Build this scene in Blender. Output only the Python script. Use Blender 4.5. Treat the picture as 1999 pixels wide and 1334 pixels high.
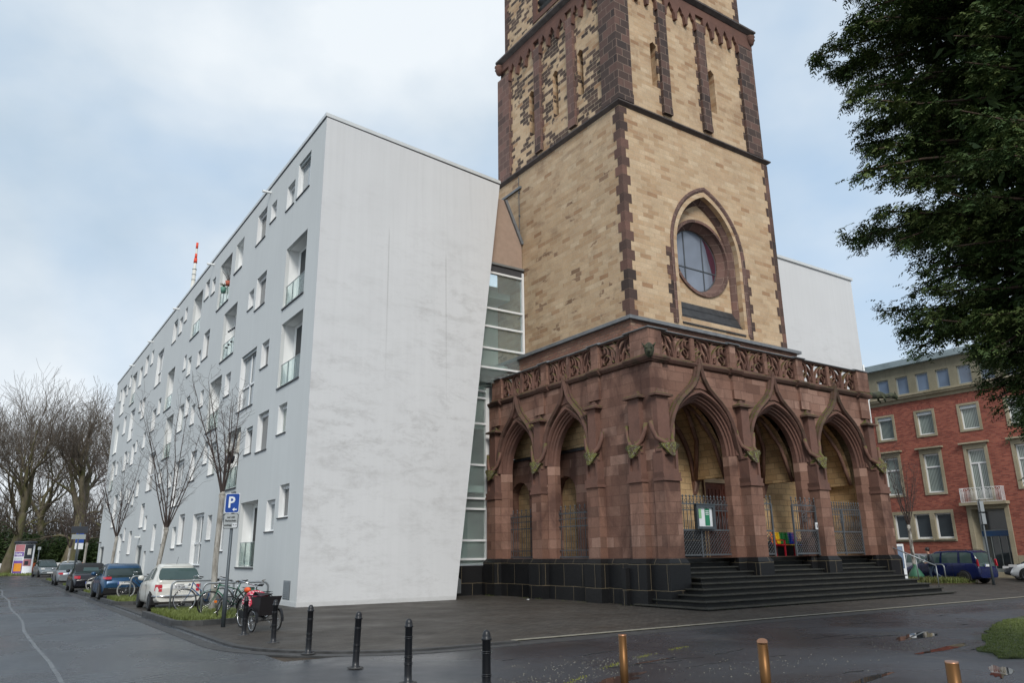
import bpy, bmesh, math, random
from math import sin, cos, pi, radians, sqrt, atan2, hypot
from mathutils import Vector, Matrix
from mathutils.geometry import tessellate_polygon
for o in list(bpy.data.objects): bpy.data.objects.remove(o)
S = bpy.context.scene
COL = S.collection
# ---------------- camera ----------------
PITCH, ROLL, YAW = radians(15.70), radians(-0.62), radians(-34.14)
cy_, sy_ = cos(YAW), sin(YAW); cp_, sp_ = cos(PITCH), sin(PITCH); cr_, sr_ = cos(ROLL), sin(ROLL)
Rz = Matrix(((cy_, sy_, 0), (-sy_, cy_, 0), (0, 0, 1)))
Bb = Matrix(((1, 0, 0), (0, 0, -1), (0, 1, 0)))
Rx = Matrix(((1, 0, 0), (0, cp_, sp_), (0, -sp_, cp_)))
Rr = Matrix(((cr_, -sr_, 0), (sr_, cr_, 0), (0, 0, 1)))
Mw = Rr @ Rx @ Bb @ Rz
cam = bpy.data.cameras.new('camera'); camo = bpy.data.objects.new('camera', cam); COL.objects.link(camo)
R3 = Matrix((Mw[0], -Mw[1], -Mw[2])).transposed()
camo.matrix_world = Matrix.Translation((0, 0, 1.7)) @ R3.to_4x4()
cam.lens = 26.61; cam.sensor_width = 36; cam.sensor_fit = 'HORIZONTAL'
cam.clip_start = 0.1; cam.clip_end = 6000
S.camera = camo
# ---------------- world and sun ----------------
SUN_EL, SUN_AZ = radians(40), radians(207)      # azimuth clockwise from +Y
W = bpy.data.worlds.new("World"); S.world = W; W.use_nodes = True
nt = W.node_tree; nt.nodes.clear()
def wn(t, **k):
    n = nt.nodes.new(t)
    for a, b in k.items(): setattr(n, a, b)
    return n
out = wn('ShaderNodeOutputWorld'); bg = wn('ShaderNodeBackground'); bg.inputs[1].default_value = 0.092
sky = wn('ShaderNodeTexSky', sky_type='NISHITA'); sky.sun_disc = False
sky.sun_elevation = SUN_EL; sky.sun_rotation = SUN_AZ; sky.air_density = 1.0; sky.dust_density = 1.5
tc = wn('ShaderNodeTexCoord')
mp = wn('ShaderNodeMapping'); mp.inputs['Scale'].default_value = (1.0, 1.0, 1.35)
mp.inputs['Rotation'].default_value = (0.25, 0.1, 0.5)
mp.inputs['Location'].default_value = (0.37, 0.2, 0.1)
nz = wn('ShaderNodeTexNoise'); nz.inputs['Scale'].default_value = 1.7; nz.inputs['Detail'].default_value = 5; nz.inputs['Roughness'].default_value = 0.52
nz.inputs['Distortion'].default_value = 0.35
rp = wn('ShaderNodeValToRGB'); rp.color_ramp.elements[0].position = 0.30; rp.color_ramp.elements[1].position = 0.56
nz2 = wn('ShaderNodeTexNoise'); nz2.inputs['Scale'].default_value = 3.1; nz2.inputs['Detail'].default_value = 6; nz2.inputs['Roughness'].default_value = 0.5
rp2 = wn('ShaderNodeValToRGB')
rp2.color_ramp.elements[0].position = 0.30; rp2.color_ramp.elements[0].color = (3.7, 4.5, 5.3, 1)
rp2.color_ramp.elements[1].position = 0.66; rp2.color_ramp.elements[1].color = (6.0, 6.4, 6.75, 1)
mx = wn('ShaderNodeMixRGB')
mxs = wn('ShaderNodeMixRGB'); mxs.inputs[0].default_value = 0.62; mxs.inputs[2].default_value = (4.1, 5.5, 7.0, 1)
L = nt.links.new
L(tc.outputs['Generated'], mp.inputs[0]); L(mp.outputs[0], nz.inputs['Vector']); L(mp.outputs[0], nz2.inputs['Vector'])
L(nz.outputs[0], rp.inputs[0]); L(nz2.outputs[0], rp2.inputs[0]); L(rp.outputs[0], mx.inputs[0])
L(sky.outputs[0], mxs.inputs[1]); L(mxs.outputs[0], mx.inputs[1]); L(rp2.outputs[0], mx.inputs[2]); L(mx.outputs[0], bg.inputs[0]); L(bg.outputs[0], out.inputs[0])
sl = bpy.data.lights.new('sun', 'SUN'); sl.energy = 1.5; sl.angle = radians(18); sl.color = (1.0, 0.96, 0.9)
so = bpy.data.objects.new('sun', sl); COL.objects.link(so)
sd = Vector((sin(SUN_AZ) * cos(SUN_EL), cos(SUN_AZ) * cos(SUN_EL), sin(SUN_EL)))
so.rotation_euler = sd.to_track_quat('Z', 'Y').to_euler(); so.location = (0, -10, 60)
S.view_settings.view_transform = 'Standard'; S.view_settings.look = 'None'; S.view_settings.gamma = 1
S.view_settings.exposure = 0.66
S.render.engine = 'CYCLES'

# ---------------- materials ----------------
MATS = {}
class NT:
    def __init__(s, name):
        s.m = bpy.data.materials.new(name); s.m.use_nodes = True; s.t = s.m.node_tree
        s.b = s.t.nodes['Principled BSDF']; MATS[name] = s.m
    def n(s, t, ins=None, **k):
        n = s.t.nodes.new(t)
        for a, b in k.items(): setattr(n, a, b)
        for a, b in (ins or {}).items():
            if isinstance(b, bpy.types.NodeSocket): s.t.links.new(b, n.inputs[a])
            else: n.inputs[a].default_value = b
        return n
    def set(s, **k):
        for a, b in k.items():
            a = a.replace('_', ' ')
            if isinstance(b, bpy.types.NodeSocket): s.t.links.new(b, s.b.inputs[a])
            else: s.b.inputs[a].default_value = b
        return s
    def ramp(s, fac, stops):
        r = s.n('ShaderNodeValToRGB', {0: fac}); e = r.color_ramp.elements
        while len(e) < len(stops): e.new(0.5)
        for q, (p, c) in zip(e, stops):
            q.position = p
            q.color = (c, c, c, 1) if isinstance(c, (int, float)) else (*c, 1)
        return r.outputs[0]
    def pos(s): return s.n('ShaderNodeTexCoord').outputs['Object']
    def wpos(s): return s.n('ShaderNodeNewGeometry').outputs['Position']
    def noise(s, v, sc, det=4, rough=.55, dist=0, scale3=None):
        if scale3: v = s.n('ShaderNodeMapping', {0: v, 'Scale': scale3}).outputs[0]
        return s.n('ShaderNodeTexNoise', {'Vector': v, 'Scale': sc, 'Detail': det, 'Roughness': rough, 'Distortion': dist}).outputs[0]
    def mix(s, f, a, b, mode='MIX'):
        f_ = lambda c: (*c, 1) if isinstance(c, tuple) and len(c) == 3 else c
        return s.n('ShaderNodeMixRGB', {0: f, 1: f_(a), 2: f_(b)}, blend_type=mode).outputs[0]
    def math(s, op, a, b=0.0): return s.n('ShaderNodeMath', {0: a, 1: b}, operation=op).outputs[0]
    def bump(s, h, strength=.3, dist=.02):
        s.set(Normal=s.n('ShaderNodeBump', {'Height': h, 'Strength': strength, 'Distance': dist}).outputs[0])
def rgb(r, g, b): 
    f = lambda c: (c / 255 / 12.92) if c <= 10 else ((c / 255 + .055) / 1.055) ** 2.4
    return (f(r), f(g), f(b))
def plain(name, col, rough=.6, metal=0, var=.12, sc=3.0, spec=.5, bump=0):
    k = NT(name); p = k.pos()
    nz = k.noise(p, sc, 5)
    c = k.mix(k.ramp(nz, [(0.3, 0), (0.7, 1)]), tuple(x * (1 - var) for x in col), tuple(min(1, x * (1 + var)) for x in col))
    k.set(Base_Color=c, Roughness=rough, Metallic=metal, Specular_IOR_Level=spec)
    if bump: k.bump(k.noise(p, sc * 12, 3), bump, .01)
    return k.m
def wallvec(k):
    g = k.n('ShaderNodeNewGeometry'); sp = k.n('ShaderNodeSeparateXYZ', {0: g.outputs['Position']}); sn = k.n('ShaderNodeSeparateXYZ', {0: g.outputs['True Normal']})
    ax = k.math('ABSOLUTE', sn.outputs[0]); ay = k.math('ABSOLUTE', sn.outputs[1]); az = k.math('ABSOLUTE', sn.outputs[2])
    gt = k.math('GREATER_THAN', ax, ay)
    u = k.n('ShaderNodeMix', {0: gt, 2: sp.outputs[0], 3: sp.outputs[1]}).outputs[0]
    return k.n('ShaderNodeCombineXYZ', {0: u, 1: sp.outputs[2]}).outputs[0], g.outputs['Position']
def stone(name, bw, rh, tones, mortar, msize=.012, bump=.4, stain=None, stainc=(.05, .045, .04), dark=None, darktones=None, zoff=0, rough=.85, squash=1.0, mossy=0, offf=.5, moss_top=False):
    k = NT(name); v, p = wallvec(k)
    v = k.n('ShaderNodeMapping', {0: v, 'Location': (0.13, zoff, 0)}).outputs[0]
    wob = k.n('ShaderNodeTexNoise', {'Vector': p, 'Scale': 2.3, 'Detail': 3.0}).outputs['Color']; wob = k.n('ShaderNodeVectorMath', {0: wob, 1: (.5, .5, .5)}, operation='SUBTRACT').outputs[0]; wob = k.n('ShaderNodeVectorMath', {0: wob, 'Scale': .045 if rh < 1 else 0.0}, operation='SCALE').outputs[0]; v = k.n('ShaderNodeVectorMath', {0: v, 1: wob}).outputs[0]
    br = k.n('ShaderNodeTexBrick', {'Vector': v, 'Color1': (0, 0, 0, 1), 'Color2': (1, 1, 1, 1), 'Mortar': (.5, .5, .5, 1), 'Scale': 1.0, 'Mortar Size': msize, 'Mortar Smooth': .25, 'Brick Width': bw, 'Row Height': rh}, offset=offf, squash=squash, squash_frequency=3)
    br2 = k.n('ShaderNodeTexBrick', {'Vector': v, 'Color1': (0, 0, 0, 1), 'Color2': (1, 1, 1, 1), 'Mortar': (.5, .5, .5, 1), 'Scale': 1.0, 'Mortar Size': 0.0, 'Brick Width': bw * 2, 'Row Height': rh}, offset=.3)
    rnd = k.math('ADD', k.math('MULTIPLY', br.outputs[0], .72), k.math('MULTIPLY', br2.outputs[0], .28))
    n_ = len(tones); c = k.ramp(rnd, [(.06 + .88 * i / (n_ - 1), t) for i, t in enumerate(tones)])
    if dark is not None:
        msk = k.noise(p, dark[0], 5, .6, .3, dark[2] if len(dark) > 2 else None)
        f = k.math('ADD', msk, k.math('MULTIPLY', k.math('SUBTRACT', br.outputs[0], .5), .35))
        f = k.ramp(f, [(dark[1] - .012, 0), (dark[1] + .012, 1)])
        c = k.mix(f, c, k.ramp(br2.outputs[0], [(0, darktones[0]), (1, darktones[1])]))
    fine = k.noise(p, 14, 5, .65)
    c = k.mix(1.0, c, k.ramp(fine, [(.25, .76), (.75, 1.0)]), 'MULTIPLY')
    mid = k.noise(p, 1.3, 5, .6, .4)
    c = k.mix(1.0, c, k.ramp(mid, [(.3, .80), (.7, 1.0)]), 'MULTIPLY')
    if stain:
        st = k.noise(p, stain[0], 6, .62, .6, stain[2])
        c = k.mix(k.ramp(st, [(stain[1], 0), (stain[1] + .14, stain[3])]), c, stainc)
    c = k.mix(br.outputs['Fac'], c, mortar)
    if mossy or moss_top:
        g = k.n('ShaderNodeNewGeometry'); nzv = k.n('ShaderNodeSeparateXYZ', {0: g.outputs['Normal']}).outputs[2]
        mz = k.math('MULTIPLY', k.ramp(nzv, [(.25, 0), (.6, 1)]), k.ramp(k.noise(p, 5, 5), [(.42, 0), (.55, 1)]))
        c = k.mix(k.math('MULTIPLY', mz, max(mossy, .85)), c, (.10, .105, .025))
    k.set(Base_Color=c, Roughness=rough, Specular_IOR_Level=.3)
    h = k.math('SUBTRACT', k.math('MULTIPLY', fine, .5), k.math('MULTIPLY', br.outputs['Fac'], 1.0))
    k.bump(h, bump, .02)
    return k.m
# white render of the modern blocks
def plaster(name, col, smear):
    k = NT(name); p = k.wpos()
    c = k.mix(k.ramp(k.noise(p, .35, 4), [(.3, 0), (.7, 1)]), tuple(x * .955 for x in col), col)
    fine = k.noise(p, 60, 3)
    v = k.noise(p, 1.1, 5, .6, 0, (4.0, 4.0, .10))
    c = k.mix(1, c, k.ramp(v, [(.28, .965), (.62, 1)]), 'MULTIPLY')
    if smear:
        sm = k.noise(p, 1.5, 14, .80, .3, (.50, 1, 1.35))
        big = k.noise(p, .22, 3, .6)
        sep = k.n('ShaderNodeSeparateXYZ', {0: p}); zm = k.ramp(k.math('MULTIPLY', sep.outputs[2], .05), [(0.0, .85), (.35, 1), (.62, .8), (.85, .08)])
        f = k.math('MULTIPLY', k.math('MULTIPLY', k.ramp(sm, [(.48, 0), (.72, .68)]), k.ramp(big, [(.36, .10), (.60, 1)])), zm)
        c = k.mix(f, c, (.31, .30, .29))
        for xx, zz0, zz1 in ((12.35, 12.0, 15.2), (15.25, 11.2, 14.9)):
            dx = k.math('ABSOLUTE', k.math('SUBTRACT', sep.outputs[0], xx))
            ln = k.ramp(k.math('ADD', dx, k.math('MULTIPLY', k.noise(p, 9, 4), .03)), [(.0, .5), (.055, 0)]); zr = k.ramp(k.math('MULTIPLY', k.math('SUBTRACT', sep.outputs[2], zz0 - 4), 1 / (zz1 - zz0 + 4)), [(0, .0), (.6, .9), (.93, .9), (1, 0)])
            c = k.mix(k.math('MULTIPLY', ln, zr), c, (.2, .19, .18))
        dr = k.math('MULTIPLY', k.ramp(k.noise(p, 5.5, 5, .6, 0, (1, 1, .035)), [(.52, 0), (.72, .09)]), k.ramp(k.math('MULTIPLY', sep.outputs[2], .05), [(.35, .15), (.95, 1)])); c = k.mix(dr, c, (.34, .34, .33))
        zb = k.ramp(sep.outputs[2], [(.0, .55), (.14, .45), (.16, .0)]); c = k.mix(k.math('MULTIPLY', zb, fine), c, (.33, .33, .31))
    k.set(Base_Color=c, Roughness=.9, Specular_IOR_Level=.2); k.bump(fine, .08, .004)
    return k.m
plaster('white_render', (.66, .665, .67), True)
plaster('facade_render', (.63, .65, .645), False)
plain('white_reveal', (.80, .81, .80), .8, var=.03)
plain('coping_metal', (.62, .64, .64), .45, var=.05)
plain('dark_seal', (.05, .05, .055), .6)
YEL = [(.44, .265, .15), (.57, .39, .235), (.65, .465, .29), (.69, .51, .33), (.61, .425, .265), (.73, .56, .375), (.53, .34, .20)]
DKT = [(.07, .05, .042), (.16, .105, .08)]
MORT = (.46, .36, .25)
stone('yellow_stone', .62, .215, YEL, MORT, .010, .35, stain=(.9, .60, (1, 1, .6), .45), stainc=(.25, .165, .10))
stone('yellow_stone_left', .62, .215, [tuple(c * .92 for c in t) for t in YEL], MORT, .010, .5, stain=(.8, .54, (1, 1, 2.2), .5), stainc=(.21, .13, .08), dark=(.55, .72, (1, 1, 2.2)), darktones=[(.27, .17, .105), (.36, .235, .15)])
stone('upper_stone', .55, .215, YEL, MORT, .010, .4, stain=(.8, .52, (1, 1, .8), .45), stainc=(.25, .15, .09))
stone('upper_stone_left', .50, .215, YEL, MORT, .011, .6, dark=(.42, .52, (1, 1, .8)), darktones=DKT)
stone('interior_yellow', .5, .24, [(.46, .30, .15), (.60, .40, .21), (.66, .46, .25), (.54, .36, .19)], (.25, .18, .1), .012, .4)
RED = [(.150, .078, .056), (.29, .158, .115), (.225, .120, .086), (.345, .196, .145), (.25, .136, .098), (.41, .25, .19), (.17, .094, .069)]
stone('red_stone', .85, .36, RED, (.11, .06, .045), .008, .5, stain=(.75, .50, (1, 1, .45), .75), stainc=(.075, .038, .030), mossy=.0, zoff=-.08)
stone('red_trim', 3.1, .40, RED, (.12, .065, .05), .006, .35, stain=(.7, .55, (1, 1, .5), .55), stainc=(.095, .048, .04))
stone('moulding_stone', 3.0, 9, [(.175, .09, .068), (.21, .112, .085), (.19, .10, .078)], (.12, .065, .05), .0, .35, stain=(.9, .5, (1, 1, 1), .6), stainc=(.10, .06, .05), moss_top=True)
QT = [(.055, .042, .037), (.19, .105, .083), (.08, .056, .048), (.24, .13, .10), (.065, .048, .042), (.15, .088, .07)]
stone('quoin_stone', 5, .43, QT, (.22, .15, .11), .010, .4, zoff=.0, offf=0)
stone('dark_pilaster', .62, .40, [(.06, .045, .042), (.10, .07, .06), (.085, .06, .052), (.18, .105, .085), (.07, .052, .048)], (.26, .19, .15), .012, .5, stain=(.35, .60, (1, 1, 1), .55), stainc=(.22, .12, .095))
stone('red_pilaster', .62, .40, [(.10, .065, .055), (.20, .12, .10), (.16, .10, .085), (.24, .135, .11), (.08, .055, .05)], (.27, .19, .15), .012, .5)
stone('red_rubble', .32, .14, [(.24, .12, .08), (.36, .2, .14), (.30, .15, .11), (.42, .28, .2)], (.2, .13, .1), .02, .9)
stone('black_plinth', 1.12, .82, [(.008, .0085, .0095), (.014, .0145, .016), (.020, .020, .021)], (.20, .16, .10), .008, .2, zoff=-.5, rough=.5, stain=(.7, .6, (1, 1, .3), .4), stainc=(.03, .03, .028))
plain('dark_slab', (.03, .03, .032), .6, var=.4, sc=4)
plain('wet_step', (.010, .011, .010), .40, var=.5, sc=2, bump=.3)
plain('riser_shade', (.0045, .005, .0045), .7, var=.5, sc=2, bump=.3)  # step stone darkened: shade of the recess under the nosings put into the colour
def stepmat():
    k = NT('step_stone'); p = k.wpos()
    c = k.ramp(k.noise(p, 2.2, 6, .6), [(.3, (.014, .0155, .013)), (.62, (.036, .034, .026)), (.8, (.042, .048, .020))])
    c = k.mix(k.ramp(k.noise(p, 38, 3, .5), [(.70, 0), (.73, .55)]), c, (.20, .20, .17))
    k.set(Base_Color=c, Roughness=k.ramp(k.noise(p, 3, 4), [(.3, .35), (.7, .8)])); k.bump(k.noise(p, 25, 4), .4, .01)
stepmat()
plain('lead_coping', (.16, .17, .18), .5, var=.2, metal=0)
plain('dark_cornice', (.075, .058, .052), .7, var=.35)
plain('iron', (.10, .11, .12), .5, var=.15, metal=.3)
def brickmat():
    k = NT('red_brick'); v, p = wallvec(k)
    br = k.n('ShaderNodeTexBrick', {'Vector': v, 'Color1': (.24, .050, .034, 1), 'Color2': (.43, .125, .078, 1), 'Mortar': (.22, .14, .11, 1), 'Scale': 1.0, 'Mortar Size': .009, 'Mortar Smooth': .3, 'Brick Width': .25, 'Row Height': .083})
    c = k.mix(1, br.outputs[0], k.ramp(k.noise(p, .7, 4), [(.3, .8), (.7, 1)]), 'MULTIPLY')
    c = k.mix(k.ramp(k.noise(p, 5, 3, .5, 0, (1, .5, 2)), [(.6, 0), (.72, .4)]), c, (.12, .04, .035))
    k.set(Base_Color=c, Roughness=.85); k.bump(br.outputs['Fac'], -.3, .01)
brickmat()
def soldier():
    k = NT('soldier_brick'); v, p = wallvec(k)
    br = k.n('ShaderNodeTexBrick', {'Vector': v, 'Color1': (.22, .045, .030, 1), 'Color2': (.42, .12, .08, 1), 'Mortar': (.17, .10, .085, 1), 'Scale': 1.0, 'Mortar Size': .009, 'Brick Width': .083, 'Row Height': .5})
    k.set(Base_Color=br.outputs[0], Roughness=.85)
soldier()
stone('beige_stone', 1.2, .9, [(.36, .31, .21), (.42, .37, .26), (.46, .40, .29)], (.25, .21, .14), .006, .15, stain=(.8, .55, (1, 1, .4), .45), stainc=(.19, .17, .12))
stone('panel_stone', 1.42, 5, [(.27, .25, .18), (.30, .275, .2)], (.15, .14, .1), .012, .1)
plain('zinc', (.25, .31, .33), .4, var=.2, sc=1)
plain('white_frame', (.78, .79, .79), .4, var=.02)
plain('grey_frame', (.30, .33, .33), .45, var=.05)
plain('shutter_white', (.52, .56, .59), .5, var=.03)
def glass(name, col, rough=.05, curt=None, spec=.9):
    k = NT(name); p = k.wpos()
    c = k.mix(k.ramp(k.noise(p, .45, 2), [(.35, 0), (.65, 1)]), tuple(x * .6 for x in col), col)
    if curt:
        v, _ = wallvec(k)
        w = k.n('ShaderNodeTexWave', {'Vector': v, 'Scale': curt[0], 'Distortion': .6, 'Detail': 1.0}).outputs[0]
        c = k.mix(k.ramp(w, [(.35, 0), (.65, 1)]), c, curt[1])
    k.set(Base_Color=c, Roughness=rough, Specular_IOR_Level=spec, IOR=1.5); return k.m
glass('window_glass', (.05, .065, .075)); glass('bright_glass', (.30, .34, .36)); glass('curtain_glass', (.15, .19, .18), .1, (3.2, (.34, .39, .36)))
glass('blind_glass', (.035, .05, .05), .1, (3.6, (.28, .33, .31))); glass('sky_glass', (.16, .22, .32), .04); glass('milky_glass', (.58, .68, .64), .4)
glass('church_glass', (.20, .23, .29), .12)
k = NT('rail_glass'); k.set(Base_Color=(.78, .88, .85, 1), Roughness=.03, Transmission_Weight=.93, IOR=1.15)
k = NT('clear_glass'); k.set(Base_Color=(.86, .94, .92, 1), Roughness=.02, Transmission_Weight=.9, IOR=1.2)
plain('black_interior', (.012, .014, .014), .6)
plain('door_wood', (.11, .030, .016), .45, var=.4, sc=6)
def asphalt():
    k = NT('asphalt'); p = k.wpos()
    sp = k.noise(p, 45, 3, .7)
    c = k.ramp(sp, [(.35, (.028, .033, .040)), (.6, (.052, .060, .072)), (.74, (.12, .132, .148))])
    big = k.noise(p, .35, 6, .6, .5)
    c = k.mix(k.ramp(big, [(.42, 0), (.62, .6)]), c, (.022, .022, .026))
    c = k.mix(k.ramp(k.noise(p, .9, 5, .6, .8), [(.60, 0), (.68, .4)]), c, (.09, .088, .085))
    r = k.ramp(k.noise(p, .28, 7, .62, .6), [(.34, .15), (.48, .27), (.66, .46)])
    k.set(Base_Color=c, Roughness=r, Specular_IOR_Level=.5)
    vo = k.n('ShaderNodeTexVoronoi', {'Vector': p, 'Scale': 34.0}); rnd = k.n('ShaderNodeSeparateColor', {0: vo.outputs['Color']}).outputs[0]
    spk = k.math('MULTIPLY', k.ramp(vo.outputs['Distance'], [(.16, 1), (.20, 0)]), k.math('MULTIPLY', k.ramp(rnd, [(.80, 0), (.84, 1)]), k.ramp(k.noise(p, .6, 4), [(.45, 0), (.62, .8)])))
    c = k.mix(spk, c, (.24, .23, .20)); k.set(Base_Color=c)
    k.bump(k.math('ADD', sp, k.math('MULTIPLY', k.noise(p, 1.2, 3), 1.2)), .55, .012)
asphalt()
def paving():
    k = NT('paving'); p = k.wpos()
    br = k.n('ShaderNodeTexBrick', {'Vector': p, 'Color1': (.050, .043, .036, 1), 'Color2': (.092, .081, .068, 1), 'Mortar': (.018, .016, .013, 1), 'Scale': 1.0, 'Mortar Size': .008, 'Brick Width': .2, 'Row Height': .1})
    c = k.mix(1, br.outputs[0], k.ramp(k.noise(p, .5, 6, .6), [(.3, .65), (.7, 1)]), 'MULTIPLY')
    c = k.mix(k.ramp(k.noise(p, 14, 2, .5), [(.73, 0), (.745, .5)]), c, (.22, .21, .18))
    k.set(Base_Color=c, Roughness=k.ramp(k.noise(p, .6, 5), [(.3, .45), (.7, .8)]), Specular_IOR_Level=.35); k.bump(br.outputs['Fac'], -.5, .006)
paving()
plain('kerb_stone', (.040, .040, .040), .6, var=.4, sc=5)
plain('light_strip', (.24, .225, .18), .7, var=.3, sc=6)
plain('seam', (.13, .14, .15), .6, var=.4, sc=6)
plain('turf', (.070, .085, .032), .95, var=.5, sc=6, bump=.6)
plain('soil', (.045, .032, .02), .9, var=.4, sc=4)
k = NT('water'); k.set(Base_Color=(.012, .012, .013, 1), Roughness=.015, Specular_IOR_Level=1.0)
def leafy(name, a, b, sc=.8, trans=0, rough=.55):
    k = NT(name); p = k.wpos()
    c = k.mix(k.ramp(k.noise(p, sc, 3), [(.35, 0), (.65, 1)]), a, b)
    c = k.mix(k.ramp(k.noise(p, sc * 14, 2), [(.3, .0), (.7, 1)]), c, b); k.set(Base_Color=c, Roughness=rough, Specular_IOR_Level=.25)
    return k.m
leafy('grass_blade', (.075, .115, .025), (.16, .19, .055), 3)
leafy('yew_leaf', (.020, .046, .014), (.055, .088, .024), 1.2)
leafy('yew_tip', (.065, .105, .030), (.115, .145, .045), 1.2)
leafy('hedge_leaf', (.025, .05, .015), (.06, .095, .03), .5)
leafy('dry_leaf', (.11, .07, .03), (.10, .12, .04), 2)
def bark(name, a, b, moss=None, sc=3, band=0):
    k = NT(name); p = k.wpos()
    c = k.mix(k.ramp(k.noise(p, sc, 6, .6, .3, (1, 1, .35)), [(.38, 0), (.62, 1)]), a, b)
    if moss: c = k.mix(k.ramp(k.noise(p, 1.1, 5, .6), [(.45, 0), (.6, .8)]), c, moss)
    k.set(Base_Color=c, Roughness=.85); k.bump(k.noise(p, sc * 5, 4), .5, .03); return k.m
bark('plane_bark', (.085, .070, .045), (.17, .145, .095), (.10, .10, .03), 1.6)
bark('twig_bark', (.085, .066, .048), (.13, .105, .08), None, 2)
bark('street_bark', (.22, .20, .17), (.42, .40, .36), None, 9)
bark('street_twig', (.045, .032, .028), (.085, .062, .055), None, 6)
bark('yew_bark', (.06, .035, .025), (.11, .07, .05), None, 4)
bark('birch_bark', (.08, .07, .06), (.55, .53, .48), None, 7)
for nm, c, r, m_ in [('black_paint', (.018, .019, .022), .35, .2), ('galvanised', (.30, .32, .33), .45, .7), ('grey_post', (.07, .085, .095), .45, .3), ('chrome', (.6, .6, .6), .2, 1), ('rubber', (.012, .012, .012), .7, 0),
    ('car_cream', (.62, .61, .56), .2, 0), ('car_blue', (.018, .065, .14), .22, .3), ('car_black', (.010, .010, .014), .18, 0), ('car_silver', (.30, .32, .34), .28, .6), ('car_white', (.72, .74, .75), .25, 0), ('car_grey', (.22, .24, .25), .3, .4), ('car_navy', (.007, .013, .065), .22, .1),
    ('soft_top', (.014, .015, .017), .8, 0), ('car_glass', (.025, .04, .04), .05, 0), ('car_glass_green', (.045, .075, .072), .06, 0), ('red_lens', (.45, .015, .03), .15, 0), ('clear_lens', (.6, .6, .6), .1, 0), ('plate_white', (.65, .66, .66), .4, 0), ('plate_blue', (.01, .05, .35), .4, 0), ('text_black', (.012, .012, .012), .5, 0),
    ('wheel_alloy', (.42, .43, .44), .3, .8), ('under_black', (.006, .006, .006), .9, 0), ('sign_blue', (.008, .055, .28), .4, 0), ('sign_white', (.72, .74, .76), .5, 0), ('sign_grey', (.36, .38, .38), .5, 0),
    ('bike_green', (.01, .11, .06), .3, .2), ('bike_blue', (.012, .06, .16), .35, .1), ('bike_black', (.012, .012, .014), .3, .2), ('orange_cover', (.75, .10, .02), .6, 0), ('reflector_orange', (.8, .2, .02), .3, 0),
    ('box_black', (.016, .013, .015), .7, 0), ('box_plum', (.05, .012, .03), .8, 0), ('bronze', (.15, .072, .024), .42, .7), ('brass_cap', (.42, .22, .13), .35, .8),
    ('skin', (.45, .26, .19), .5, 0), ('hair', (.015, .012, .012), .5, 0), ('jacket', (.014, .022, .030), .7, 0), ('jeans', (.02, .038, .07), .75, 0), ('shoe_tan', (.22, .13, .08), .6, 0), ('paper', (.7, .7, .68), .7, 0), ('poster_green', (.02, .20, .10), .5, 0), ('poster_light', (.25, .50, .25), .5, 0),
    ('mast_white', (.70, .68, .62), .6, 0), ('mast_red', (.70, .07, .03), .6, 0), ('moss', (.14, .145, .02), .95, 0), ('terracotta', (.45, .12, .07), .7, 0), ('pot_green', (.12, .28, .22), .6, 0), ('cloth', (.52, .50, .45), .9, 0), ('pebble', (.1, .085, .07), .8, 0), ('copper_wall', (.36, .26, .20), .6, 0),
    ('barrier_orange', (.55, .12, .04), .5, 0), ('poster_purple', (.16, .08, .35), .5, 0), ('poster_orange', (.75, .30, .03), .5, 0), ('poster_dark', (.03, .035, .045), .5, 0), ('poster_pink', (.45, .18, .2), .5, 0), ('tyre_white', (.30, .29, .26), .6, 0), ('warm_lamp', (.9, .5, .2), .4, 0), ('bin_green', (.03, .12, .07), .6, 0), ('stained_red', (.07, .02, .035), .3, 0),
    ('bench_red', (.55, .01, .03), .4, 0), ('bench_orange', (.75, .16, .01), .4, 0), ('bench_yellow', (.85, .6, .02), .4, 0), ('bench_green', (.02, .28, .07), .4, 0), ('bench_blue', (.02, .06, .4), .4, 0), ('bench_violet', (.12, .02, .3), .4, 0), ('blue_panel', (.01, .07, .2), .3, 0), ('bike_grey', (.25, .26, .26), .3, .5), ('litter', (.6, .6, .6), .7, 0), ('moss_lichen', (.15, .15, .05), .9, 0), ('teal_wall', (.30, .40, .37), .7, 0)]:
    plain(nm, c, r, m_, var=.08 if 'moss' not in nm else .5, sc=4 if 'moss' not in nm else 12)
MATS['copper_wall'].node_tree  # kept plain
k = NT('moss_lichen'); p = k.wpos(); c = k.mix(k.ramp(k.noise(p, 9, 5), [(.42, 0), (.55, 1)]), (.09, .06, .045), (.15, .145, .035)); c = k.mix(k.ramp(k.noise(p, 22, 4), [(.56, 0), (.62, .8)]), c, (.30, .31, .22)); k.set(Base_Color=c, Roughness=.95); k.bump(k.noise(p, 25, 4), .7, .03)
stone('hood_stone', 3.0, 9, [(.10, .06, .046), (.16, .088, .068), (.12, .07, .055)], (.12, .065, .05), .0, .4, stain=(1.5, .5, (1, 1, 1), .6), stainc=(.05, .042, .025), moss_top=True)
# dotted cushion of the cargo bike
k = NT('dotted_cloth'); vo = k.n('ShaderNodeTexVoronoi', {'Vector': k.pos(), 'Scale': 17.0, 'Randomness': .12}); f = k.ramp(vo.outputs['Distance'], [(.30, 1), (.33, 0)]); k.set(Base_Color=k.mix(f, (.50, .035, .07), (.75, .72, .7)), Roughness=.8)

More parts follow.
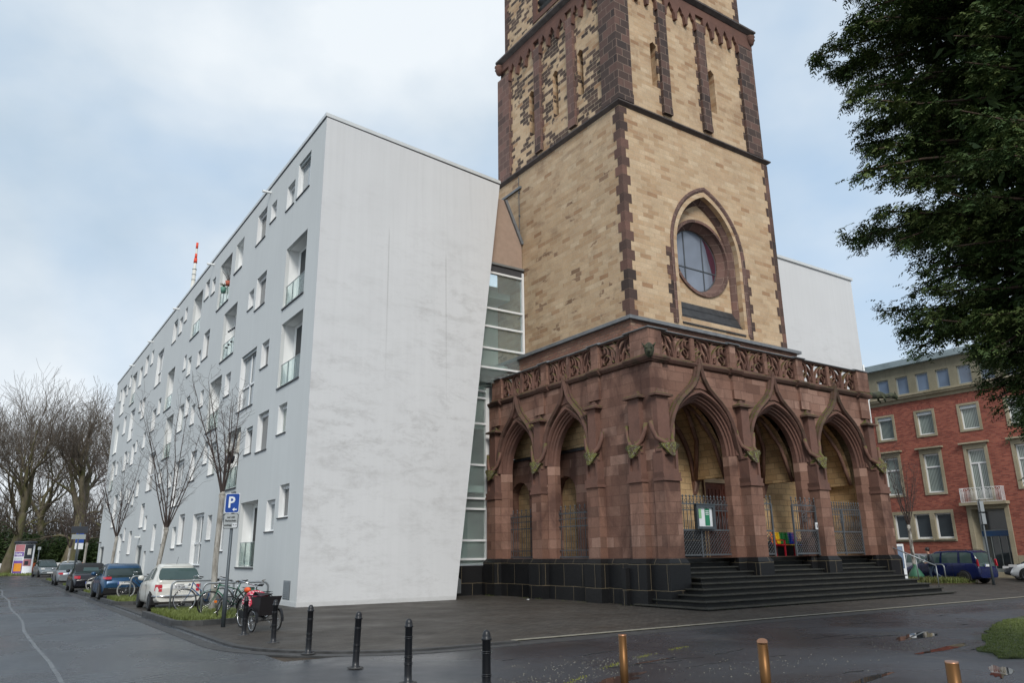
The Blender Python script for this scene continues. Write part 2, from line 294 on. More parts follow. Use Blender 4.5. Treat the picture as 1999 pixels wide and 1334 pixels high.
# ---------------- mesh builder ----------------
class MB:
    def __init__(s): s.v = []; s.f = []; s.mi = 0; s.fm = []; s.sm = []; s.smooth = False
    def add(s, vs, fs):
        b = len(s.v); s.v += [tuple(v) for v in vs]
        for f in fs: s.f.append([i + b for i in f]); s.fm.append(s.mi); s.sm.append(s.smooth)
        return s
    def box(s, x0, x1, y0, y1, z0, z1):
        return s.add([(x0, y0, z0), (x1, y0, z0), (x1, y1, z0), (x0, y1, z0), (x0, y0, z1), (x1, y0, z1), (x1, y1, z1), (x0, y1, z1)],
                     [(0, 3, 2, 1), (4, 5, 6, 7), (0, 1, 5, 4), (1, 2, 6, 5), (2, 3, 7, 6), (3, 0, 4, 7)])
    def obox(s, c, ax, ay, az):   # oriented box from centre and half axes
        c, ax, ay, az = map(Vector, (c, ax, ay, az)); P = []
        for k_ in (-1, 1):
            for i, j in ((-1, -1), (1, -1), (1, 1), (-1, 1)): P.append(c + ax * i + ay * j + az * k_)
        return s.add(P, [(0, 3, 2, 1), (4, 5, 6, 7), (0, 1, 5, 4), (1, 2, 6, 5), (2, 3, 7, 6), (3, 0, 4, 7)])
    def quad(s, *p): return s.add(p, [tuple(range(len(p)))])
    def tube(s, pts, r, n=6, cap=True, closed=False):
        pts = [Vector(p) for p in pts]; m = len(pts); R = r if isinstance(r, (list, tuple)) else [r] * m
        up = Vector((0, 0, 1)); base = len(s.v); prev = None
        for i, p in enumerate(pts):
            a = pts[(i - 1) % m] if (i > 0 or closed) else p; b = pts[(i + 1) % m] if (i < m - 1 or closed) else p
            d = (b - a); d = d.normalized() if d.length > 1e-9 else Vector((0, 0, 1))
            if prev is None:
                q = up if abs(d.z) < .95 else Vector((1, 0, 0)); u = d.cross(q).normalized()
            else:
                u = (prev - d * prev.dot(d)); u = u.normalized() if u.length > 1e-6 else d.cross(up).normalized()
            prev = u; w = d.cross(u)
            for j in range(n):
                t = 2 * pi * j / n; s.v.append(tuple(p + (u * cos(t) + w * sin(t)) * R[i]))
        for i in range(m if closed else m - 1):
            i2 = (i + 1) % m
            for j in range(n):
                s.f.append([base + i * n + j, base + i * n + (j + 1) % n, base + i2 * n + (j + 1) % n, base + i2 * n + j]); s.fm.append(s.mi); s.sm.append(True)
        if cap and not closed:
            s.f.append([base + j for j in range(n)][::-1]); s.fm.append(s.mi); s.sm.append(False)
            s.f.append([base + (m - 1) * n + j for j in range(n)]); s.fm.append(s.mi); s.sm.append(False)
        return s
    def lathe(s, prof, n=16, c=(0, 0, 0), ax='z', capped=True):
        base = len(s.v)
        for (r, h) in prof:
            for j in range(n):
                t = 2 * pi * j / n; a, b = r * cos(t), r * sin(t)
                s.v.append({'z': (c[0] + a, c[1] + b, c[2] + h), 'y': (c[0] + a, c[1] + h, c[2] + b), 'x': (c[0] + h, c[1] + a, c[2] + b)}[ax])
        for i in range(len(prof) - 1):
            for j in range(n):
                s.f.append([base + i * n + j, base + i * n + (j + 1) % n, base + (i + 1) * n + (j + 1) % n, base + (i + 1) * n + j]); s.fm.append(s.mi); s.sm.append(True)
        if capped:
            s.f.append([base + j for j in range(n)][::-1]); s.f.append([base + (len(prof) - 1) * n + j for j in range(n)])
            s.fm += [s.mi] * 2; s.sm += [False] * 2
        return s
    def plate(s, outer, holes, mp, t0, t1, back=True):
        """polygon with holes in (u, v), extruded between w=t0 and w=t1, mapped by mp(u, v, w)"""
        loops = [outer] + list(holes); flat = [p for l in loops for p in l]
        tri = tessellate_polygon([[Vector((p[0], p[1], 0)) for p in l] for l in loops])
        b = len(s.v); n = len(flat)
        s.v += [tuple(mp(p[0], p[1], t0)) for p in flat] + [tuple(mp(p[0], p[1], t1)) for p in flat]
        for t in tri:
            s.f.append([b + i for i in t]); s.fm.append(s.mi); s.sm.append(False)
            if back: s.f.append([b + n + i for i in t][::-1]); s.fm.append(s.mi); s.sm.append(False)
        o = 0
        for l in loops:
            m = len(l)
            for i in range(m):
                j = (i + 1) % m; s.f.append([b + o + i, b + o + j, b + n + o + j, b + n + o + i]); s.fm.append(s.mi); s.sm.append(False)
            o += m
        return s
    def sweep(s, path, prof, mp, closed=False):
        """path: (u, v) points in a plane; prof: (offset outward, w) points; mapped by mp(u, v, w)"""
        m = len(path); k_ = len(prof); b = len(s.v)
        for i, p in enumerate(path):
            a = path[(i - 1) % m] if (i > 0 or closed) else p; c = path[(i + 1) % m] if (i < m - 1 or closed) else p
            dx, dy = c[0] - a[0], c[1] - a[1]; l = hypot(dx, dy) or 1; nx, ny = dy / l, -dx / l
            for (o, w) in prof: s.v.append(tuple(mp(p[0] + nx * o, p[1] + ny * o, w)))
        for i in range(m if closed else m - 1):
            i2 = (i + 1) % m
            for j in range(k_):
                j2 = (j + 1) % k_; s.f.append([b + i * k_ + j, b + i * k_ + j2, b + i2 * k_ + j2, b + i2 * k_ + j]); s.fm.append(s.mi); s.sm.append(False)
        if not closed:
            s.f.append([b + j for j in range(k_)]); s.f.append([b + (m - 1) * k_ + j for j in range(k_)]); s.fm += [s.mi] * 2; s.sm += [False] * 2
        return s
    def build(s, name, mat, parent=None, recalc=True, off=None, bevel=0):
        me = bpy.data.meshes.new(name)
        base = Vector((0, 0, 0))
        if off is not None: base = Vector(off)
        me.from_pydata([(v[0] - base.x, v[1] - base.y, v[2] - base.z) for v in s.v], [], s.f)
        for m_ in (mat if isinstance(mat, (list, tuple)) else [mat]): me.materials.append(MATS[m_])
        me.polygons.foreach_set('material_index', s.fm); me.polygons.foreach_set('use_smooth', s.sm)
        if recalc:
            bm = bmesh.new(); bm.from_mesh(me); bmesh.ops.recalc_face_normals(bm, faces=bm.faces); bm.to_mesh(me); bm.free()
        me.update()
        o = bpy.data.objects.new(name, me); COL.objects.link(o)
        if parent is not None: o.parent = parent
        if bevel:
            b = o.modifiers.new('bevel', 'BEVEL'); b.width = bevel; b.segments = 2; b.limit_method = 'ANGLE'
        return o
def tag(o, label=None, cat=None, group=None, kind=None):
    for a, b in (('label', label), ('category', cat), ('group', group), ('kind', kind)):
        if b: o[a] = b
    return o
def thing(name, label, cat, loc=(0, 0, 0), rz=0, group=None):
    o = bpy.data.objects.new(name, None); COL.objects.link(o); o.location = loc; o.rotation_euler = (0, 0, rz)
    o.empty_display_size = .3; return tag(o, label, cat, group)
def dup(root, loc, rz=None, label=None, scale=None):
    def cp(o, par):
        c = o.copy(); COL.objects.link(c)
        if par is not None: c.parent = par
        for ch in list(o.children): cp(ch, c)
        return c
    r = cp(root, None); r.location = loc
    if rz is not None: r.rotation_euler = (0, 0, rz)
    if label: r['label'] = label
    if scale: r.scale = scale
    return r
def text(s_, size, mat, parent, loc, rot, name='lettering', ext=.004, align='CENTER', bold=0, sx=1):
    cu = bpy.data.curves.new(name, 'FONT'); cu.body = s_; cu.size = size; cu.extrude = ext; cu.align_x = align; cu.align_y = 'CENTER'; cu.offset = bold; cu.resolution_u = 2
    t = bpy.data.objects.new('tmp', cu); me = bpy.data.meshes.new_from_object(t); me.name = name
    bpy.data.objects.remove(t); me.materials.clear(); me.materials.append(MATS[mat])
    o = bpy.data.objects.new(name, me); COL.objects.link(o); o.parent = parent; o.location = loc; o.rotation_euler = rot; o.scale = (sx, 1, 1); return o
FR = lambda Y: (lambda u, v, w: (u, Y + w, v))       # front plane: u = x, v = z, w = depth (+y)
LF = lambda X: (lambda u, v, w: (X + w, u, v))       # left plane: u = y, v = z, w = depth (+x)
# ================= ground =================
def struct(name, mb, mat, **k): return tag(mb.build(name, mat, **k), kind='structure')
m = MB(); m.quad((-600, -600, -.05), (900, -600, -.05), (900, 1500, -.05), (-600, 1500, -.05)); struct('ground', m, 'soil', recalc=False)
# road surface (T-shaped: street to the left, foreground lane)
m = MB(); m.quad((-60, -60, -.02), (140, -60, -.02), (140, 13.62, -.02), (-60, 13.62, -.02)); m.quad((-60, 13.62, -.02), (4.5, 13.62, -.02), (4.5, 92, -.02), (-60, 92, -.02))
m.quad((-60, 92, -.02), (60, 92, -.02), (60, 99, -.02), (-60, 99, -.02))
struct('road', m, 'asphalt', recalc=False)
# plaza with rounded corner
cr = []
for i in range(13):
    t = pi / 2 * i / 12; cr.append((4.5 + 3.0 - 3.0 * cos(t), 13.62 + 3.3 - 3.3 * sin(t)))
out_ = [(4.5, 92), *[(x, y) for x, y in cr], (140, 13.62), (140, 92)]
m = MB(); m.plate(out_[::-1], [], lambda u, v, w: (u, v, w), 0.0, -.04, back=False); struct('pavement', m, 'paving')
m = MB(); path = [(4.5, 92), (4.5, 60), (4.5, 40), (4.5, 25)] + cr + [(9.2, 13.62)]
m.sweep(path, [(-.0, -.05), (-.0, .012), (.16, .012), (.16, -.05)], lambda u, v, w: (u, v, w)); struct('kerb', m, 'kerb_stone')
m = MB(); path = [(4.2, 92), (4.2, 60), (4.2, 25)] + [(4.2 + 3.3 - 3.3 * cos(t_), 13.62 - .3 + 3.6 - 3.6 * sin(t_)) for t_ in [pi / 2 * i / 12 for i in range(13)]] + [(9.2, 13.32)]
m.sweep(path, [(0, -.045), (0, -.012), (.3, -.012), (.3, -.045)], lambda u, v, w: (u, v, w)); struct('gutter', m, 'kerb_stone')
m = MB(); m.box(9.2, 140, 13.62, 13.74, -.03, .010); struct('edge_strip', m, 'light_strip')
m = MB(); m.box(9.2, 140, 13.05, 13.60, -.03, -.014); struct('asphalt_band', m, 'kerb_stone')
random.seed(4)
m = MB(); px = [(1.18 + .05 * sin(y * .5) + random.uniform(-.015, .015), y) for y in [8 + .8 * i for i in range(60)]]
m.sweep(px, [(-.035, -.03), (-.035, -.015), (.035, -.015), (.035, -.03)], lambda u, v, w: (u, v, w)); m.box(-6, 1.1, 27.9, 27.96, -.03, -.0155); struct('road_seam', m, 'seam')
# puddles
def blob(cx, cy, rx, ry, seed, n=40, rot=0):
    rr = random.Random(seed); ph = [rr.uniform(0, 6.28) for _ in range(4)]
    P = []
    for i in range(n):
        t = 2 * pi * i / n; r = 1 + rr.uniform(-.12, .12) + .22 * sin(2 * t + ph[0]) + .16 * sin(3 * t + ph[1]) + .12 * sin(5 * t + ph[2]) + .07 * sin(9 * t + ph[3])
        x, y = rx * r * cos(t), ry * r * sin(t); P.append((cx + x * cos(rot) - y * sin(rot), cy + x * sin(rot) + y * cos(rot)))
    return P
m = MB()
for i, (x, y, rx, ry, ro) in enumerate([(16.2, 9.15, 1.1, .20, .15), (14.6, 7.75, .9, .13, .1), (7.6, 8.7, .75, .17, .3), (10.2, 6.6, .8, .1, .2), (4.9, 20.2, .06, .9, 0), (4.45, 23.6, .08, 1.4, 0), (12.5, 5.9, .7, .12, .4), (9.4, 9.8, .5, .05, .2)]):
    m.plate(blob(x, y, rx, ry, i, rot=ro)[::-1], [], lambda u, v, w: (u, v, w), -.015, -.03, back=False)
struct('puddle', m, 'water')
# cracks and patches in the asphalt
m = MB()
for i in range(26):
    rr = random.Random(100 + i); x, y = rr.uniform(7, 22), rr.uniform(6.2, 12.2); a = rr.uniform(-.35, .25); L_ = rr.uniform(.3, 1.6)
    pts = [(x + cos(a) * L_ * j / 6 + rr.uniform(-.03, .03), y + sin(a) * L_ * j / 6 + rr.uniform(-.04, .04)) for j in range(7)]
    w_ = rr.uniform(.006, .02); m.sweep(pts, [(-w_, -.03), (-w_, -.016), (w_, -.016), (w_, -.03)], lambda u, v, w: (u, v, w))
struct('asphalt_crack', m, 'under_black')
# grass patch at the right
rr = random.Random(61); gp0 = [(14.25, 6.25), (13.95, 6.6), (15.0, 7.35), (17.3, 8.35), (19.0, 9.05), (20.6, 9.6), (24, 10.0), (34, 10.6), (34, 7.4), (20, 6.9)]; gp = []
for (a_, b_) in zip(gp0, gp0[1:] + gp0[:1]):
    for q in range(6): t_ = q / 6; gp.append((a_[0] + (b_[0] - a_[0]) * t_ + rr.uniform(-.13, .13), a_[1] + (b_[1] - a_[1]) * t_ + rr.uniform(-.10, .10)))
m = MB(); m.plate(gp[::-1], [], lambda u, v, w: (u, v, w), .0, -.04, back=False); struct('verge', m, 'turf')
def inside(p, poly):
    x, y = p; c = False; j = len(poly) - 1
    for i in range(len(poly)):
        if (poly[i][1] > y) != (poly[j][1] > y) and x < (poly[j][0] - poly[i][0]) * (y - poly[i][1]) / (poly[j][1] - poly[i][1]) + poly[i][0]: c = not c
        j = i
    return c
def grass(name, poly, n, h, seed, z0=0.0, mat='grass_blade', w=.008):
    rr = random.Random(seed); xs = [p[0] for p in poly]; ys = [p[1] for p in poly]; m = MB(); k_ = 0
    while k_ < n:
        x, y = rr.uniform(min(xs), max(xs)), rr.uniform(min(ys), max(ys))
        if not inside((x, y), poly): k_ += .2; continue
        k_ += 1; hh = h * rr.uniform(.5, 1.3); a = rr.uniform(0, 2 * pi); lx, ly = cos(a) * hh * rr.uniform(.1, .7), sin(a) * hh * rr.uniform(.1, .7); wx, wy = -sin(a) * w, cos(a) * w
        m.add([(x - wx, y - wy, z0), (x + wx, y + wy, z0), (x + lx * .5 + wx * .6, y + ly * .5 + wy * .6, z0 + hh * .65), (x + lx, y + ly, z0 + hh * .95)], [(0, 1, 2, 3)])
    return tag(m.build(name, mat, recalc=False), kind='stuff')
grass('grass', [p for p in gp if p[0] < 22] + [(22, 7.1)], 24000, .018, 5)
rr = random.Random(19); tuft_ = MB()
for i in range(260):
    a_, b_ = rr.choice(list(zip(gp, gp[1:]))); t_ = rr.random(); cx_, cy2 = a_[0] + (b_[0] - a_[0]) * t_ + rr.gauss(0, .12), a_[1] + (b_[1] - a_[1]) * t_ + rr.gauss(0, .09)
    if cx_ > 23: continue
    for q in range(26):
        x, y, h_, a = cx_ + rr.gauss(0, .05), cy2 + rr.gauss(0, .04), rr.uniform(.02, .065), rr.uniform(0, 6.3); tuft_.add([(x, y, -.02), (x + .008, y + .004, -.02), (x + cos(a) * h_ * .6, y + sin(a) * h_ * .6, h_)], [(0, 1, 2)])
tag(tuft_.build('grass', 'grass_blade', recalc=False), kind='stuff')
m = MB(); rr = random.Random(15)      # loose gravel swept together on the asphalt
for i in range(650):
    c_ = rr.choice([(7.0, 9.3, 1.1), (8.6, 10.2, 1.2), (10.5, 8.2, 2.2), (14.6, 8.3, 1.3), (16.2, 9.6, 1.0)]); x, y = rr.gauss(c_[0], c_[2] * .6), rr.gauss(c_[1], c_[2] * .28); s_ = rr.uniform(.003, .008); m.obox((x, y, -.018 + s_ * .4), (s_, s_ * .3, 0), (-s_ * .2, s_ * .8, 0), (0, 0, s_ * .6))
tag(m.build('gravel', 'light_strip', recalc=False), kind='stuff')
m = MB()
for i in range(260):
    t_ = rr.random(); x, y = 6.9 + t_ * 4.6 + rr.gauss(0, .04), 8.9 + t_ * 3.0 - 1.0 * t_ * t_ + rr.gauss(0, .035)
    if sin(t_ * 23) < -.1: continue
    m.add([(x, y, -.018), (x + .02, y, -.017), (x + rr.uniform(-.01, .02), y + .01, rr.uniform(-.012, .006))], [(0, 1, 2)])
tag(m.build('moss', 'moss', recalc=False), kind='stuff')
# small weeds at the foot of the plinth and steps
m = MB(); rr = random.Random(8)
for i in range(900):
    if i % 2: x, y = rr.uniform(18.0, 32.4), 16.36 - abs(rr.gauss(0, .03))
    else: x, y = 18.1 - abs(rr.gauss(0, .06)), rr.uniform(18.9, 29)
    if sin(x * 3.1 + y * 2.3) + sin(x * 7 + y * 5.1) < .7: continue
    a = rr.uniform(0, 6.28); h = rr.uniform(.02, .09); m.add([(x, y, 0), (x + .015, y + .01, 0), (x + cos(a) * h * .6, y + sin(a) * h * .6, h)], [(0, 1, 2)])
tag(m.build('weeds', 'grass_blade', recalc=False), kind='stuff')

# ================= white apartment block =================
FX = 9.24; FY0, FY1, FZ = 27.06, 85.0, 19.22
WIN = '''w28.75,30.39,16.82,18.51 w30.72,31.86,16.82,18.01 w33.36,34.3,17.17,18.12 w34.97,36.58,16.8,18.43 l39.06,40.62,16.58,18.29 b41.46,44.07,15.41,18.21 w34.14,35.79,13.14,14.78 w36.12,37.11,13.5,14.46 b28.59,31.28,11.99,14.77 b39.27,42.01,11.88,14.66 b28.45,31.16,8.45,11.26 w32.82,34.0,9.87,11.07 t34.77,37.44,8.42,11.17 w39.24,40.41,9.67,10.88 w29.62,30.78,6.45,7.66 w32.05,33.67,6.06,7.74 w34.34,35.48,6.16,7.37 b36.37,38.87,4.8,7.61 w28.65,29.85,3.13,4.37 w30.26,31.42,2.66,3.88 b32.64,35.3,1.28,4.0 w37.78,39.08,1.97,3.68 w36.39,37.26,3.1,4.62 w46.66,47.82,17.11,18.31 w45.07,46.0,16.94,17.92 b48.45,51.05,15.33,18.15 w52.89,53.77,17.24,18.21 w54.3,55.43,16.74,17.92 w56.16,57.69,16.59,18.24 w45.24,46.82,13.01,14.71 w47.2,48.08,12.87,13.86 w51.5,52.35,13.54,14.53 w49.85,50.93,12.85,14.06 w65.42,66.51,16.87,18.07 t60.65,63.27,14.4,17.12 b55.23,57.82,11.66,14.5 w59.32,60.49,11.79,13.02 w60.95,62.56,10.85,12.49 b53.78,56.35,8.1,10.95 w50.53,52.11,9.38,11.1 w49.04,50.17,10.13,11.36 w47.19,48.3,9.32,10.54 w45.21,46.11,10.06,11.04 b41.2,43.8,8.25,11.1 w42.82,43.78,6.54,7.74 w40.87,42.4,5.82,7.52 w45.42,46.99,5.88,7.58 t48.73,51.37,4.7,7.43 w59.03,61.56,6.34,9.08 w55.64,56.74,6.49,7.52 w52.04,53.01,5.97,6.94 w51.79,53.29,2.52,4.22 w48.96,50.07,2.22,3.45 w46.88,48.45,2.41,4.1 t42.17,44.71,1.3,3.95 w40.39,41.37,2.54,3.74 w55.58,56.77,2.14,3.84 w67.75,69.37,16.48,18.17 w70.63,72.17,16.06,17.77 b73.66,76.28,15.1,17.92 w76.94,78.01,17.06,18.27 w78.44,79.29,16.57,17.49 t79.83,82.48,15.1,17.87 w83.03,84.16,16.77,17.97 w68.87,69.86,13.48,14.46 w66.88,68.45,12.67,14.39 t72.0,74.59,11.58,14.32 w76.95,78.49,12.71,14.39 l81.44,83.86,11.45,14.22 w64.57,65.7,9.96,11.21 w68.34,69.22,10.03,11.04 w69.69,71.24,9.19,10.92 w72.41,73.08,9.56,10.55 w73.76,75.4,9.05,10.75 b80.91,83.35,7.86,10.69 w78.82,79.93,9.11,10.36 w64.85,66.07,6.26,7.52 w66.77,67.64,5.68,6.73 w68.96,69.9,6.0,7.24 w70.6,71.29,6.33,7.35 w61.1,62.71,3.82,5.53 w59.5,60.54,3.59,4.56 t70.45,72.48,1.32,3.6 w68.92,69.87,3.02,4.04 w65.5,66.98,1.98,3.69 d60.29,62.55,0.1,2.56 p58.41,59.41,0.1,2.15 d81.07,83.89,0.1,2.74 w76.11,78.33,4.33,7.19 w73.8,74.99,6.5,7.44 w82.64,83.77,6.34,7.1 w80.76,81.58,6.58,7.32'''
WIN = [(t[0], *map(float, t[1:].split(','))) for t in WIN.split()]
# clip overlaps between neighbouring openings is not needed: they were measured clear of one another
wb = thing('apartment_building', 'long white apartment block with scattered windows, glass balconies and a slanting blank end wall', 'building', (FX, FY0, 0))
WO = (FX, FY0, 0)
m = MB(); holes = [[(a, c), (b, c), (b, d), (a, d)] for _, a, b, c, d in WIN]
TOPF = FZ
# facade with the near corner edge shared with the end wall
m.plate([(FY0 + .03, 0), (FY1, 0), (FY1 + 2.2, TOPF), (FY0 + .03, TOPF)], holes, LF(FX), 0, .16)
m.build('facade_wall', 'facade_render', wb, off=WO)
# end wall: bilinear surface leaning outwards at its right edge
A0, A1, B1, B0 = Vector((FX - .003, FY0, 0)), Vector((15.58, 27.06, 0)), Vector((18.5, 28.2, FZ)), Vector((FX - .003, 27.06, FZ))
m = MB(); n_ = 16; g = []
for i in range(n_ + 1):
    for j in range(n_ + 1):
        u, v = i / n_, j / n_; g.append((A0 * (1 - u) + A1 * u) * (1 - v) + (B0 * (1 - u) + B1 * u) * v)
m.add(g, [((i * (n_ + 1) + j), ((i + 1) * (n_ + 1) + j), ((i + 1) * (n_ + 1) + j + 1), (i * (n_ + 1) + j + 1)) for i in range(n_) for j in range(n_)])
# right flank and thickness
m.quad(A1, B1, B1 + Vector((0, 6, 0)), A1 + Vector((0, 6, 0))); m.quad(A0, B0, B0 + Vector((0, .04, 0)), A0 + Vector((0, .04, 0)))
m.build('end_wall', 'white_render', wb, off=WO)
m = MB(); m.plate([(A0.x + .33, 27.5), (18.2, 28.6), (18.2, 34), (15.5, 40), (15.5, 85), (A0.x + .33, 85)], [], lambda u, v, w: (u, v, w), FZ - .5, FZ - .02)
m.box(9.5, 15.6, 84.6, 85.2, 0, FZ - .02); m.box(15.3, 15.6, 33, 84.6, 0, FZ - .02); m.build('roof', 'white_reveal', wb, off=WO)
m = MB()  # coping: metal cap with dark shadow joint under it
top = [(FX - .1, 87.2), (FX - .1, FY0), (18.55, 28.17)]
m.sweep([(FX, 87.3), (FX - .003, FY0), (18.5, 28.2), (18.5, 34)], [(-.55, FZ + .02), (-.55, FZ + .18), (.045, FZ + .18), (.045, FZ + .02)], lambda u, v, w: (u, v, w))
m.build('coping', 'coping_metal', wb, off=WO)
m = MB(); m.sweep([(FX, 87.3), (FX - .003, FY0), (18.5, 28.2), (18.5, 34)], [(-.4, FZ - .04), (-.4, FZ + .025), (.012, FZ + .025), (.012, FZ - .04)], lambda u, v, w: (u, v, w))
m.build('shadow_joint', 'dark_seal', wb, off=WO)
random.seed(11)
for i, (t, a, b, c, d) in enumerate(WIN):
    w_, h_ = b - a, d - c
    if t in 'wt':
        dep = .17
        fr = MB(); fw = .07
        fr.plate([(a, c), (b, c), (b, d), (a, d)], [[(a + fw, c + fw), (b - fw, c + fw), (b - fw, d - fw * 2.2), (a + fw, d - fw * 2.2)]], LF(FX), dep, dep + .09)
        if t == 't' or w_ > 2:
            fr.box(FX + dep - .012, FX + dep + .03, a + fw, b - fw, c + h_ * .42 - .05, c + h_ * .42 + .05)
            if t == 't' and w_ > 2.4: fr.box(FX + dep - .012, FX + dep + .03, (a + b) / 2 - .05, (a + b) / 2 + .05, c + fw, d - .16)
        fr.box(FX + .003, FX + dep, a + .0, a + .04, c, d); fr.box(FX + .003, FX + dep, b - .04, b, c, d)
        f = fr.build('window', 'white_frame', wb, off=WO)
        pn = MB(); pn.quad((FX + dep + .05, a + fw * .5, c + fw * .5), (FX + dep + .05, b - fw * .5, c + fw * .5), (FX + dep + .05, b - fw * .5, d - fw), (FX + dep + .05, a + fw * .5, d - fw))
        pn.build('pane', random.choice(['window_glass', 'window_glass', 'curtain_glass', 'bright_glass']) if t == 'w' else random.choice(['bright_glass', 'window_glass', 'bright_glass']), f, recalc=False, off=WO)
        sl_ = MB(); sl_.box(FX - .045, FX + dep, a - .03, b + .03, c - .045, c - .005); sl_.build('sill', 'dark_seal', f, off=WO)
        if i % 4 == 0:
            bl = MB(); bl.box(FX + dep - .10, FX + dep - .02, a + .05, b - .05, d - .14, d - .01); bl.build('blind_box', 'grey_frame', f, off=WO)
    elif t in 'bl':
        dep = .55 if t == 'b' else .6
        fr = MB(); x0, x1 = FX + .16, FX + dep
        fr.quad((x0, a, c), (x1, a, c), (x1, a, d), (x0, a, d)); fr.quad((x0, b, c), (x1, b, c), (x1, b, d), (x0, b, d))
        fr.quad((x0, a, c), (x1, a, c), (x1, b, c), (x0, b, c)); fr.quad((x0, a, d), (x1, a, d), (x1, b, d), (x0, b, d)); fr.quad((x1, a, c), (x1, b, c), (x1, b, d), (x1, a, d))
        f = fr.build('balcony' if t == 'b' else 'recess', 'white_reveal', wb, off=WO)
        sl_ = MB(); sl_.box(FX - .05, FX + .155, a - .03, b + .03, c - .06, c - .004); sl_.build('sill', 'dark_seal', f, off=WO)
        if t == 'b':
            gl = MB(); z0 = c + .08
            for q in range(3): gl.box(FX + .09, FX + .105, a + .06 + q * (w_ - .1) / 3, a + .03 + (q + 1) * (w_ - .1) / 3 - .02, z0, c + 1.0)
            gl.build('glass_railing', 'rail_glass', f, off=WO)
            rl = MB(); rl.box(FX + .08, FX + .115, a + .04, b - .04, c + 1.0, c + 1.02)
            for q in range(4): rl.box(FX + .12, FX + .145, a + .045 + q * (w_ - .1) / 3 - .012, a + .045 + q * (w_ - .1) / 3 + .012, c + .01, c + 1.0)
            rl.build('railing_frame', 'grey_frame', f, off=WO)
            dr = MB(); dr.box(x1 - .05, x1 - .004, a + .12, b - .5, c + .02, d - .22); dr.build('balcony_door', 'black_interior' if i % 3 else 'window_glass', f, off=WO)
            if w_ > 2.4: 
                d2 = MB(); d2.box(x0 + .1, x1 - .12, b - .022, b - .004, c + .02, d - .35)
            pass
    else:
        fr = MB(); fr.plate([(a, c), (b, c), (b, d), (a, d)], [[(a + .10, c + .02), (b - .10, c + .02), (b - .10, d - .12), (a + .10, d - .12)]], LF(FX), .14, .22)
        if t == 'd': fr.box(FX + .13, FX + .19, (a + b) / 2 - .05, (a + b) / 2 + .05, c, d - .1)
        f = fr.build('door', 'grey_frame' if t == 'd' else 'white_frame', wb, off=WO)
        pn = MB(); pn.quad((FX + .2, a, c), (FX + .2, b, c), (FX + .2, b, d), (FX + .2, a, d)); pn.build('pane', 'poster_dark' if t == 'd' else 'sky_glass', f, recalc=False, off=WO)
for y in (34.6, 46.0, 56.3, 66.6, 76.3):      # roof overflow spouts
    m = MB(); m.tube([(FX + .05, y, 18.95), (FX - .42, y, 18.93)], .065, 10, cap=False); m.tube([(FX - .05, y, 18.95), (FX - .415, y, 18.93)], .045, 8); m.build('overflow_spout', 'white_reveal', wb, off=WO)
m = MB(); m.box(FX - .012, FX + .02, 27.82, 28.58, .22, .86)
for i in range(9): m.obox((FX - .02, 28.2, .27 + i * .067), (.004, 0, .02), (0, .36, 0), (.002, 0, .002))
m.build('wall_vent', 'galvanised', wb, off=WO)
for y in (83.5, 61.5):
    m = MB(); m.box(FX - .35, FX, y, y + .35, 3.1, 3.2); m.build('entrance_lamp', 'dark_seal' if y > 70 else 'white_reveal', wb, off=WO)
m = MB(); m.box(FX - .012, FX + .0, FY0 + .02, FY1, .0, .16); m.build('base_strip', 'coping_metal', wb, off=WO)
# balcony furnishings
def pot(name, lab, x, y, z, r, h, mat, seed, tw=True, cat='plant pot'):
    t = thing(name, lab, cat, (x, y, z)); m = MB(); m.lathe([(r * .7, 0), (r, h), (r * .9, h)], 12); m.build('pot', mat, t)
    m = MB(); rr = random.Random(seed)
    for i in range(26 if tw else 60):
        a, l = rr.uniform(0, 6.28), rr.uniform(.5, 1) * (r * 4.5 if tw else r * 2.2); p1 = (cos(a) * l * .3, sin(a) * l * .3, h + l * .6); m.tube([(0, 0, h * .8), p1, (cos(a) * l * .6, sin(a) * l * .6, h + l * (.95 if tw else .5))], .008, 3)
    m.build('foliage', 'street_twig' if tw else 'dry_leaf', t); return t
pot('potted_shrub', 'bare twiggy shrub in a terracotta red pot on an upper balcony', FX + .02, 41.95, 16.35, .16, .26, 'terracotta', 1)
pot('potted_shrub', 'pale green pot with dry plant hung on an upper balcony rail', FX - .02, 42.75, 16.15, .18, .32, 'pot_green', 2, False)
pot('hanging_planter', 'dark round planter with dry grass on a lower balcony behind the street tree', FX - .1, 37.55, 6.0, .24, .34, 'poster_dark', 3, False, 'planter')
t = thing('folded_parasol', 'folded cream parasol leaning in a lower balcony', 'parasol', (FX + .1, 36.9, 4.95)); m = MB(); m.tube([(0, 0, 0), (.02, 0, 2.5)], .02, 6); m.build('pole', 'twig_bark', t)
m = MB(); m.lathe([(.02, 2.5), (.07, 2.3), (.12, 1.9), (.2, 1.5), (.17, 1.45)], 10); m.build('canopy', 'cloth', t)
t = thing('climbing_plant', 'green climber on the side wall of the top corner balcony', 'climbing plant', (FX + .9, 31.1, 12.0)); m = MB(); rr = random.Random(3)
for i in range(420):
    z_ = rr.uniform(0, 2.2); x_, y_ = rr.gauss(0, .10), -abs(rr.gauss(0, .10)); a = rr.uniform(0, 6.3); s_ = .05; m.add([(x_, y_, z_), (x_ + cos(a) * s_, y_ + sin(a) * s_, z_ + .02), (x_ + cos(a) * s_ * .3, y_ + .02, z_ + s_)], [(0, 1, 2)])
m.build('leaves', 'hedge_leaf', t, recalc=False)
t = thing('string_of_ornaments', 'string of dark round ornaments hung across a middle balcony', 'ornaments', (FX + .05, 40.6, 13.4)); m = MB()
for i in range(4): m.lathe([(.01, -.06), (.06, -.02), (.06, .02), (.01, .06)], 8, (0, -.9 + i * .38, -.1 + i * .03))
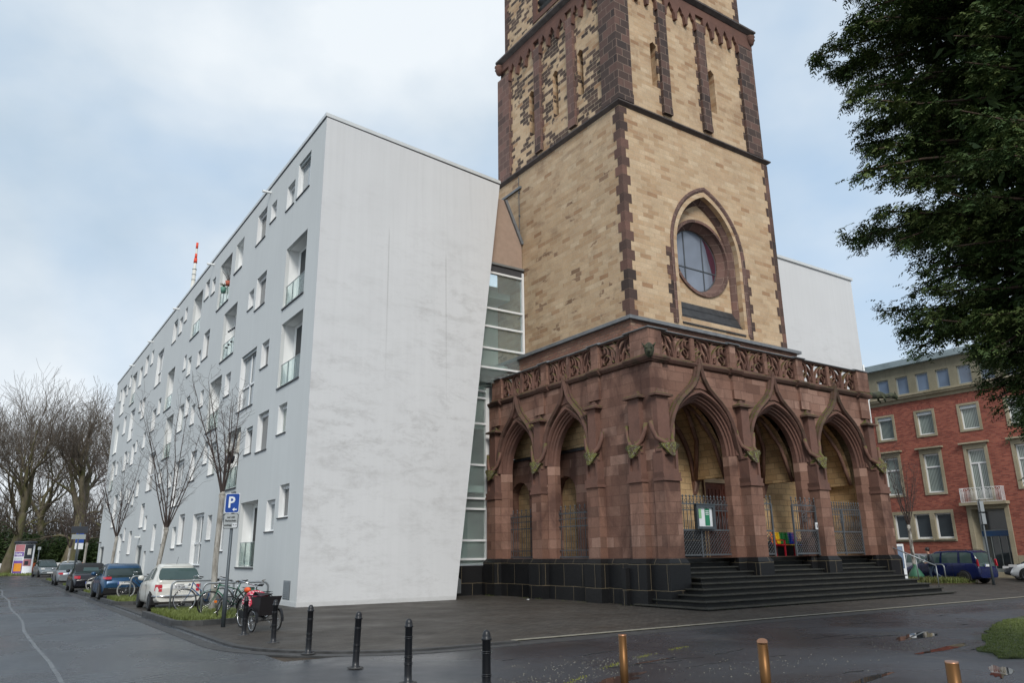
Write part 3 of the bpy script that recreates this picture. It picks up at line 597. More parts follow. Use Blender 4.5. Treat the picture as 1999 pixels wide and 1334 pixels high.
for i in range(3): m.lathe([(.01, -.06), (.06, -.02), (.06, .02), (.01, .06)], 8, (0, -.5 + i * .5, -.75 - .05 * i))
m.tube([(0, 1.1, 0), (0, .2, -.05), (0, -1, -.1)], .006, 4); m.build('balls', 'poster_dark', t)

# white counterpart block behind the church on the right
rb = thing('apartment_building', 'blank white rendered end wall of the block right of the church tower', 'building', (46, 27, 0))
m = MB(); m.plate([(32, 27.1), (46.15, 27.1), (46.15, 60), (32, 60)], [], lambda u, v, w: (u, v, w), 0, 19.3); m.build('wall', 'white_render', rb, off=(46, 27, 0))
m = MB(); m.box(31.9, 46.25, 27.0, 27.5, 19.302, 19.48); m.build('coping', 'coping_metal', rb, off=(46, 27, 0))
m = MB(); m.tube([(46.12, 27.02, 8), (46.12, 27.02, 13.4)], .05, 8); m.build('downpipe', 'white_reveal', rb, off=(46, 27, 0))

# ================= glass connector between the block and the church =================
gc = thing('glass_connector', 'narrow glazed link with white transoms between white block and church', 'building', (18, 29.6, 0)); GO = (18, 29.6, 0); GY = 29.5
m = MB(); UY = 28.75
for z_ in (1.50, 2.29, 3.65, 4.11, 5.6, 7.49, 8.7, 9.04): m.box(12.6, 18.58, GY - .09, GY + .05, z_ - .045, z_ + .045)
for z_ in (10.0, 10.94, 12.0, 12.9, 14.72): m.box(12.6, 20.12, UY - .09, UY + .05, z_ - .045, z_ + .045)
m.box(18.42, 18.60, GY - .12, GY + .08, 1.2, 9.2); m.box(20.06, 20.16, UY - .12, UY + .08, 9.3, 15.0); m.box(16.9, 16.98, GY - .1, GY + .05, 1.2, 9.2)
m.build('frame', 'white_frame', gc, off=GO)
m = MB(); m.box(12.6, 18.5, GY, GY + .02, 1.25, 9.3); m.box(12.6, 20.1, UY, UY + .02, 9.31, 14.75); m.build('glazing', 'clear_glass', gc, off=GO)
m = MB(); m.box(12.6, 20.16, UY - .06, UY + .3, 14.78, 15.13); m.build('top_band', 'dark_seal', gc, off=GO)
m = MB(); m.box(12.6, 20.17, UY - .14, UY + .32, 15.135, 15.24); m.build('eaves', 'galvanised', gc, off=GO)
m = MB(); m.box(12.6, 20.16, GY + 1.5, GY + 1.6, 1.3, 15); m.box(12.6, 13.2, GY + .1, GY + 1.5, 1.3, 15)
for z_ in (4.4, 7.3, 10.2, 13.9): m.box(13.2, 20.1, GY + .3, GY + 1.5, z_, z_ + .3)
m.build('inner_wall', 'milky_glass', gc, off=GO)
m = MB(); m.box(15.2, 15.5, GY + .5, GY + .9, 1.3, 13); m.box(17.0, 18.3, GY + 1.3, GY + 1.49, 1.4, 3.6); m.box(17.0, 18.3, GY + 1.3, GY + 1.49, 4.8, 6.6); m.build('stair_core', 'teal_wall', gc, off=GO)
m = MB(); m.box(18.6, 20.1, GY - .1, GY + .2, 8.3, 9.3); m.build('low_roof', 'lead_coping', gc, off=GO)
m = MB(); m.box(13, 18.55, GY - .02, GY + .5, 0, 1.22); m.build('base', 'black_plinth', gc, off=GO)
m = MB(); m.plate([(16.3, .1), (17.2, .1), (17.2, .65), (17.0, .8), (16.5, .8), (16.3, .65)], [], FR(GY - .05), -.0, .02); m.build('cellar_grille', 'galvanised', gc, off=GO)
# rendered gable panel above the glass
m = MB(); m.plate([(14, 15.25), (20.17, 15.25), (20.14, 16.6), (19.2, 18.75), (14, 19.0)], [], FR(UY + .02), 0, .4); m.build('gable_panel', 'copper_wall', gc, off=GO)
m = MB(); m.obox((19.67, UY - .03, 17.68), (.49, 0, -1.08), (.07, 0, .02), (0, .06, 0)); m.build('gable_flashing', 'lead_coping', gc, off=GO)
# ================= church =================
ch = thing('church', 'sandstone church with square yellow tower and red gothic arcaded porch on a black plinth', 'church', (25.2, 18.9, 0)); CO = (25.2, 18.9, 0)
def cb(m, name, mat, parent=None, **k): return m.build(name, mat, parent or ch, off=CO, **k)
TX0, TX1, TY0, TY1 = 20.2, 30.12, 21.3, 31.1
CX = 25.2
def arch(cx, half, zs, rise, n=10, zb=None):
    """pointed arch outline from bottom left over the apex to bottom right"""
    r = (half * half + rise * rise) / (2 * half); P = []
    tmax = atan2(rise, r - half) if r >= half else pi - atan2(rise, half - r)
    for i in range(n + 1):
        t = tmax * i / n; P.append((cx - (half - r + r * cos(t)), zs + r * sin(t)))
    Q = [(2 * cx - x, z) for x, z in P[:-1]][::-1]
    P = P + Q
    if zb is not None: P = [(cx - half, zb)] + P + [(cx + half, zb)]
    return P
def circ(cx, cz, r, n=40, a0=0): return [(cx + r * cos(2 * pi * i / n + a0), cz + r * sin(2 * pi * i / n + a0)) for i in range(n)]
# ---- lower stage of the tower ----
NICHE = arch(CX, 2.02, 14.6, 2.85, 12, 11.35)
m = MB(); m.plate([(TX0 + .004, 9.3), (TX1, 9.3), (TX1, 20.6), (TX0 + .004, 20.6)], [NICHE], FR(TY0), 0, .9)
m.box(TX1 - .5, TX1, TY0 + .9, TY1, 0, 20.6)
cb(m, 'lower_wall', 'yellow_stone')
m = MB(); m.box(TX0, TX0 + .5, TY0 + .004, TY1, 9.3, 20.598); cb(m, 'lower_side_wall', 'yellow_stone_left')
m = MB(); m.box(TX0 + .5, TX1 - .5, TY1 - .4, TY1, 9, 20.6); m.box(TX0, TX1, TY0, TY1, 20.601, 20.64); cb(m, 'rear_wall', 'yellow_stone')
# quoins: alternating long and short blocks at the corners
def quoins(x, y, z0, z1, sx, sy, h=.215 * 1.0):
    m = MB(); i = 0; z = z0
    while z + .02 < z1:
        hh = min(.43, z1 - z); lo, sh = (.42, .24) if i % 2 else (.24, .42)
        xa, xb = sorted((x - sx * .022, x + sx * lo)); ya, yb = sorted((y - sy * .022, y + sy * sh)); m.box(xa, xb, ya, yb, z, z + hh - .006); z += hh; i += 1
    return cb(m, 'quoin', 'quoin_stone')
quoins(TX0, TY0, 9.46, 20.5, 1, 1); quoins(TX1, TY0, 9.46, 20.5, -1, 1)
# niche: moulded frame in three splayed orders
def ring_strip(m, pa, ya, pb, yb):
    n = len(pa); b = len(m.v); m.v += [(u, ya, v) for u, v in pa] + [(u, yb, v) for u, v in pb]
    for i in range(n - 1): m.f.append([b + i, b + i + 1, b + n + i + 1, b + n + i]); m.fm.append(m.mi); m.sm.append(False)
o1 = arch(CX, 2.42, 14.6, 3.32, 12, 11.0); o2 = arch(CX, 2.30, 14.6, 3.2, 12, 11.0); o3 = arch(CX, 2.06, 14.6, 2.9, 12, 11.35); o4 = arch(CX, 1.86, 14.6, 2.64, 12, 11.35); o5 = arch(CX, 1.80, 14.6, 2.58, 12, 11.35)
m = MB(); ring_strip(m, o1, TY0 - .002, o1, TY0 - .05); ring_strip(m, o1, TY0 - .05, o2, TY0 - .06); ring_strip(m, o2, TY0 - .06, o3, TY0 + .10); ring_strip(m, o3, TY0 + .10, o3, TY0 + .2); ring_strip(m, o3, TY0 + .2, o4, TY0 + .42); ring_strip(m, o4, TY0 + .42, o5, TY0 + .56)
cb(m, 'niche_moulding', 'red_pilaster', recalc=False)
m = MB(); sgn = 0  # toothed jamb stones
for s_ in (-1, 1):
    z = 10.98; i = 0
    while z < 14.4:
        w_ = .30 if i % 2 else .12; xa, xb = sorted((CX + s_ * 2.40, CX + s_ * (2.42 + w_))); m.box(xa, xb, TY0 - .018, TY0 + .1, z, z + .42); z += .43; i += 1
cb(m, 'jamb_stones', 'quoin_stone')
WCZ = 14.58
m = MB(); m.plate(arch(CX, 1.84, 14.6, 2.62, 12, 11.5), [circ(CX, WCZ, 1.72, 48)], FR(TY0 + .5), 0, .3); cb(m, 'niche_back', 'yellow_stone')
m = MB()
def ring(m, r0, y0, r1, y1, n=48, cz=WCZ, cx=CX):
    b = len(m.v); m.v += [(u, y0, v) for u, v in circ(cx, cz, r0, n)] + [(u, y1, v) for u, v in circ(cx, cz, r1, n)]
    for i in range(n): j = (i + 1) % n; m.f.append([b + i, b + j, b + n + j, b + n + i]); m.fm.append(m.mi); m.sm.append(False)
ring(m, 1.86, TY0 + .49, 1.86, TY0 + .42); ring(m, 1.86, TY0 + .42, 1.72, TY0 + .42); ring(m, 1.72, TY0 + .42, 1.70, TY0 + .58); ring(m, 1.70, TY0 + .58, 1.50, TY0 + .85); ring(m, 1.50, TY0 + .85, 1.50, TY0 + .95)
rw = cb(m, 'round_window', 'red_pilaster', recalc=False)
m = MB(); m.lathe([(1.5, 0), (1.5, .02)], 48, (CX, TY0 + .93, WCZ), 'y'); m.build('pane', 'church_glass', rw, off=CO)
m = MB(); ring(m, 1.5, TY0 + .915, 1.44, TY0 + .915); m.box(CX - .62, CX - .57, TY0 + .9, TY0 + .928, WCZ - 1.35, WCZ + 1.35); m.box(CX + .57, CX + .62, TY0 + .9, TY0 + .928, WCZ - 1.35, WCZ + 1.35); m.box(CX - 1.46, CX + 1.46, TY0 + .9, TY0 + .929, WCZ - .42, WCZ - .37)
m.build('glazing_bars', 'iron', rw, off=CO)
m = MB(); P_ = [(CX + 1.47 * cos(t), WCZ + 1.47 * sin(t)) for t in [(-.75 + 1.9 * i / 14) for i in range(15)]]; Q_ = [(CX - .35 + 1.62 * cos(t), WCZ - .12 + 1.62 * sin(t)) for t in [(-.45 + 1.75 * i / 14) for i in range(15)]][::-1]
P_ = [(CX + 1.45 * cos(-.6 + 1.7 * i / 12), WCZ + 1.45 * sin(-.6 + 1.7 * i / 12)) for i in range(13)]; Q_ = [(CX + 1.45 * cos(-.6 + 1.7 * i / 12) * (1 - .28 * sin(pi * i / 12)), WCZ + 1.45 * sin(-.6 + 1.7 * i / 12) * (1 - .28 * sin(pi * i / 12)) + 0) for i in range(13)][::-1]
m.plate(P_ + Q_[1:-1], [], FR(TY0 + .921), 0, .004); m.build('stained_pane', 'stained_red', rw, off=CO)
m = MB()  # dark sloping sill in three slabs
for i in range(3):
    za, zb = 11.05 + i * .42, 11.05 + (i + 1) * .42; ya, yb = TY0 - .04 + i * .19, TY0 - .04 + (i + 1) * .19
    m.add([(CX - 2.02 + .06 * i, ya, za), (CX + 2.02 - .06 * i, ya, za), (CX + 2.02 - .06 * i, yb, zb), (CX - 2.02 + .06 * i, yb, zb), (CX - 2.02, yb + .1, za), (CX + 2.02, yb + .1, za)], [(0, 1, 2, 3), (0, 3, 4), (1, 5, 2), (3, 2, 5, 4)])
    m.box(CX - 2.0 + .06 * i, CX + 2.0 - .06 * i, ya - .012, ya + .01, za - .0, za + .05)
cb(m, 'window_sill', 'dark_slab', recalc=False)
# ---- cornice between the stages, upper stage ----
def hoop(m, x0, x1, y0, y1, prof):   # prof: (out, z)
    m.sweep([(x0, y1), (x0, y0), (x1, y0), (x1, y1)], [(-o, z) for o, z in prof], lambda u, v, w: (u, v, w))
def corn(name, mat, d, x0, x1, y0, y1, prof):
    m = MB(); n = len(prof); C_ = lambda o: [(x0 - o, y1), (x0 - o, y0 - o), (x1 + o, y0 - o), (x1 + o, y1)]
    b = 0
    for o, z in prof: m.v += [(x, y, z) for x, y in C_(o)]
    for i in range(n):
        i2 = (i + 1) % n
        for j in range(3): m.f.append([i * 4 + j, i * 4 + j + 1, i2 * 4 + j + 1, i2 * 4 + j]); m.fm.append(0); m.sm.append(False)
    for j in (0, 3): m.f.append([i * 4 + j for i in range(n)]); m.fm.append(0); m.sm.append(False)
    return cb(m, name, mat)
corn('cornice', 'dark_cornice', 0, TX0, TX1, TY0, TY1, [(-.1, 20.54), (.02, 20.54), (.17, 20.66), (.17, 20.72), (-.22, 20.95), (-.3, 20.95)])
UX0, UX1, UY0, UY1 = 20.42, 29.9, 21.5, 30.95
def slitwall(u0, u1, z0, z1, slits, mp):
    u0 += .004; m = MB(); holes = []
    for (c, za, zb) in slits: holes.append([(c - .21, za), (c + .21, za), (c + .21, zb), (c, zb + .18), (c - .21, zb)])
    m.plate([(u0, z0), (u1, z0), (u1, z1), (u0, z1)], holes, mp, 0, .5); return m
cb(slitwall(UX0, UX1, 20.8, 28.2, [(22.78, 22.5, 24.75), (26.75, 22.5, 24.75)], FR(UY0)), 'upper_wall', 'upper_stone')
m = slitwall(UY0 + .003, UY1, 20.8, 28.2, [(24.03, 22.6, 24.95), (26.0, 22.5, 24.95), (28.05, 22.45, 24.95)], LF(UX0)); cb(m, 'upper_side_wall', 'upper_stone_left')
m = MB(); m.box(UX1 - .5, UX1, UY0 + .5, UY1, 20.8, 28.2); m.box(UX0 + .5, UX1 - .5, UY1 - .5, UY1, 20.8, 28.2); m.box(UX0, UX1, UY0, UY1, 28.201, 28.24)
cb(m, 'upper_rear_wall', 'upper_stone')
m = MB()
for c in (22.78, 26.75):
    m.box(c - .4, c + .4, UY0 + .5, UY0 + .52, 22.3, 25.2)
cb(m, 'slit_window', 'yellow_stone')
m = MB()
for c in (24.03, 26.0, 28.05): m.box(UX0 + .5, UX0 + .52, c - .4, c + .4, 22.3, 25.3)
cb(m, 'slit_window', 'yellow_stone')
def teeth(m, u, v0, v1, z0, z1, mp, side, d):   # toothed edge blocks flush with the wall beside a pilaster
    z = z0; i = 0
    while z < z1 - .1:
        if i % 2: 
            a, b = sorted((u, u + side * .13)); P = [(a, z), (b, z), (b, min(z + .4, z1)), (a, min(z + .4, z1))]; m.plate(P, [], mp, -.012, .05)
        z += .4; i += 1
for (u0, u1, mat, mp) in [(23.08, 23.62, 'dark_pilaster', FR(UY0)), (25.78, 26.34, 'dark_pilaster', FR(UY0)), (24.40, 24.90, 'red_pilaster', LF(UX0)), (27.12, 27.62, 'red_pilaster', LF(UX0))]:
    m = MB(); m.plate([(u0, 21.5), (u1, 21.5), (u1, 27.25), (u0, 27.25)], [], mp, -.16, .02)
    m.plate([(u0 - .02, 21.18), (u1 + .02, 21.18), (u1, 21.5), (u0, 21.5)], [], mp, -.18, .02)
    teeth(m, u0, 0, 0, 21.3, 27.2, mp, -1, 0); teeth(m, u1, 0, 0, 21.5, 27.2, mp, 1, 0); cb(m, 'pilaster', mat)
m = MB(); m.box(UX0 - .15, 21.15, UY0 - .15, UY0 + .01, 21.4, 27.3); m.box(UX0 - .152, UX0 + .01, UY0 + .012, 22.45, 21.4, 27.298); m.plate([(21.15, 21.4), (21.15, 21.4), (21.15, 27)], [], FR(UY0), 0, .01) if 0 else None
m.box(UX0 - .17, 21.17, UY0 - .17, UY0 + .01, 20.95, 21.398); m.box(UX0 - .172, UX0 + .01, UY0 + .012, 22.47, 20.95, 21.396); cb(m, 'corner_pilaster', 'dark_pilaster')
m = MB(); m.box(28.95, UX1 + .15, UY0 - .15, UY0 + .8, 20.95, 27.3); teeth(m, 28.95, 0, 0, 21.3, 27.2, FR(UY0), -1, 0); cb(m, 'corner_pilaster', 'dark_pilaster')
m = MB(); m.box(UX0 - .15, UX0 + .5, 29.95, UY1 + .1, 20.95, 27.3); teeth(m, 29.95, 0, 0, 21.3, 27.2, LF(UX0), -1, 0); cb(m, 'corner_pilaster', 'red_pilaster')
# arcaded frieze: band with little pointed arches between the pilasters
def frieze(u0, u1, n, mp):
    m = MB(); zb = 27.05; w_ = (u1 - u0) / n; P = [(u0, 28.2), (u0, zb + .1)]
    for i in range(n):
        a = u0 + i * w_; 
        P += [(a + w_ * .10, zb - .12), (a + w_ * .16, zb + .22), (a + w_ * .30, zb + .30), (a + w_ * .34, zb + .42), (a + w_ * .5, zb + .62), (a + w_ * .66, zb + .42), (a + w_ * .70, zb + .30), (a + w_ * .84, zb + .22), (a + w_ * .90, zb - .12)]
    P += [(u1, zb + .1), (u1, 28.2)]; m.plate(P, [], mp, -.15, .02)
    for i in range(n + 1):
        a = u0 + i * w_; m.plate([(a - .07 if i else a, zb - .28), (a + .07 if i < n else a, zb - .28), (a + .10 if i < n else a, zb + .1), (a - .10 if i else a, zb + .1)], [], mp, -.19, .02)
    return cb(m, 'arcade_frieze', 'moulding_stone')
for a, b, n in ((21.15, 23.08, 3), (23.62, 25.78, 3), (26.34, 28.95, 4)): frieze(a, b, n, FR(UY0))
for a, b, n in ((22.45, 24.40, 3), (24.90, 27.12, 3), (27.62, 29.95, 3)): frieze(a, b, n, LF(UX0))
m = MB(); m.box(UX0 - .15, UX1 + .15, UY0 - .152, UY0 + .02, 27.72, 28.2); m.box(UX0 - .153, UX0 + .02, UY0 + .02, UY1, 27.72, 28.199)
for x in (21.15, 23.08, 25.78, 28.95): pass
m.box(UX0 - .16, 21.16, UY0 - .16, UY0, 27.301, 27.72); m.box(28.94, UX1 + .16, UY0 - .16, UY0 + .5, 27.301, 27.72); cb(m, 'frieze_band', 'moulding_stone')
corn('string_course', 'dark_cornice', 0, UX0, UX1, UY0, UY1, [(-.1, 28.18), (.18, 28.18), (.36, 28.34), (.36, 28.44), (-.1, 28.75), (-.2, 28.75)])
for (x, y) in ((UX0 - .2, UY0 + 9.3), (UX1 + .1, UY0 - .15)):      # carved corner knobs
    m = MB(); m.lathe([(.05, -.35), (.16, -.25), (.20, -.1), (.26, 0), (.22, .12), (.28, .2)], 8, (x, y, 27.9)); cb(m, 'corner_knob', 'moulding_stone')
# third stage with louvred opening
m = MB(); m.plate([(UX0 + .204, 28.5), (UX1 - .2, 28.5), (UX1 - .2, 40), (UX0 + .204, 40)], [arch(25.2, 1.6, 34, 3, 8, 30.2)], FR(UY0 + .22), 0, .6); cb(m, 'belfry_wall', 'upper_stone')
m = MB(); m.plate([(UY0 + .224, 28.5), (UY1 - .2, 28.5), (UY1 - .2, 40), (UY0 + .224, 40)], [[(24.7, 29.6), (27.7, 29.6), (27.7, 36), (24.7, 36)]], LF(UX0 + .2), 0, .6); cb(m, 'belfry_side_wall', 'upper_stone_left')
m = MB(); m.box(UX0 + .7, UX0 + .72, 24.5, 27.9, 29.4, 36.2)
for i in range(12): m.obox((UX0 + .45, 26.2, 29.9 + i * .5), (.2, 0, -.13), (0, 1.5, 0), (.01, 0, .015))
cb(m, 'louvres', 'iron')
m = MB(); m.plate([(24.4, 29.3), (28.0, 29.3), (28.0, 36.3), (24.4, 36.3)], [[(24.75, 29.6), (27.65, 29.6), (27.65, 36), (24.75, 36)]], LF(UX0 + .15), 0, .1); cb(m, 'louvre_frame', 'moulding_stone')
quoins(UX0 + .2, UY0 + .22, 28.6, 40, 1, 1); quoins(UX1 - .2, UY0 + .22, 28.6, 40, -1, 1); quoins(UX0 + .2, UY1 - .2, 28.6, 40, 1, -1)
m = MB(); m.box(UX1 - .8, UX1 - .2, UY0 + .83, UY1 - .8, 28.5, 40); m.box(UX0 + .81, UX1 - .2, UY1 - .8, UY1 - .2, 28.5, 40); cb(m, 'belfry_rear_wall', 'upper_stone')
m = MB()  # lightning cable and pipe at the left edge of the lower stage
m.tube([(TX0 - .05, 28.85, 9.8), (TX0 - .05, 28.95, 20.4)], .018, 5)
for i in range(8): m.box(TX0 - .08, TX0, 28.83 + i * .012, 28.89 + i * .012, 10.4 + i * 1.3, 10.47 + i * 1.3)
cb(m, 'lightning_cable', 'iron')
m = MB(); m.obox((TX0 - .06, 29.85, 19.75), (0, 1.1, -.02), (.05, 0, 0), (0, .0, .06)); cb(m, 'roof_flashing', 'lead_coping')
# ---- ledge and rubble base above the porch roof ----
m = MB(); m.box(TX0 - .28, TX1 + .3, TY0 - .28, TY1, 8.3, 10.62); cb(m, 'rubble_base', 'red_rubble')
corn('ledge_coping', 'lead_coping', 0, TX0 - .28, TX1 + .3, TY0 - .28, TY1, [(-.2, 10.60), (.16, 10.60), (.16, 10.74), (-.30, 10.92), (-.34, 10.92)])

# ================= porch =================
WXL, WYF = 18.62, 18.78          # outer faces of the left and front porch walls
PXR, PYB = 32.0, 29.6            # right end, rear end
BF = [(18.50, 19.22), (22.88, 23.50), (27.00, 27.60), (31.22, 31.88)]      # front buttresses (x0, x1)
BL = [(19.20, 19.82), (21.50, 22.14), (25.04, 25.66), (28.45, 29.10)]      # left buttresses (y0, y1)
AF = [21.02, 25.24, 29.42]; AL = [23.58, 27.06]
ZS = 5.14; ZF = 1.5
def offset_arch(cx, half, apex, zb): return arch(cx, half, ZS, apex - ZS, 12, zb)
# front wall and left wall (outer order opening)
m = MB(); m.plate([(WXL + .004, ZF), (PXR, ZF), (PXR, 8.3), (WXL + .004, 8.3)], [offset_arch(c, 1.76, 7.28, ZF + .002) for c in AF], FR(WYF), 0, .5)
m.box(PXR - .6, PXR, WYF + .5, TY0 + .3, ZF, 8.3); cb(m, 'front_wall', 'red_stone')
m = MB(); m.plate([(WYF + .002, ZF), (PYB, ZF), (PYB, 8.298), (WYF + .002, 8.298)], [offset_arch(c, 1.40, 7.22, ZF + .002) for c in AL], LF(WXL), 0, .5); cb(m, 'side_wall', 'red_stone')
# mouldings
def orders(c, half, apex, W0, mp, sc=1.0):
    m = MB()
    def strip(h0, a0, w0, h1, a1, w1):
        pa, pb = offset_arch(c, h0, a0, None), offset_arch(c, h1, a1, None); n = len(pa); b = len(m.v)
        m.v += [tuple(mp(u, v, w0)) for u, v in pa] + [tuple(mp(u, v, w1)) for u, v in pb]
        for i in range(n - 1): m.f.append([b + i, b + i + 1, b + n + i + 1, b + n + i]); m.fm.append(0); m.sm.append(False)
    H = half
    L_ = [(H + .08, apex + .12, -.0), (H + .08, apex + .12, -.09), (H + .01, apex + .03, -.10), (H - .03, apex - .03, -.02), (H - .03, apex - .03, .05), (H - .09, apex - .11, .07), (H - .10, apex - .13, .15), (H - .15, apex - .20, .17), (H - .15, apex - .20, .24), (H - .21, apex - .28, .29), (H - .21, apex - .28, .5)]
    for a, b in zip(L_, L_[1:]): strip(a[0], a[1], a[2], b[0], b[1], b[2])
    o = cb(m, 'arch_moulding', 'moulding_stone', recalc=False)
    j = MB()
    for s_ in (-1, 1):
        j = MB(); P = [(H - .02, .002), (H - .215, .22), (H - .215, .499), (H + .05, .499), (H + .05, .002)]
        b = 0; j.v += [tuple(mp(c + s_ * a, z, w)) for z in (ZF + .003, ZS + .001) for a, w in P]
        for i in range(5): j.f.append([b + i, b + (i + 1) % 5, b + 5 + (i + 1) % 5, b + 5 + i]); j.fm.append(0); j.sm.append(False)
        cb(j, 'jamb', 'red_stone')
    return o
for c in AF: orders(c, 1.78, 7.31, 0, FR(WYF))
for c in AL: orders(c, 1.42, 7.25, 0, LF(WXL))
# ogee hoods with finial ridge
def ogee(c, half, mp):
    k_ = half / 1.85
    cur = [(1.98, 5.02), (1.93, 5.25), (1.84, 5.6), (1.75, 6.0), (1.60, 6.4), (1.38, 6.78), (1.08, 7.09), (.76, 7.34), (.47, 7.58), (.26, 7.88), (.14, 8.25), (.06, 8.5), (.0, 8.66)]
    pts = [(c - x * k_, z) for x, z in cur] + [(c + x * k_, z) for x, z in cur[:-1]][::-1]
    m = MB(); m.sweep(pts, [(-.0, .0), (-.0, -.17), (.09, -.22), (.16, -.16), (.16, .0)], mp)
    m.sweep(pts, [(-.07, .0), (-.07, -.09), (-.001, -.09), (-.001, .0)], mp)
    h = cb(m, 'ogee_hood', 'hood_stone')
    # carved spandrel under the tip
    m = MB(); S_ = [(-.52 * k_, 7.42), (0, 7.50), (.52 * k_, 7.42), (.26 * k_, 7.9), (.1, 8.2), (0, 8.45), (-.1, 8.2), (-.26 * k_, 7.9)]
    m.plate([(c + x, z) for x, z in S_], [], mp, -.06, .0)
    rr = random.Random(int(c * 100))
    for i in range(40):
        z = rr.uniform(7.72, 8.28); x = rr.uniform(-1, 1) * .34 * k_ * (8.42 - z) / .8; m.add([mp(c + x - .03, z, -.06), mp(c + x + .03, z, -.06), mp(c + x, z + .05, -.06), mp(c + x, z, -.10)], [(0, 1, 3), (1, 2, 3), (2, 0, 3)])
    m.build('carved_spandrel', 'moulding_stone', h, off=CO); return h
for c in AF: ogee(c, 1.85, FR(WYF))
for c in AL: ogee(c, 1.56, LF(WXL))
# buttresses: plain shaft, recessed niche with gable, upper shaft and mossy cap
def buttress(u0, u1, mp, d, top=True):
    c = (u0 + u1) / 2; h = (u1 - u0) / 2
    B = MB(); B.plate([(u0 - .02, ZF), (u1 + .02, ZF), (u1 + .02, 4.02), (u0 - .02, 4.02)], [], mp, -d, .02)
    b = cb(B, 'buttress', 'red_stone')
    q = MB()
    q.plate([(u0 - .06, 4.02), (u1 + .06, 4.02), (u1 + .06, 4.12), (u0 - .06, 4.12)], [], mp, -d - .06, .02)
    q.plate([(u0 - .02, 4.10), (u1 + .02, 4.10), (u1 + .06, 4.30), (u0 - .06, 4.30)], [], mp, -d - .04, .02)
    q.plate([(u0, 4.30), (u1, 4.30), (u1, 5.0), (u0, 5.0)], [[(u0 + .1, 4.42), (u1 - .1, 4.42), (u1 - .1, 4.9), (u0 + .1, 4.9)]], mp, -d, -d + .08)
    q.plate([(u0 + .002, 4.301), (u1 - .002, 4.301), (u1 - .002, 4.999), (u0 + .002, 4.999)], [], mp, -d + .081, .02)
    sh = .22 if top else .28; q.plate([(c - sh, 5.0), (c + sh, 5.0), (c + sh, 6.97), (c - sh, 6.97)], [], mp, -min(d - .08, .24), .02)
    q.plate([(u0 - .03, 5.0), (c, 5.0), (u1 + .03, 5.0), (u1 + .03, 5.06), (c, 5.45), (u0 - .03, 5.06)], [], mp, -d + .02, -.18)
    for s_ in (-1, 1): q.tube([Vector(mp(c + s_ * (h + .17), 6.05, -.14)), Vector(mp(c + s_ * (h + .13), 5.75, -.17)), Vector(mp(c + s_ * (h + .02), 5.48, -.22)), Vector(mp(c + s_ * (h * .55), 5.30, -d + .02)), Vector(mp(c + s_ * .10, 5.20, -d - .12))], [.075, .08, .085, .085, .07], 6)
    q.build('niche', 'moulding_stone', b, off=CO)
    k_ = MB(); P = lambda u, v, w: Vector(mp(u, v, w))
    T_ = [P(c - h - .10, 5.24, -d - .04), P(c - .10, 5.30, -d - .22), P(c + .10, 5.30, -d - .22), P(c + h + .10, 5.24, -d - .04), P(c + h + .04, 5.26, -d + .14), P(c - h - .04, 5.26, -d + .14)]
    Bt = [P(c - h * .62, 5.02, -d - .03), P(c - .07, 4.84, -d - .16), P(c + .07, 4.84, -d - .16), P(c + h * .62, 5.02, -d - .03), P(c + h * .6, 5.0, -d + .06), P(c - h * .6, 5.0, -d + .06)]
    k_.add(T_ + Bt + [P(c, 5.22, -d - .1)], [(0, 1, 7, 6), (1, 2, 8, 7), (2, 3, 9, 8), (3, 4, 10, 9), (5, 0, 6, 11), (6, 7, 8, 9, 10, 11), (0, 12, 1), (1, 12, 2), (2, 12, 3), (3, 12, 4), (0, 5, 12)])
    k_.build('drip_leaf', 'moss_lichen', b, off=CO)
    p_ = MB(); zc = 6.96; o = .40 if top else .43; wd = min(d - .08, .24) + .12
    a = [(c - o, -wd), (c + o, -wd), (c + o, .02), (c - o, .02)]
    ring0 = [P(u, zc, w) for u, w in a]; ring1 = [P(u, zc + .07, w) for u, w in a]
    ring2 = [P(c - .16, zc + .17, -.14), P(c + .16, zc + .17, -.14), P(c + .16, zc + .17, .02), P(c - .16, zc + .17, .02)]
    apex = [P(c - .04, zc + .30, -.11), P(c + .04, zc + .30, -.11), P(c + .04, zc + .30, .02), P(c - .04, zc + .30, .02)]
    for A_ in (ring0, ring1, ring2, apex): p_.v += [tuple(v) for v in A_]
    for l in range(3):
        for j in range(4): p_.f.append([l * 4 + j, l * 4 + (j + 1) % 4, (l + 1) * 4 + (j + 1) % 4, (l + 1) * 4 + j]); p_.fm.append(0); p_.sm.append(False)
    p_.f += [[3, 2, 1, 0], [12, 13, 14, 15]]; p_.fm += [0, 0]; p_.sm += [False] * 2
    p_.build('cap', 'hood_stone', b, off=CO)
    # pier above the cap up to the string course
    if top: w_ = MB(); w_.plate([(c - .33, 7.3), (c + .33, 7.3), (c + .33, 8.2), (c - .33, 8.2)], [], mp, -.10, .02); w_.build('upper_pier', 'red_stone', b, off=CO)
    return b
for u0, u1 in BF: buttress(u0, u1, FR(WYF), .45, u0 > 20)
for u0, u1 in BL: buttress(u0, u1, LF(WXL), .32, u0 > 20)
# corner block filling the angle between the two corner buttresses
m = MB(); m.add([(WXL - .05, WYF + .45, ZF), (WXL - .05, WYF - .0, ZF), (WXL + .02, WYF - .1, ZF), (WXL + .5, WYF - .1, ZF), (WXL + .5, WYF + .45, ZF), (WXL - .05, WYF + .45, 8.2), (WXL - .05, WYF, 8.2), (WXL + .02, WYF - .1, 8.2), (WXL + .5, WYF - .1, 8.2), (WXL + .5, WYF + .45, 8.2)],
      [(0, 1, 6, 5), (1, 2, 7, 6), (2, 3, 8, 7), (3, 4, 9, 8), (4, 0, 5, 9), (0, 4, 3, 2, 1), (5, 6, 7, 8, 9)]); cb(m, 'corner_pier', 'red_stone')
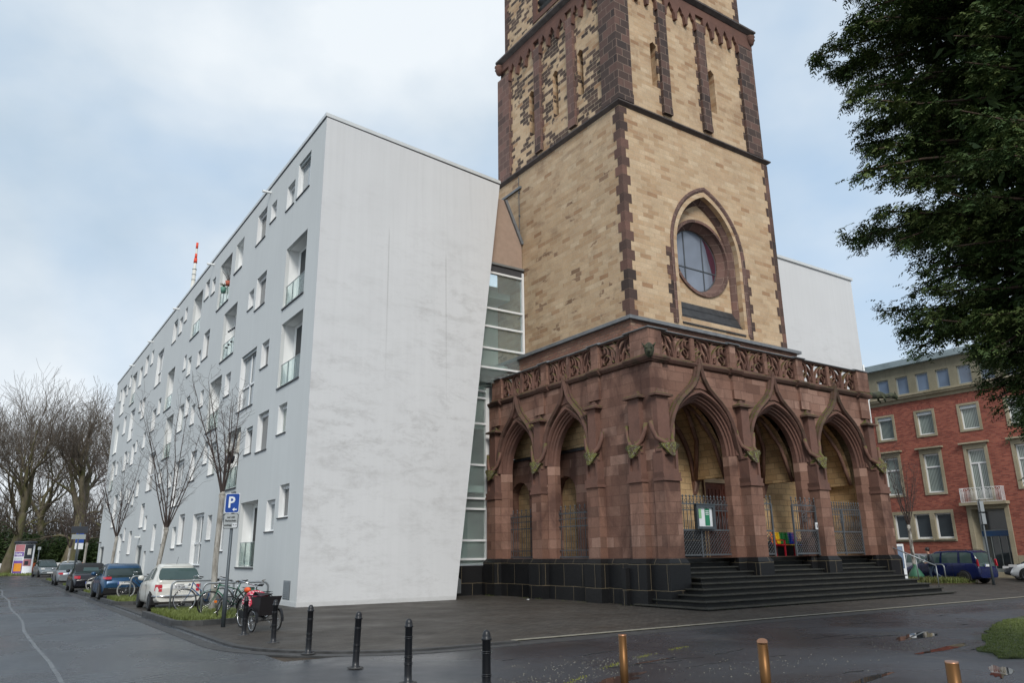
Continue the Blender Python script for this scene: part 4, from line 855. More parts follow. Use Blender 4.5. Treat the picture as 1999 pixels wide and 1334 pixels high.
# ---- string course and balustrade ----
m = MB(); prof = [(.0, 8.22), (.0, 8.24), (.08, 8.28), (.14, 8.37), (.14, 8.42), (.0, 8.49), (-.3, 8.49), (-.3, 8.22)]
x0, y0 = WXL, WYF
pth = [(PXR + .05, 21.5), (PXR + .05, y0 - .13)]
for (a, b) in BF[::-1]:
    c = (a + b) / 2 if a > 19 else 18.95
    if a > 19 and a < 31: pth += [(c + .12, y0), (c + .12, y0 - .13), (c - .50, y0 - .13), (c - .50, y0)]
    elif a > 31: pth += [(31.1, y0 - .13), (31.1, y0)]
pth += [(19.35, y0), (19.35, y0 - .15), (x0 - .15, y0 - .15), (x0 - .15, 19.9), (x0, 19.9)]
for c in (21.70, 24.99, 28.6): pth += [(x0, c - .32), (x0 - .13, c - .32), (x0 - .13, c + .32), (x0, c + .32)]
pth += [(x0, PYB)]
m.sweep(pth, [(-o, z) for o, z in prof], lambda u, v, w: (u, v, w)); cb(m, 'string_course', 'hood_stone')
m = MB(); prof2 = [(-.34, 9.42), (.02, 9.42), (.08, 9.44), (.08, 9.47), (-.08, 9.52), (-.30, 9.50)]
m.sweep(pth, [(-o, z) for o, z in prof2], lambda u, v, w: (u, v, w)); cb(m, 'balustrade_coping', 'lead_coping')
def post(u0, u1, mp, d=.0):
    m = MB(); m.plate([(u0, 8.5), (u1, 8.5), (u1, 9.42), (u0, 9.42)], [], mp, -d, .2); m.plate([(u0 - .01, 8.5), (u1 + .01, 8.5), (u1 + .01, 8.58), (u0 - .01, 8.58)], [], mp, -d - .02, .202); return cb(m, 'balustrade_post', 'red_stone')
FP = [(20.76, 20.93, .02), (22.78, 23.14, .10), (24.96, 25.12, .02), (26.92, 27.32, .10), (29.14, 29.30, .02), (31.2, 32.05, .13)]
LP = [(21.46, 21.88, .10), (23.36, 23.52, .02), (24.78, 25.18, .10), (26.66, 26.82, .02), (28.25, 29.0, .10)]
for a, b, d in FP: post(a, b, FR(WYF), d)
for a, b, d in LP: post(a, b, LF(WXL), d)
m = MB(); m.box(WXL - .14, 19.12, WYF - .14, WYF + .2, 8.5, 9.42); m.box(WXL - .141, WXL + .2, WYF + .202, 19.62, 8.5, 9.419); m.plate([(18.9, 8.9), (19.08, 8.9), (19.08, 9.15), (18.9, 9.15)], [], FR(WYF), -.15, -.1); cb(m, 'balustrade_corner_post', 'red_stone')
def tracery(u0, u1, mp):
    """flowing tracery: central stem, two sweeping mouchettes and curls, all cut from one slab"""
    m = MB(); z0, z1 = 8.49, 9.425; W_ = u1 - u0; H = z1 - z0; c = (u0 + u1) / 2
    m.plate([(u0, z0), (u1, z0), (u1, z1), (u0, z1)], [[(u0 + .04, z0 + .05), (u1 - .04, z0 + .05), (u1 - .04, z1 - .04), (u0 + .04, z1 - .04)]], mp, .02, .20)
    def bar(pts, w=.036, w0=.03, w1=.17):
        # smooth the control points
        P = [Vector((c + x * W_ / 2, z0 + y * H)) for x, y in pts]; Q = []
        for i in range(len(P) - 1):
            a, b, cc, d = P[max(i - 1, 0)], P[i], P[i + 1], P[min(i + 2, len(P) - 1)]
            for j in range(4):
                t = j / 4; Q.append(.5 * ((2 * b) + (cc - a) * t + (2 * a - 5 * b + 4 * cc - d) * t * t + (3 * b - a - 3 * cc + d) * t ** 3))
        Q.append(P[-1]); m.sweep([(q.x, q.y) for q in Q], [(-w, w0 + .03), (0, w0), (w, w0 + .03), (w, w1), (-w, w1)], mp)
    bar([(0, 0), (0, .3), (0, .6), (0, .8)], .034)
    for s_ in (-1, 1):
        bar([(s_ * .0, .74), (s_ * .12, .9), (s_ * .3, 1.0)], .03)
        bar([(s_ * .05, .05), (s_ * .16, .45), (s_ * .42, .78), (s_ * .8, .95)])
        bar([(s_ * .92, .12), (s_ * .62, .3), (s_ * .5, .6), (s_ * .60, .85)], .03)
        bar([(s_ * .3, .02), (s_ * .42, .35), (s_ * .66, .48), (s_ * .84, .30), (s_ * .76, .12)], .032)
        bar([(s_ * .95, .50), (s_ * .74, .62), (s_ * .78, .82), (s_ * .96, .82)], .028)
        bar([(s_ * .18, .12), (s_ * .25, .2), (s_ * .24, .34)], .024)
    return cb(m, 'tracery_panel', 'moulding_stone')
def spans(lo, posts): 
    r = []; a = lo
    for p in posts: r.append((a, p[0])); a = p[1]
    return r
for a, b in spans(19.12, FP): tracery(a, b, FR(WYF - .02))
for a, b in spans(19.62, LP): tracery(a, b, LF(WXL - .02))
m = MB(); m.box(WXL + .3, PXR, WYF + .3, TY0 - .28, 8.25, 8.32); m.box(WXL + .3, TX0 - .3, TY0 - .28, PYB, 8.25, 8.32); cb(m, 'porch_roof', 'lead_coping')
# ---- interior ----
m = MB(); m.plate([(TX0 - .6, ZF), (TX1 + 1.4, ZF), (TX1 + 1.4, 8.24), (TX0 - .6, 8.24)], [arch(CX, 1.45, 5.0, 1.9, 10, ZF + .002)], FR(TY0 - .02), 0, .5); m.box(PXR - .62, PXR - .601, WYF + .75, TY0, ZF, 8.24); cb(m, 'inner_wall', 'interior_yellow')
m = MB(); pa, pb = arch(CX, 1.62, 5.0, 2.1, 10, ZF), arch(CX, 1.22, 5.0, 1.65, 10, ZF); ring_strip(m, pa, TY0 - .03, pa, TY0 - .12); ring_strip(m, pa, TY0 - .12, pb, TY0 + .25); ring_strip(m, pb, TY0 + .25, pb, TY0 + .5); cb(m, 'door_arch', 'moulding_stone', recalc=False)
dm = MB(); dm.box(CX - 1.3, CX - .01, TY0 + .4, TY0 + .48, ZF, 4.45); dm.box(CX + .01, CX + 1.3, TY0 + .4, TY0 + .48, ZF, 4.45)
for s_ in (-1, 1):
    for i in range(5): dm.box(CX + s_ * (.14 + i * .22) - .03, CX + s_ * (.14 + i * .22) + .03, TY0 + .37, TY0 + .4, ZF + .2, 4.2)
door = cb(dm, 'portal_door', 'door_wood')
m = MB(); m.box(CX - 1.4, CX + 1.4, TY0 + .32, TY0 + .5, 4.452, 4.62); 
for s_ in (-1, 1):
    m.tube([(CX + s_ * .1, TY0 + .4, 4.62), (CX + s_ * .1, TY0 + .4, 5.3), (CX + s_ * .55, TY0 + .4, 5.75), (CX + s_ * .95, TY0 + .4, 5.25), (CX + s_ * .95, TY0 + .4, 4.62)], .045, 6)
m.tube([(CX, TY0 + .4, 4.62), (CX, TY0 + .4, 6.6)], .05, 6); cb(m, 'tympanum_tracery', 'yellow_stone'); m = MB(); m.box(CX - 1.5, CX + 1.5, TY0 + .5, TY0 + .55, ZF, 7.2); cb(m, 'portal_dark', 'black_interior')
# ribs springing from corbels, dark vault
def rib(m, pts, r=.10): m.tube(pts, r, 6)
m = MB()
for x in (19.5, 23.13, 27.3, 31.3):
    m.add([(x - .09, TY0 - .05, 3.9), (x + .09, TY0 - .05, 3.9), (x + .16, TY0 - .25, 4.5), (x - .16, TY0 - .25, 4.5), (x - .12, TY0, 3.85), (x + .12, TY0, 3.85), (x + .16, TY0, 4.5), (x - .16, TY0, 4.5)], [(0, 1, 2, 3), (1, 5, 6, 2), (0, 3, 7, 4), (3, 2, 6, 7), (0, 4, 5, 1)])
for c, h in ((21.3, 1.75), (25.2, 1.95), (29.3, 1.9)):
    A_ = arch(c, h, 4.45, 2.7, 9); rib(m, [(u, TY0 - .12, v) for u, v in A_], .11)
    for s_ in (-1, 1):
        for t_ in (1,): rib(m, [(c + s_ * h, TY0 - .2, 4.45), (c + s_ * h * .8, TY0 - .7, 5.9), (c + s_ * h * .4, TY0 - 1.0, 6.9), (c, TY0 - 1.25, 7.35)], .09); rib(m, [(c + s_ * h, WYF + .85, 4.45), (c + s_ * h * .8, WYF + 1.0, 5.9), (c + s_ * h * .4, WYF + 1.15, 6.9), (c, WYF + 1.27, 7.35)], .09)
for x in (23.13, 27.3): rib(m, [(x, TY0 - .15, 4.45), (x, TY0 - .5, 5.9), (x, TY0 - 1.25, 6.9), (x, WYF + .9, 5.9)], .10)
cb(m, 'vault_rib', 'red_trim')
m = MB()
for c, h in ((21.3, 1.75), (25.2, 1.95), (29.3, 1.9)):      # vault webs: dome-like pointed shells
    n1, n2 = 10, 6; A_ = arch(c, h, 4.45, 2.75, n1 // 2); ys_ = [WYF + .76 + (TY0 - .04 - WYF - .76) * j / n2 for j in range(n2 + 1)]
    b = len(m.v)
    for j, yy in enumerate(ys_):
        k_ = sin(pi * j / n2); 
        for (u, v) in A_: m.v.append((u, yy, v + .35 * k_ * (v - 4.45) / 2.75))
    nn = len(A_)
    for j in range(n2):
        for i in range(nn - 1): m.f.append([b + j * nn + i, b + j * nn + i + 1, b + (j + 1) * nn + i + 1, b + (j + 1) * nn + i]); m.fm.append(0); m.sm.append(False)
cb(m, 'vault_web', 'interior_yellow', recalc=False)
m = MB(); m.box(TX0 - .5, CX - 1.7, TY0 - .05, TY0 - .021, ZF, 2.55); cb(m, 'dado', 'black_plinth'); m = MB(); m.box(CX + 1.7, PXR - .7, TY0 - .05, TY0 - .021, ZF, 2.1); cb(m, 'dado', 'black_plinth')
# side bays seen from the street: red wall with small yellow-lined niche, sloping yellow soffit
m = MB(); m.plate([(19.9, ZF), (PYB - .3, ZF), (PYB - .3, 5.75), (19.9, 5.75)], [[(c - .72, ZF + .05)] + [(c - .72 * cos(pi * i / 8), 4.1 + .72 * sin(pi * i / 8)) for i in range(9)] + [(c + .72, ZF + .05)] for c in (25.3, 28.6)], LF(19.75), 0, .45); cb(m, 'inner_side_wall', 'red_stone')
m = MB(); m.box(20.15, 20.19, 20, PYB, ZF, 6); m.quad((19.74, 19.9, 5.9), (19.74, PYB, 5.9), (19.45, PYB, 7.9), (19.45, 19.9, 7.9)); cb(m, 'niche_lining', 'interior_yellow', recalc=False)
m = MB(); m.box(19.66, 20.1, 19.9, PYB - .3, 5.752, 5.86); m.box(19.3, 20.2, 19.9, PYB, 7.9, 8.2); m.box(19.4, 20.2, 20.9, 21.25, ZF, 8.2); cb(m, 'side_ledge', 'dark_slab')
m = MB(); m.box(WXL + .3, PXR - .3, 19.46, TY0 + .4, 1.3, ZF); m.box(WXL + .3, 20.3, TY0 + .4, PYB, 1.3, ZF - .01); cb(m, 'porch_floor', 'wet_step')
# ---- black plinth ----
m = MB()
def pl(x0, x1, y0, y1, e=.13, ztop=1.5):
    m.box(x0 - e, x1 + e, y0 - e, y1 + e, -.02, ztop - .14)
    A_ = [(x0 - e, y0 - e), (x1 + e, y0 - e), (x1 + e, y1 + e), (x0 - e, y1 + e)]; B_ = [(x0 - .02, y0 - .02), (x1 + .02, y0 - .02), (x1 + .02, y1 + .02), (x0 - .02, y1 + .02)]
    m.add([(x, y, ztop - .139) for x, y in A_] + [(x, y, ztop) for x, y in B_], [(0, 1, 5, 4), (1, 2, 6, 5), (2, 3, 7, 6), (3, 0, 4, 7), (4, 5, 6, 7)])
for u0, u1 in BF: pl(u0, u1, WYF - .45, WYF + .7, .11)
for u0, u1 in BL: pl(WXL - .32, WXL + .5, u0, u1, .13, 1.502)
pl(WXL, WXL + .75, WYF + .1, PYB, .10, 1.498)
for i, c in enumerate(AF): pass
for (a, b) in ((23.50, 24.0), (22.4, 22.88), (26.6, 27.0), (27.6, 28.0), (31.0, 31.22)): pl(a, b, WYF + .0, WYF + .7, .05, 1.496)
pl(PXR - .7, PXR, WYF, TY0 + 6, .1, 1.499); m.box(PXR - 14, PXR - .3, 19.9, 20.1, -.02, 1.2)
cb(m, 'plinth', 'black_plinth')
# ---- steps ----
st = thing('entrance_steps', 'wide dark stone steps with worn nosings climbing to the porch', 'steps', (25, 17, 0)) if 0 else None
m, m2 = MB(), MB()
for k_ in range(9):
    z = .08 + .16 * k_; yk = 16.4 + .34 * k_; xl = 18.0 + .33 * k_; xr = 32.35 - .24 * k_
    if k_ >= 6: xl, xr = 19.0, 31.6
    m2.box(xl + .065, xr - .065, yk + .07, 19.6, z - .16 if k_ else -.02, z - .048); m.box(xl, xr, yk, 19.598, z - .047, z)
fs = cb(m, 'front_steps', 'step_stone', bevel=.012); m2.build('risers', 'riser_shade', fs, off=CO)
# gargoyles
def gargoyle(name, pts, rad):
    m = MB(); m.tube(pts, rad, 8); p = Vector(pts[-1]); d = (Vector(pts[-1]) - Vector(pts[-2])).normalized(); s_ = d.cross(Vector((0, 0, 1))).normalized()
    for k_ in (-1, 1): m.tube([p - d * .12 + s_ * k_ * .08 + Vector((0, 0, .06)), p - d * .22 + s_ * k_ * .14 + Vector((0, 0, .17))], [.035, .008], 5); m.tube([Vector(pts[2]) + s_ * k_ * .1, Vector(pts[2]) + s_ * k_ * .16 + Vector((0, 0, -.2)) + d * .1, Vector(pts[2]) + s_ * k_ * .12 + Vector((0, 0, -.3)) + d * .2], [.06, .05, .03], 5)
    m.tube([p + Vector((0, 0, -.07)), p + d * .1 + Vector((0, 0, -.11))], [.05, .03], 5); m.tube([p + Vector((0, 0, .03)), p + d * .14 + Vector((0, 0, .01))], [.06, .03], 5)
    return cb(m, name, 'lichen_dark')
bark('lichen_dark', (.02, .022, .016), (.07, .075, .04), (.06, .075, .03), 8)
gargoyle('gargoyle', [(32.0, 18.75, 8.42), (32.4, 18.7, 8.42), (32.8, 18.65, 8.50), (33.2, 18.6, 8.46), (33.6, 18.55, 8.55), (33.9, 18.52, 8.50)], [.16, .15, .17, .11, .13, .12])
m = MB(); c = Vector((WXL - .26, WYF - .26, 8.55)); m.lathe([(.05, -.28), (.12, -.2), (.17, -.05), (.18, .08), (.12, .2), (.05, .26)], 9, c); 
for s_ in (-1, 1): m.tube([c + Vector((.1 * s_, -.1 * s_, .12)), c + Vector((.17 * s_, -.17 * s_, .26))], [.05, .01], 5); m.tube([c + Vector((.06 * s_ - .1, -.06 * s_ - .1, .06)), c + Vector((.07 * s_ - .14, -.07 * s_ - .14, .05))], [.04, .02], 5)
m.tube([c + Vector((-.08, -.08, -.05)), c + Vector((-.2, -.2, -.12))], [.07, .04], 6); cb(m, 'gargoyle_head', 'lichen_dark')
# ================= ironwork of the porch =================
def grille(name, u0, u1, mp, z0, zt, lattice, bars, d=.0, label=None, disc=False):
    m = MB(); P = lambda u, v, w=0: mp(u, v, w + d)
    for z_, t_ in ((z0, .03), (zt, .025), (zt - .22, .018)) + (((2.45, .03),) if lattice else ((2.72, .022), (z0 + .25, .018))):
        m.plate([(u0, z_ - t_), (u1, z_ - t_), (u1, z_ + t_), (u0, z_ + t_)], [], mp, d - .015, d + .015)
    n = bars
    for i in range(n + 1):
        u = u0 + (u1 - u0) * i / n; zb = 2.45 if lattice else z0
        w_ = .011; m.plate([(u - w_, zb), (u + w_, zb), (u + w_, zt + .12), (u - w_, zt + .12)], [], mp, d - w_, d + w_)
        # spear and cross finial
        c = P(u, zt + .12); m.lathe([(.008, 0), (.03, .05), (.012, .09), (.012, .11)], 6, c); c = P(u, zt + .26)
        m.plate([(u - .05, zt + .245), (u + .05, zt + .245), (u + .05, zt + .275), (u - .05, zt + .275)], [], mp, d - .008, d + .008); m.lathe([(.012, -.04), (.03, 0), (.004, .07)], 6, c)
        if i < n:
            um = u + (u1 - u0) / n / 2; m.tube([P(u, zt + .0), P(um - .02, zt + .10), P(um, zt + .16)], .009, 4, cap=False); m.tube([P(u + (u1 - u0) / n, zt), P(um + .02, zt + .10), P(um, zt + .16)], .009, 4, cap=False)
            m.tube([P(um + .04 * cos(t), zt - .11 + .07 * sin(t)) for t in [2 * pi * q / 8 for q in range(8)]], .008, 4, closed=True)
            if not lattice:     # twisted secondary bar
                m.tube([P(um + .012 * (-1) ** q, z0 + (zt - .22 - z0) * q / 22) for q in range(23)], .009, 4)
            else: m.tube([P(um, 2.45), P(um, 2.75 + .2 * (i % 2)), P(um, 2.9)], [.012, .010, .003], 4)
    if lattice:
        s_ = .135; W_, H_ = u1 - u0, 2.45 - z0; k = -int(H_ / s_) - 1
        while k * s_ < W_:
            for sg in (0, 1):
                a = k * s_; pts = []
                x0, x1 = max(a, 0), min(a + H_, W_)
                if x1 > x0:
                    q = [(x0, x0 - a), (x1, x1 - a)]
                    if sg: q = [(W_ - x, y) for x, y in q]
                    m.tube([P(u0 + x, z0 + y, .006 * (1 - 2 * sg)) for x, y in q], .0115, 4, cap=False)
            k += 1
        npost = 2 if W_ > 1.6 else 1
        for q in range(npost + 1):
            u = u0 + W_ * q / npost; m.plate([(u - .032, z0 - .08), (u + .032, z0 - .08), (u + .032, zt), (u - .032, zt)], [], mp, d - .03, d + .03)
        if disc:
            c = ((u0 + u1) / 2, 2.95)
            for r in (.17, .055): m.tube([P(c[0] + r * cos(t), c[1] + r * sin(t)) for t in [2 * pi * q / 14 for q in range(14)]], .013, 4, closed=True)
            for q in range(8): t = pi * q / 4; m.tube([P(c[0] + .05 * cos(t), c[1] + .05 * sin(t)), P(c[0] + .22 * cos(t), c[1] + .22 * sin(t))], .011, 4)
    o = cb(m, name, 'iron'); 
    if label: o['label'] = label
    return o
GF = FR(19.25)
grille('iron_gate', 19.55, 22.62, GF, 1.60, 3.36, True, 17, disc=True)
grille('iron_gate', 28.35, 30.95, GF, 1.60, 3.36, True, 15, disc=True)
def swung(px, py, ang): return lambda u, v, w: (px + u * cos(ang) - w * sin(ang), py + u * sin(ang) + w * cos(ang), v)
grille('iron_gate', 0, 1.0, swung(23.85, 19.2, radians(-8)), 1.60, 3.46, True, 5, label='narrow gate leaf beside the middle pier')
grille('iron_gate', 0, 1.5, swung(26.95, 18.62, radians(180 + 2)), 1.60, 3.40, True, 5, disc=True, label='open gate leaf with a white lock plate')
m = MB(); m.box(26.80, 26.93, 18.55, 18.58, 2.50, 2.76); cb(m, 'lock_plate', 'sign_white'); m = MB(); m.box(26.85, 26.88, 18.53, 18.55, 2.56, 2.70); cb(m, 'lock', 'black_paint')
for (a, b) in ((22.55, 24.95), (26.1, 28.4)): grille('iron_grille', a, b, LF(19.0), 1.56, 3.22, False, 8 if b < 25 else 7)
nb = thing('notice_board', 'small glazed notice board with green and white posters hung on the left iron gate', 'notice board', (21.2, 19.15, 2.9))
m = MB(); m.plate([(-.47, -.42), (.47, -.42), (.47, .42), (-.47, .42)], [[(-.38, -.33), (.38, -.33), (.38, .33), (-.38, .33)]], lambda u, v, w: (u, w, v), -.1, .0); m.box(-.5, .5, -.12, .01, .422, .46); m.build('frame', 'grey_post', nb)
m = MB(); m.box(-.39, .39, -.03, -.012, -.34, .34); m.build('backing', 'sign_white', nb)
m = MB(); m.box(.0, .24, -.04, -.031, -.30, .30); m.build('poster', 'poster_green', nb); m = MB(); m.box(-.36, -.18, -.04, -.031, -.05, .28); m.build('poster', 'poster_light', nb)
for i, z_ in enumerate((.2, .14, .08)): m = MB(); m.box(.03, .2, -.044, -.0405, z_, z_ + .025); m.build('print_line', 'sign_white', nb)
# rainbow bench
bn = thing('park_bench', 'rainbow painted slatted bench with red legs against the porch wall', 'bench', (28.1, 20.85, 1.5))
cols = ['bench_orange', 'bench_yellow', 'bench_green', 'bench_green', 'bench_blue', 'bench_violet']
bk = MB()
for i in range(6):
    bk.mi = i
    x = -.85 + i * 1.7 / 6
    for j in range(7): bk.box(x, x + 1.7 / 6, .16 + j * .010, .19 + j * .010, .50 + j * .068, .50 + j * .068 + .050)
    bk.box(x + .10, x + .15, .15, .20, .5, .96)
bk.mi = 5; bk.box(-.86, .86, .20, .25, .5, .54)
bk.build('backrest', cols, bn)
bs = MB()
for i, c in enumerate([0, 0, 1, 2, 3, 4]):
    bs.mi = i; x = -.85 + i * 1.7 / 6
    for j in range(4): bs.box(x, x + 1.7 / 6, -.30 + j * .115, -.20 + j * .115, .43, .465)
bs.build('seat', ['bench_red', 'bench_orange', 'bench_yellow', 'bench_green', 'bench_blue', 'bench_violet'], bn)
for x in (-.6, .6): m = MB(); m.box(x - .03, x + .03, -.28, -.23, 0, .66); m.box(x - .03, x + .03, .16, .21, 0, .5); m.box(x - .03, x + .03, -.28, .2, .62, .66); m.box(x - .028, x + .028, -.22, .155, .38, .425); m.build('leg', 'bench_red', bn)
hr = thing('handrail', 'thin galvanised handrail going down the right end of the church steps', 'handrail', (31.7, 18, 0))
m = MB(); m.tube([(31.5, 18.55, 1.90), (32.15, 16.95, 1.06)], .025, 8); m.build('rail', 'galvanised', hr, off=(31.7, 18, 0))
for p, z0, z1 in (((31.58, 18.35), .85, 1.78), ((31.9, 17.6), .5, 1.40), ((32.15, 16.95), .2, 1.06)): m = MB(); m.tube([(*p, z0), (*p, z1)], .02, 8); m.build('post', 'galvanised', hr, off=(31.7, 18, 0))
sv = thing('info_stele', 'white framed information board standing behind the right end of the steps', 'information board', (33.9, 19.4, 0), radians(-30))
m = MB(); m.plate([(-.2, 0), (.2, 0), (.2, 1.95), (-.2, 1.95)], [[(-.14, .9), (.14, .9), (.14, 1.85), (-.14, 1.85)]], lambda u, v, w: (u, w, v), -.04, .04); m.build('frame', 'sign_white', sv)
m = MB(); m.box(-.15, .15, -.02, .02, .88, 1.87); m.build('panel', 'sky_glass', sv)

# ================= red brick office building =================
BX = 52.0; bb = thing('office_building', 'red brick office building with beige stone window frames and a grey attic storey', 'building', (BX, 18, 0)); BO = (BX, 18, 0)
BL_ = LF(BX)
cs = [29.44, 26.62, 23.74, 20.88, 18.0, 15.15, 12.3, 9.45, 6.6]
holes = []; items = []
for i, c in enumerate(cs):
    items.append(('s', c, .70, 9.07, 10.92)); 
    if i != 2: items.append(('m', c, .74, 5.2, 8.22)); 
    else: items.append(('f', c, .74, 4.58, 8.22))
groups3 = [(25.75, 29.95), (13.2, 20.0)]
for t_, c, h, z0, z1 in items: holes.append([(c - h + .01, z0 + .01), (c + h - .01, z0 + .01), (c + h - .01, z1 - .01), (c - h + .01, z1 - .01)])
holes.append([(25.76, 2.21), (29.94, 2.21), (29.94, 4.2), (25.76, 4.2)]); holes.append([(22.4, .02), (24.86, .02), (24.86, 4.34), (22.4, 4.34)])
for a in (19.0, 16.2, 13.4, 10.6): holes.append([(a, 2.21), (a + 1.8, 2.21), (a + 1.8, 4.2), (a, 4.2)])
m = MB(); m.plate([(4, 0), (30.62, 0), (30.62, 11.62), (4, 11.62)], holes, BL_, 0, .4); m.box(BX + .4, BX + 12, 30.2, 30.62, 0, 11.6); m.box(BX + 11.6, BX + 12, 4, 30.2, 0, 14); cb2 = lambda m, n, mt, p=None, **k: m.build(n, mt, p or bb, off=BO, **k)
cb2(m, 'brick_wall', 'red_brick')
random.seed(21)
for t_, c, h, z0, z1 in items:
    f = MB(); e = .16 if t_ == 's' else .20
    f.plate([(c - h, z0), (c + h, z0), (c + h, z1), (c - h, z1)], [[(c - h + e, z0 + .14), (c + h - e, z0 + .14), (c + h - e, z1 - (.14 if t_ == 's' else .30)), (c - h + e, z1 - (.14 if t_ == 's' else .30))]], BL_, -.05, .25)
    w = cb2(f, 'window', 'beige_stone')
    zi0, zi1, ui0, ui1 = z0 + .14, z1 - (.14 if t_ == 's' else .30), c - h + e, c + h - e
    g = MB(); hs = []; zt = zi1 - (.22 if t_ == 's' else .12)
    if t_ == 's': hs = [[(ui0 + .06, zi0 + .10), (ui1 - .06, zi0 + .10), (ui1 - .06, zt), (ui0 + .06, zt)]]
    elif t_ == 'm': zm = zi0 + (zi1 - zi0) * .66; hs = [[(ui0 + .07, zi0 + .10), (ui1 - .07, zi0 + .10), (ui1 - .07, zm - .05), (ui0 + .07, zm - .05)], [(ui0 + .07, zm + .05), (ui1 - .07, zm + .05), (ui1 - .07, zt), (ui0 + .07, zt)]]
    else: zm = zi0 + (zi1 - zi0) * .72; hs = [[(ui0 + .07, zi0 + .08), (c - .05, zi0 + .08), (c - .05, zm - .05), (ui0 + .07, zm - .05)], [(c + .05, zi0 + .08), (ui1 - .07, zi0 + .08), (ui1 - .07, zm - .05), (c + .05, zm - .05)], [(ui0 + .07, zm + .05), (ui1 - .07, zm + .05), (ui1 - .07, zt), (ui0 + .07, zt)]]
    g.plate([(ui0, zi0), (ui1, zi0), (ui1, zi1), (ui0, zi1)], hs, BL_, .14, .22); g.build('frame', 'white_frame', w, off=BO)
    p = MB(); p.quad((BX + .2, ui0, zi0), (BX + .2, ui1, zi0), (BX + .2, ui1, zi1), (BX + .2, ui0, zi1)); p.build('pane', {'s': random.choice(['blind_glass', 'curtain_glass']), 'm': 'curtain_glass', 'f': 'curtain_glass'}[t_], w, recalc=False, off=BO)
    if t_ == 's': b_ = MB(); b_.box(BX + .04, BX + .13, ui0 + .01, ui1 - .01, zt + .01, zi1 - .01); b_.build('blind_box', 'shutter_white', w, off=BO)
    else: b_ = MB(); b_.box(BX - .26, BX + .0, c - h - .16, c + h + .16, z1 + .03, z1 + .14); b_.build('hood', 'beige_stone', w, off=BO)
    if t_ == 's': s_ = MB(); s_.box(BX - .010, BX + .002, c - h, c + h, z1 + .02, z1 + .28); s_.build('brick_lintel', 'soldier_brick', w, off=BO)
def gwin(a, b, name='window'):
    f = MB(); f.plate([(a, 2.2), (b, 2.2), (b, 4.21), (a, 4.21)], [[(a + .16, 2.38), (b - .16, 2.38), (b - .16, 4.0), (a + .16, 4.0)]], BL_, -.05, .25); w = cb2(f, name, 'beige_stone')
    g = MB(); g.plate([(a + .16, 2.38), (b - .16, 2.38), (b - .16, 4.0), (a + .16, 4.0)], [[(a + .25, 2.50), (b - .25, 2.50), (b - .25, 3.92), (a + .25, 3.92)]], BL_, .12, .2); g.build('frame', 'white_frame', w, off=BO)
    p = MB(); p.quad((BX + .18, a + .2, 2.4), (BX + .18, b - .2, 2.4), (BX + .18, b - .2, 4), (BX + .18, a + .2, 4)); p.build('pane', 'window_glass', w, recalc=False, off=BO)
    s_ = MB(); s_.box(BX - .14, BX - .0, a + .05, b - .05, 2.30, 2.37); s_.build('sill', 'beige_stone', w, off=BO)
for a in (25.75, 27.15, 28.55): gwin(a, a + 1.4)
for a in (19.0, 16.2, 13.4, 10.6): gwin(a, a + 1.8)
m = MB(); m.box(BX - .07, BX + .3, 4, 30.66, 11.62, 11.86); m.box(BX - .30, BX + .3, 4, 30.7, 11.862, 12.0); m.box(BX - .38, BX + .3, 4, 30.75, 12.002, 12.14); cb2(m, 'cornice', 'beige_stone')
hs = []; tw = []; y = 29.3
while y > 5: tw.append(y); hs.append([(y - .44, 12.24), (y + .44, 12.24), (y + .44, 13.48), (y - .44, 13.48)]); y -= 1.41
m = MB(); m.plate([(4, 12.145), (30.4, 12.145), (30.4, 14.2), (4, 14.2)], hs, LF(BX + .12), 0, .3); m.box(BX + .42, BX + 11, 30.1, 30.4, 12.1, 14.2); cb2(m, 'attic_wall', 'panel_stone')
for y in tw:
    g = MB(); g.plate([(y - .44, 12.24), (y + .44, 12.24), (y + .44, 13.48), (y - .44, 13.48)], [[(y - .36, 12.30), (y + .36, 12.30), (y + .36, 13.40), (y - .36, 13.40)]], LF(BX + .12), .10, .2); w = cb2(g, 'attic_window', 'grey_frame')
    p = MB(); p.quad((BX + .26, y - .4, 12.26), (BX + .26, y + .4, 12.26), (BX + .26, y + .4, 13.44), (BX + .26, y - .4, 13.44)); p.build('pane', 'sky_glass', w, recalc=False, off=BO)
m = MB(); m.box(BX - .25, BX + .5, 4, 30.6, 14.2, 14.62); m.box(BX + .5, BX + 11, 4, 30.5, 14.2, 14.5); cb2(m, 'roof_fascia', 'zinc')
m = MB()
for i in range(14): m.box(BX + 1.5, BX + 1.54, 10 + i * 1.2, 10.04 + i * 1.2, 14.5, 15.4)
m.box(BX + 1.5, BX + 1.54, 10, 25.6, 15.36, 15.4); m.box(BX + 1.5, BX + 1.54, 10, 25.6, 15.0, 15.03); cb2(m, 'roof_railing', 'white_frame')
m = MB(); m.plate([(22.38, 0), (24.88, 0), (24.88, 4.36), (22.38, 4.36)], [[(22.64, .001), (24.62, .001), (24.62, 4.12), (22.64, 4.12)]], BL_, -.08, .9); pt = cb2(m, 'portal', 'beige_stone')
m = MB(); m.plate([(22.64, .3), (24.62, .3), (24.62, 4.12), (22.64, 4.12)], [[(22.72, 2.85), (24.54, 2.85), (24.54, 4.0), (22.72, 4.0)]] + [[(22.72 + i * .46, .5), (23.14 + i * .46, .5), (23.14 + i * .46, 2.45), (22.72 + i * .46, 2.45)] for i in range(4)], BL_, .80, .88); dd = cb2(m, 'entrance_door', 'grey_frame')
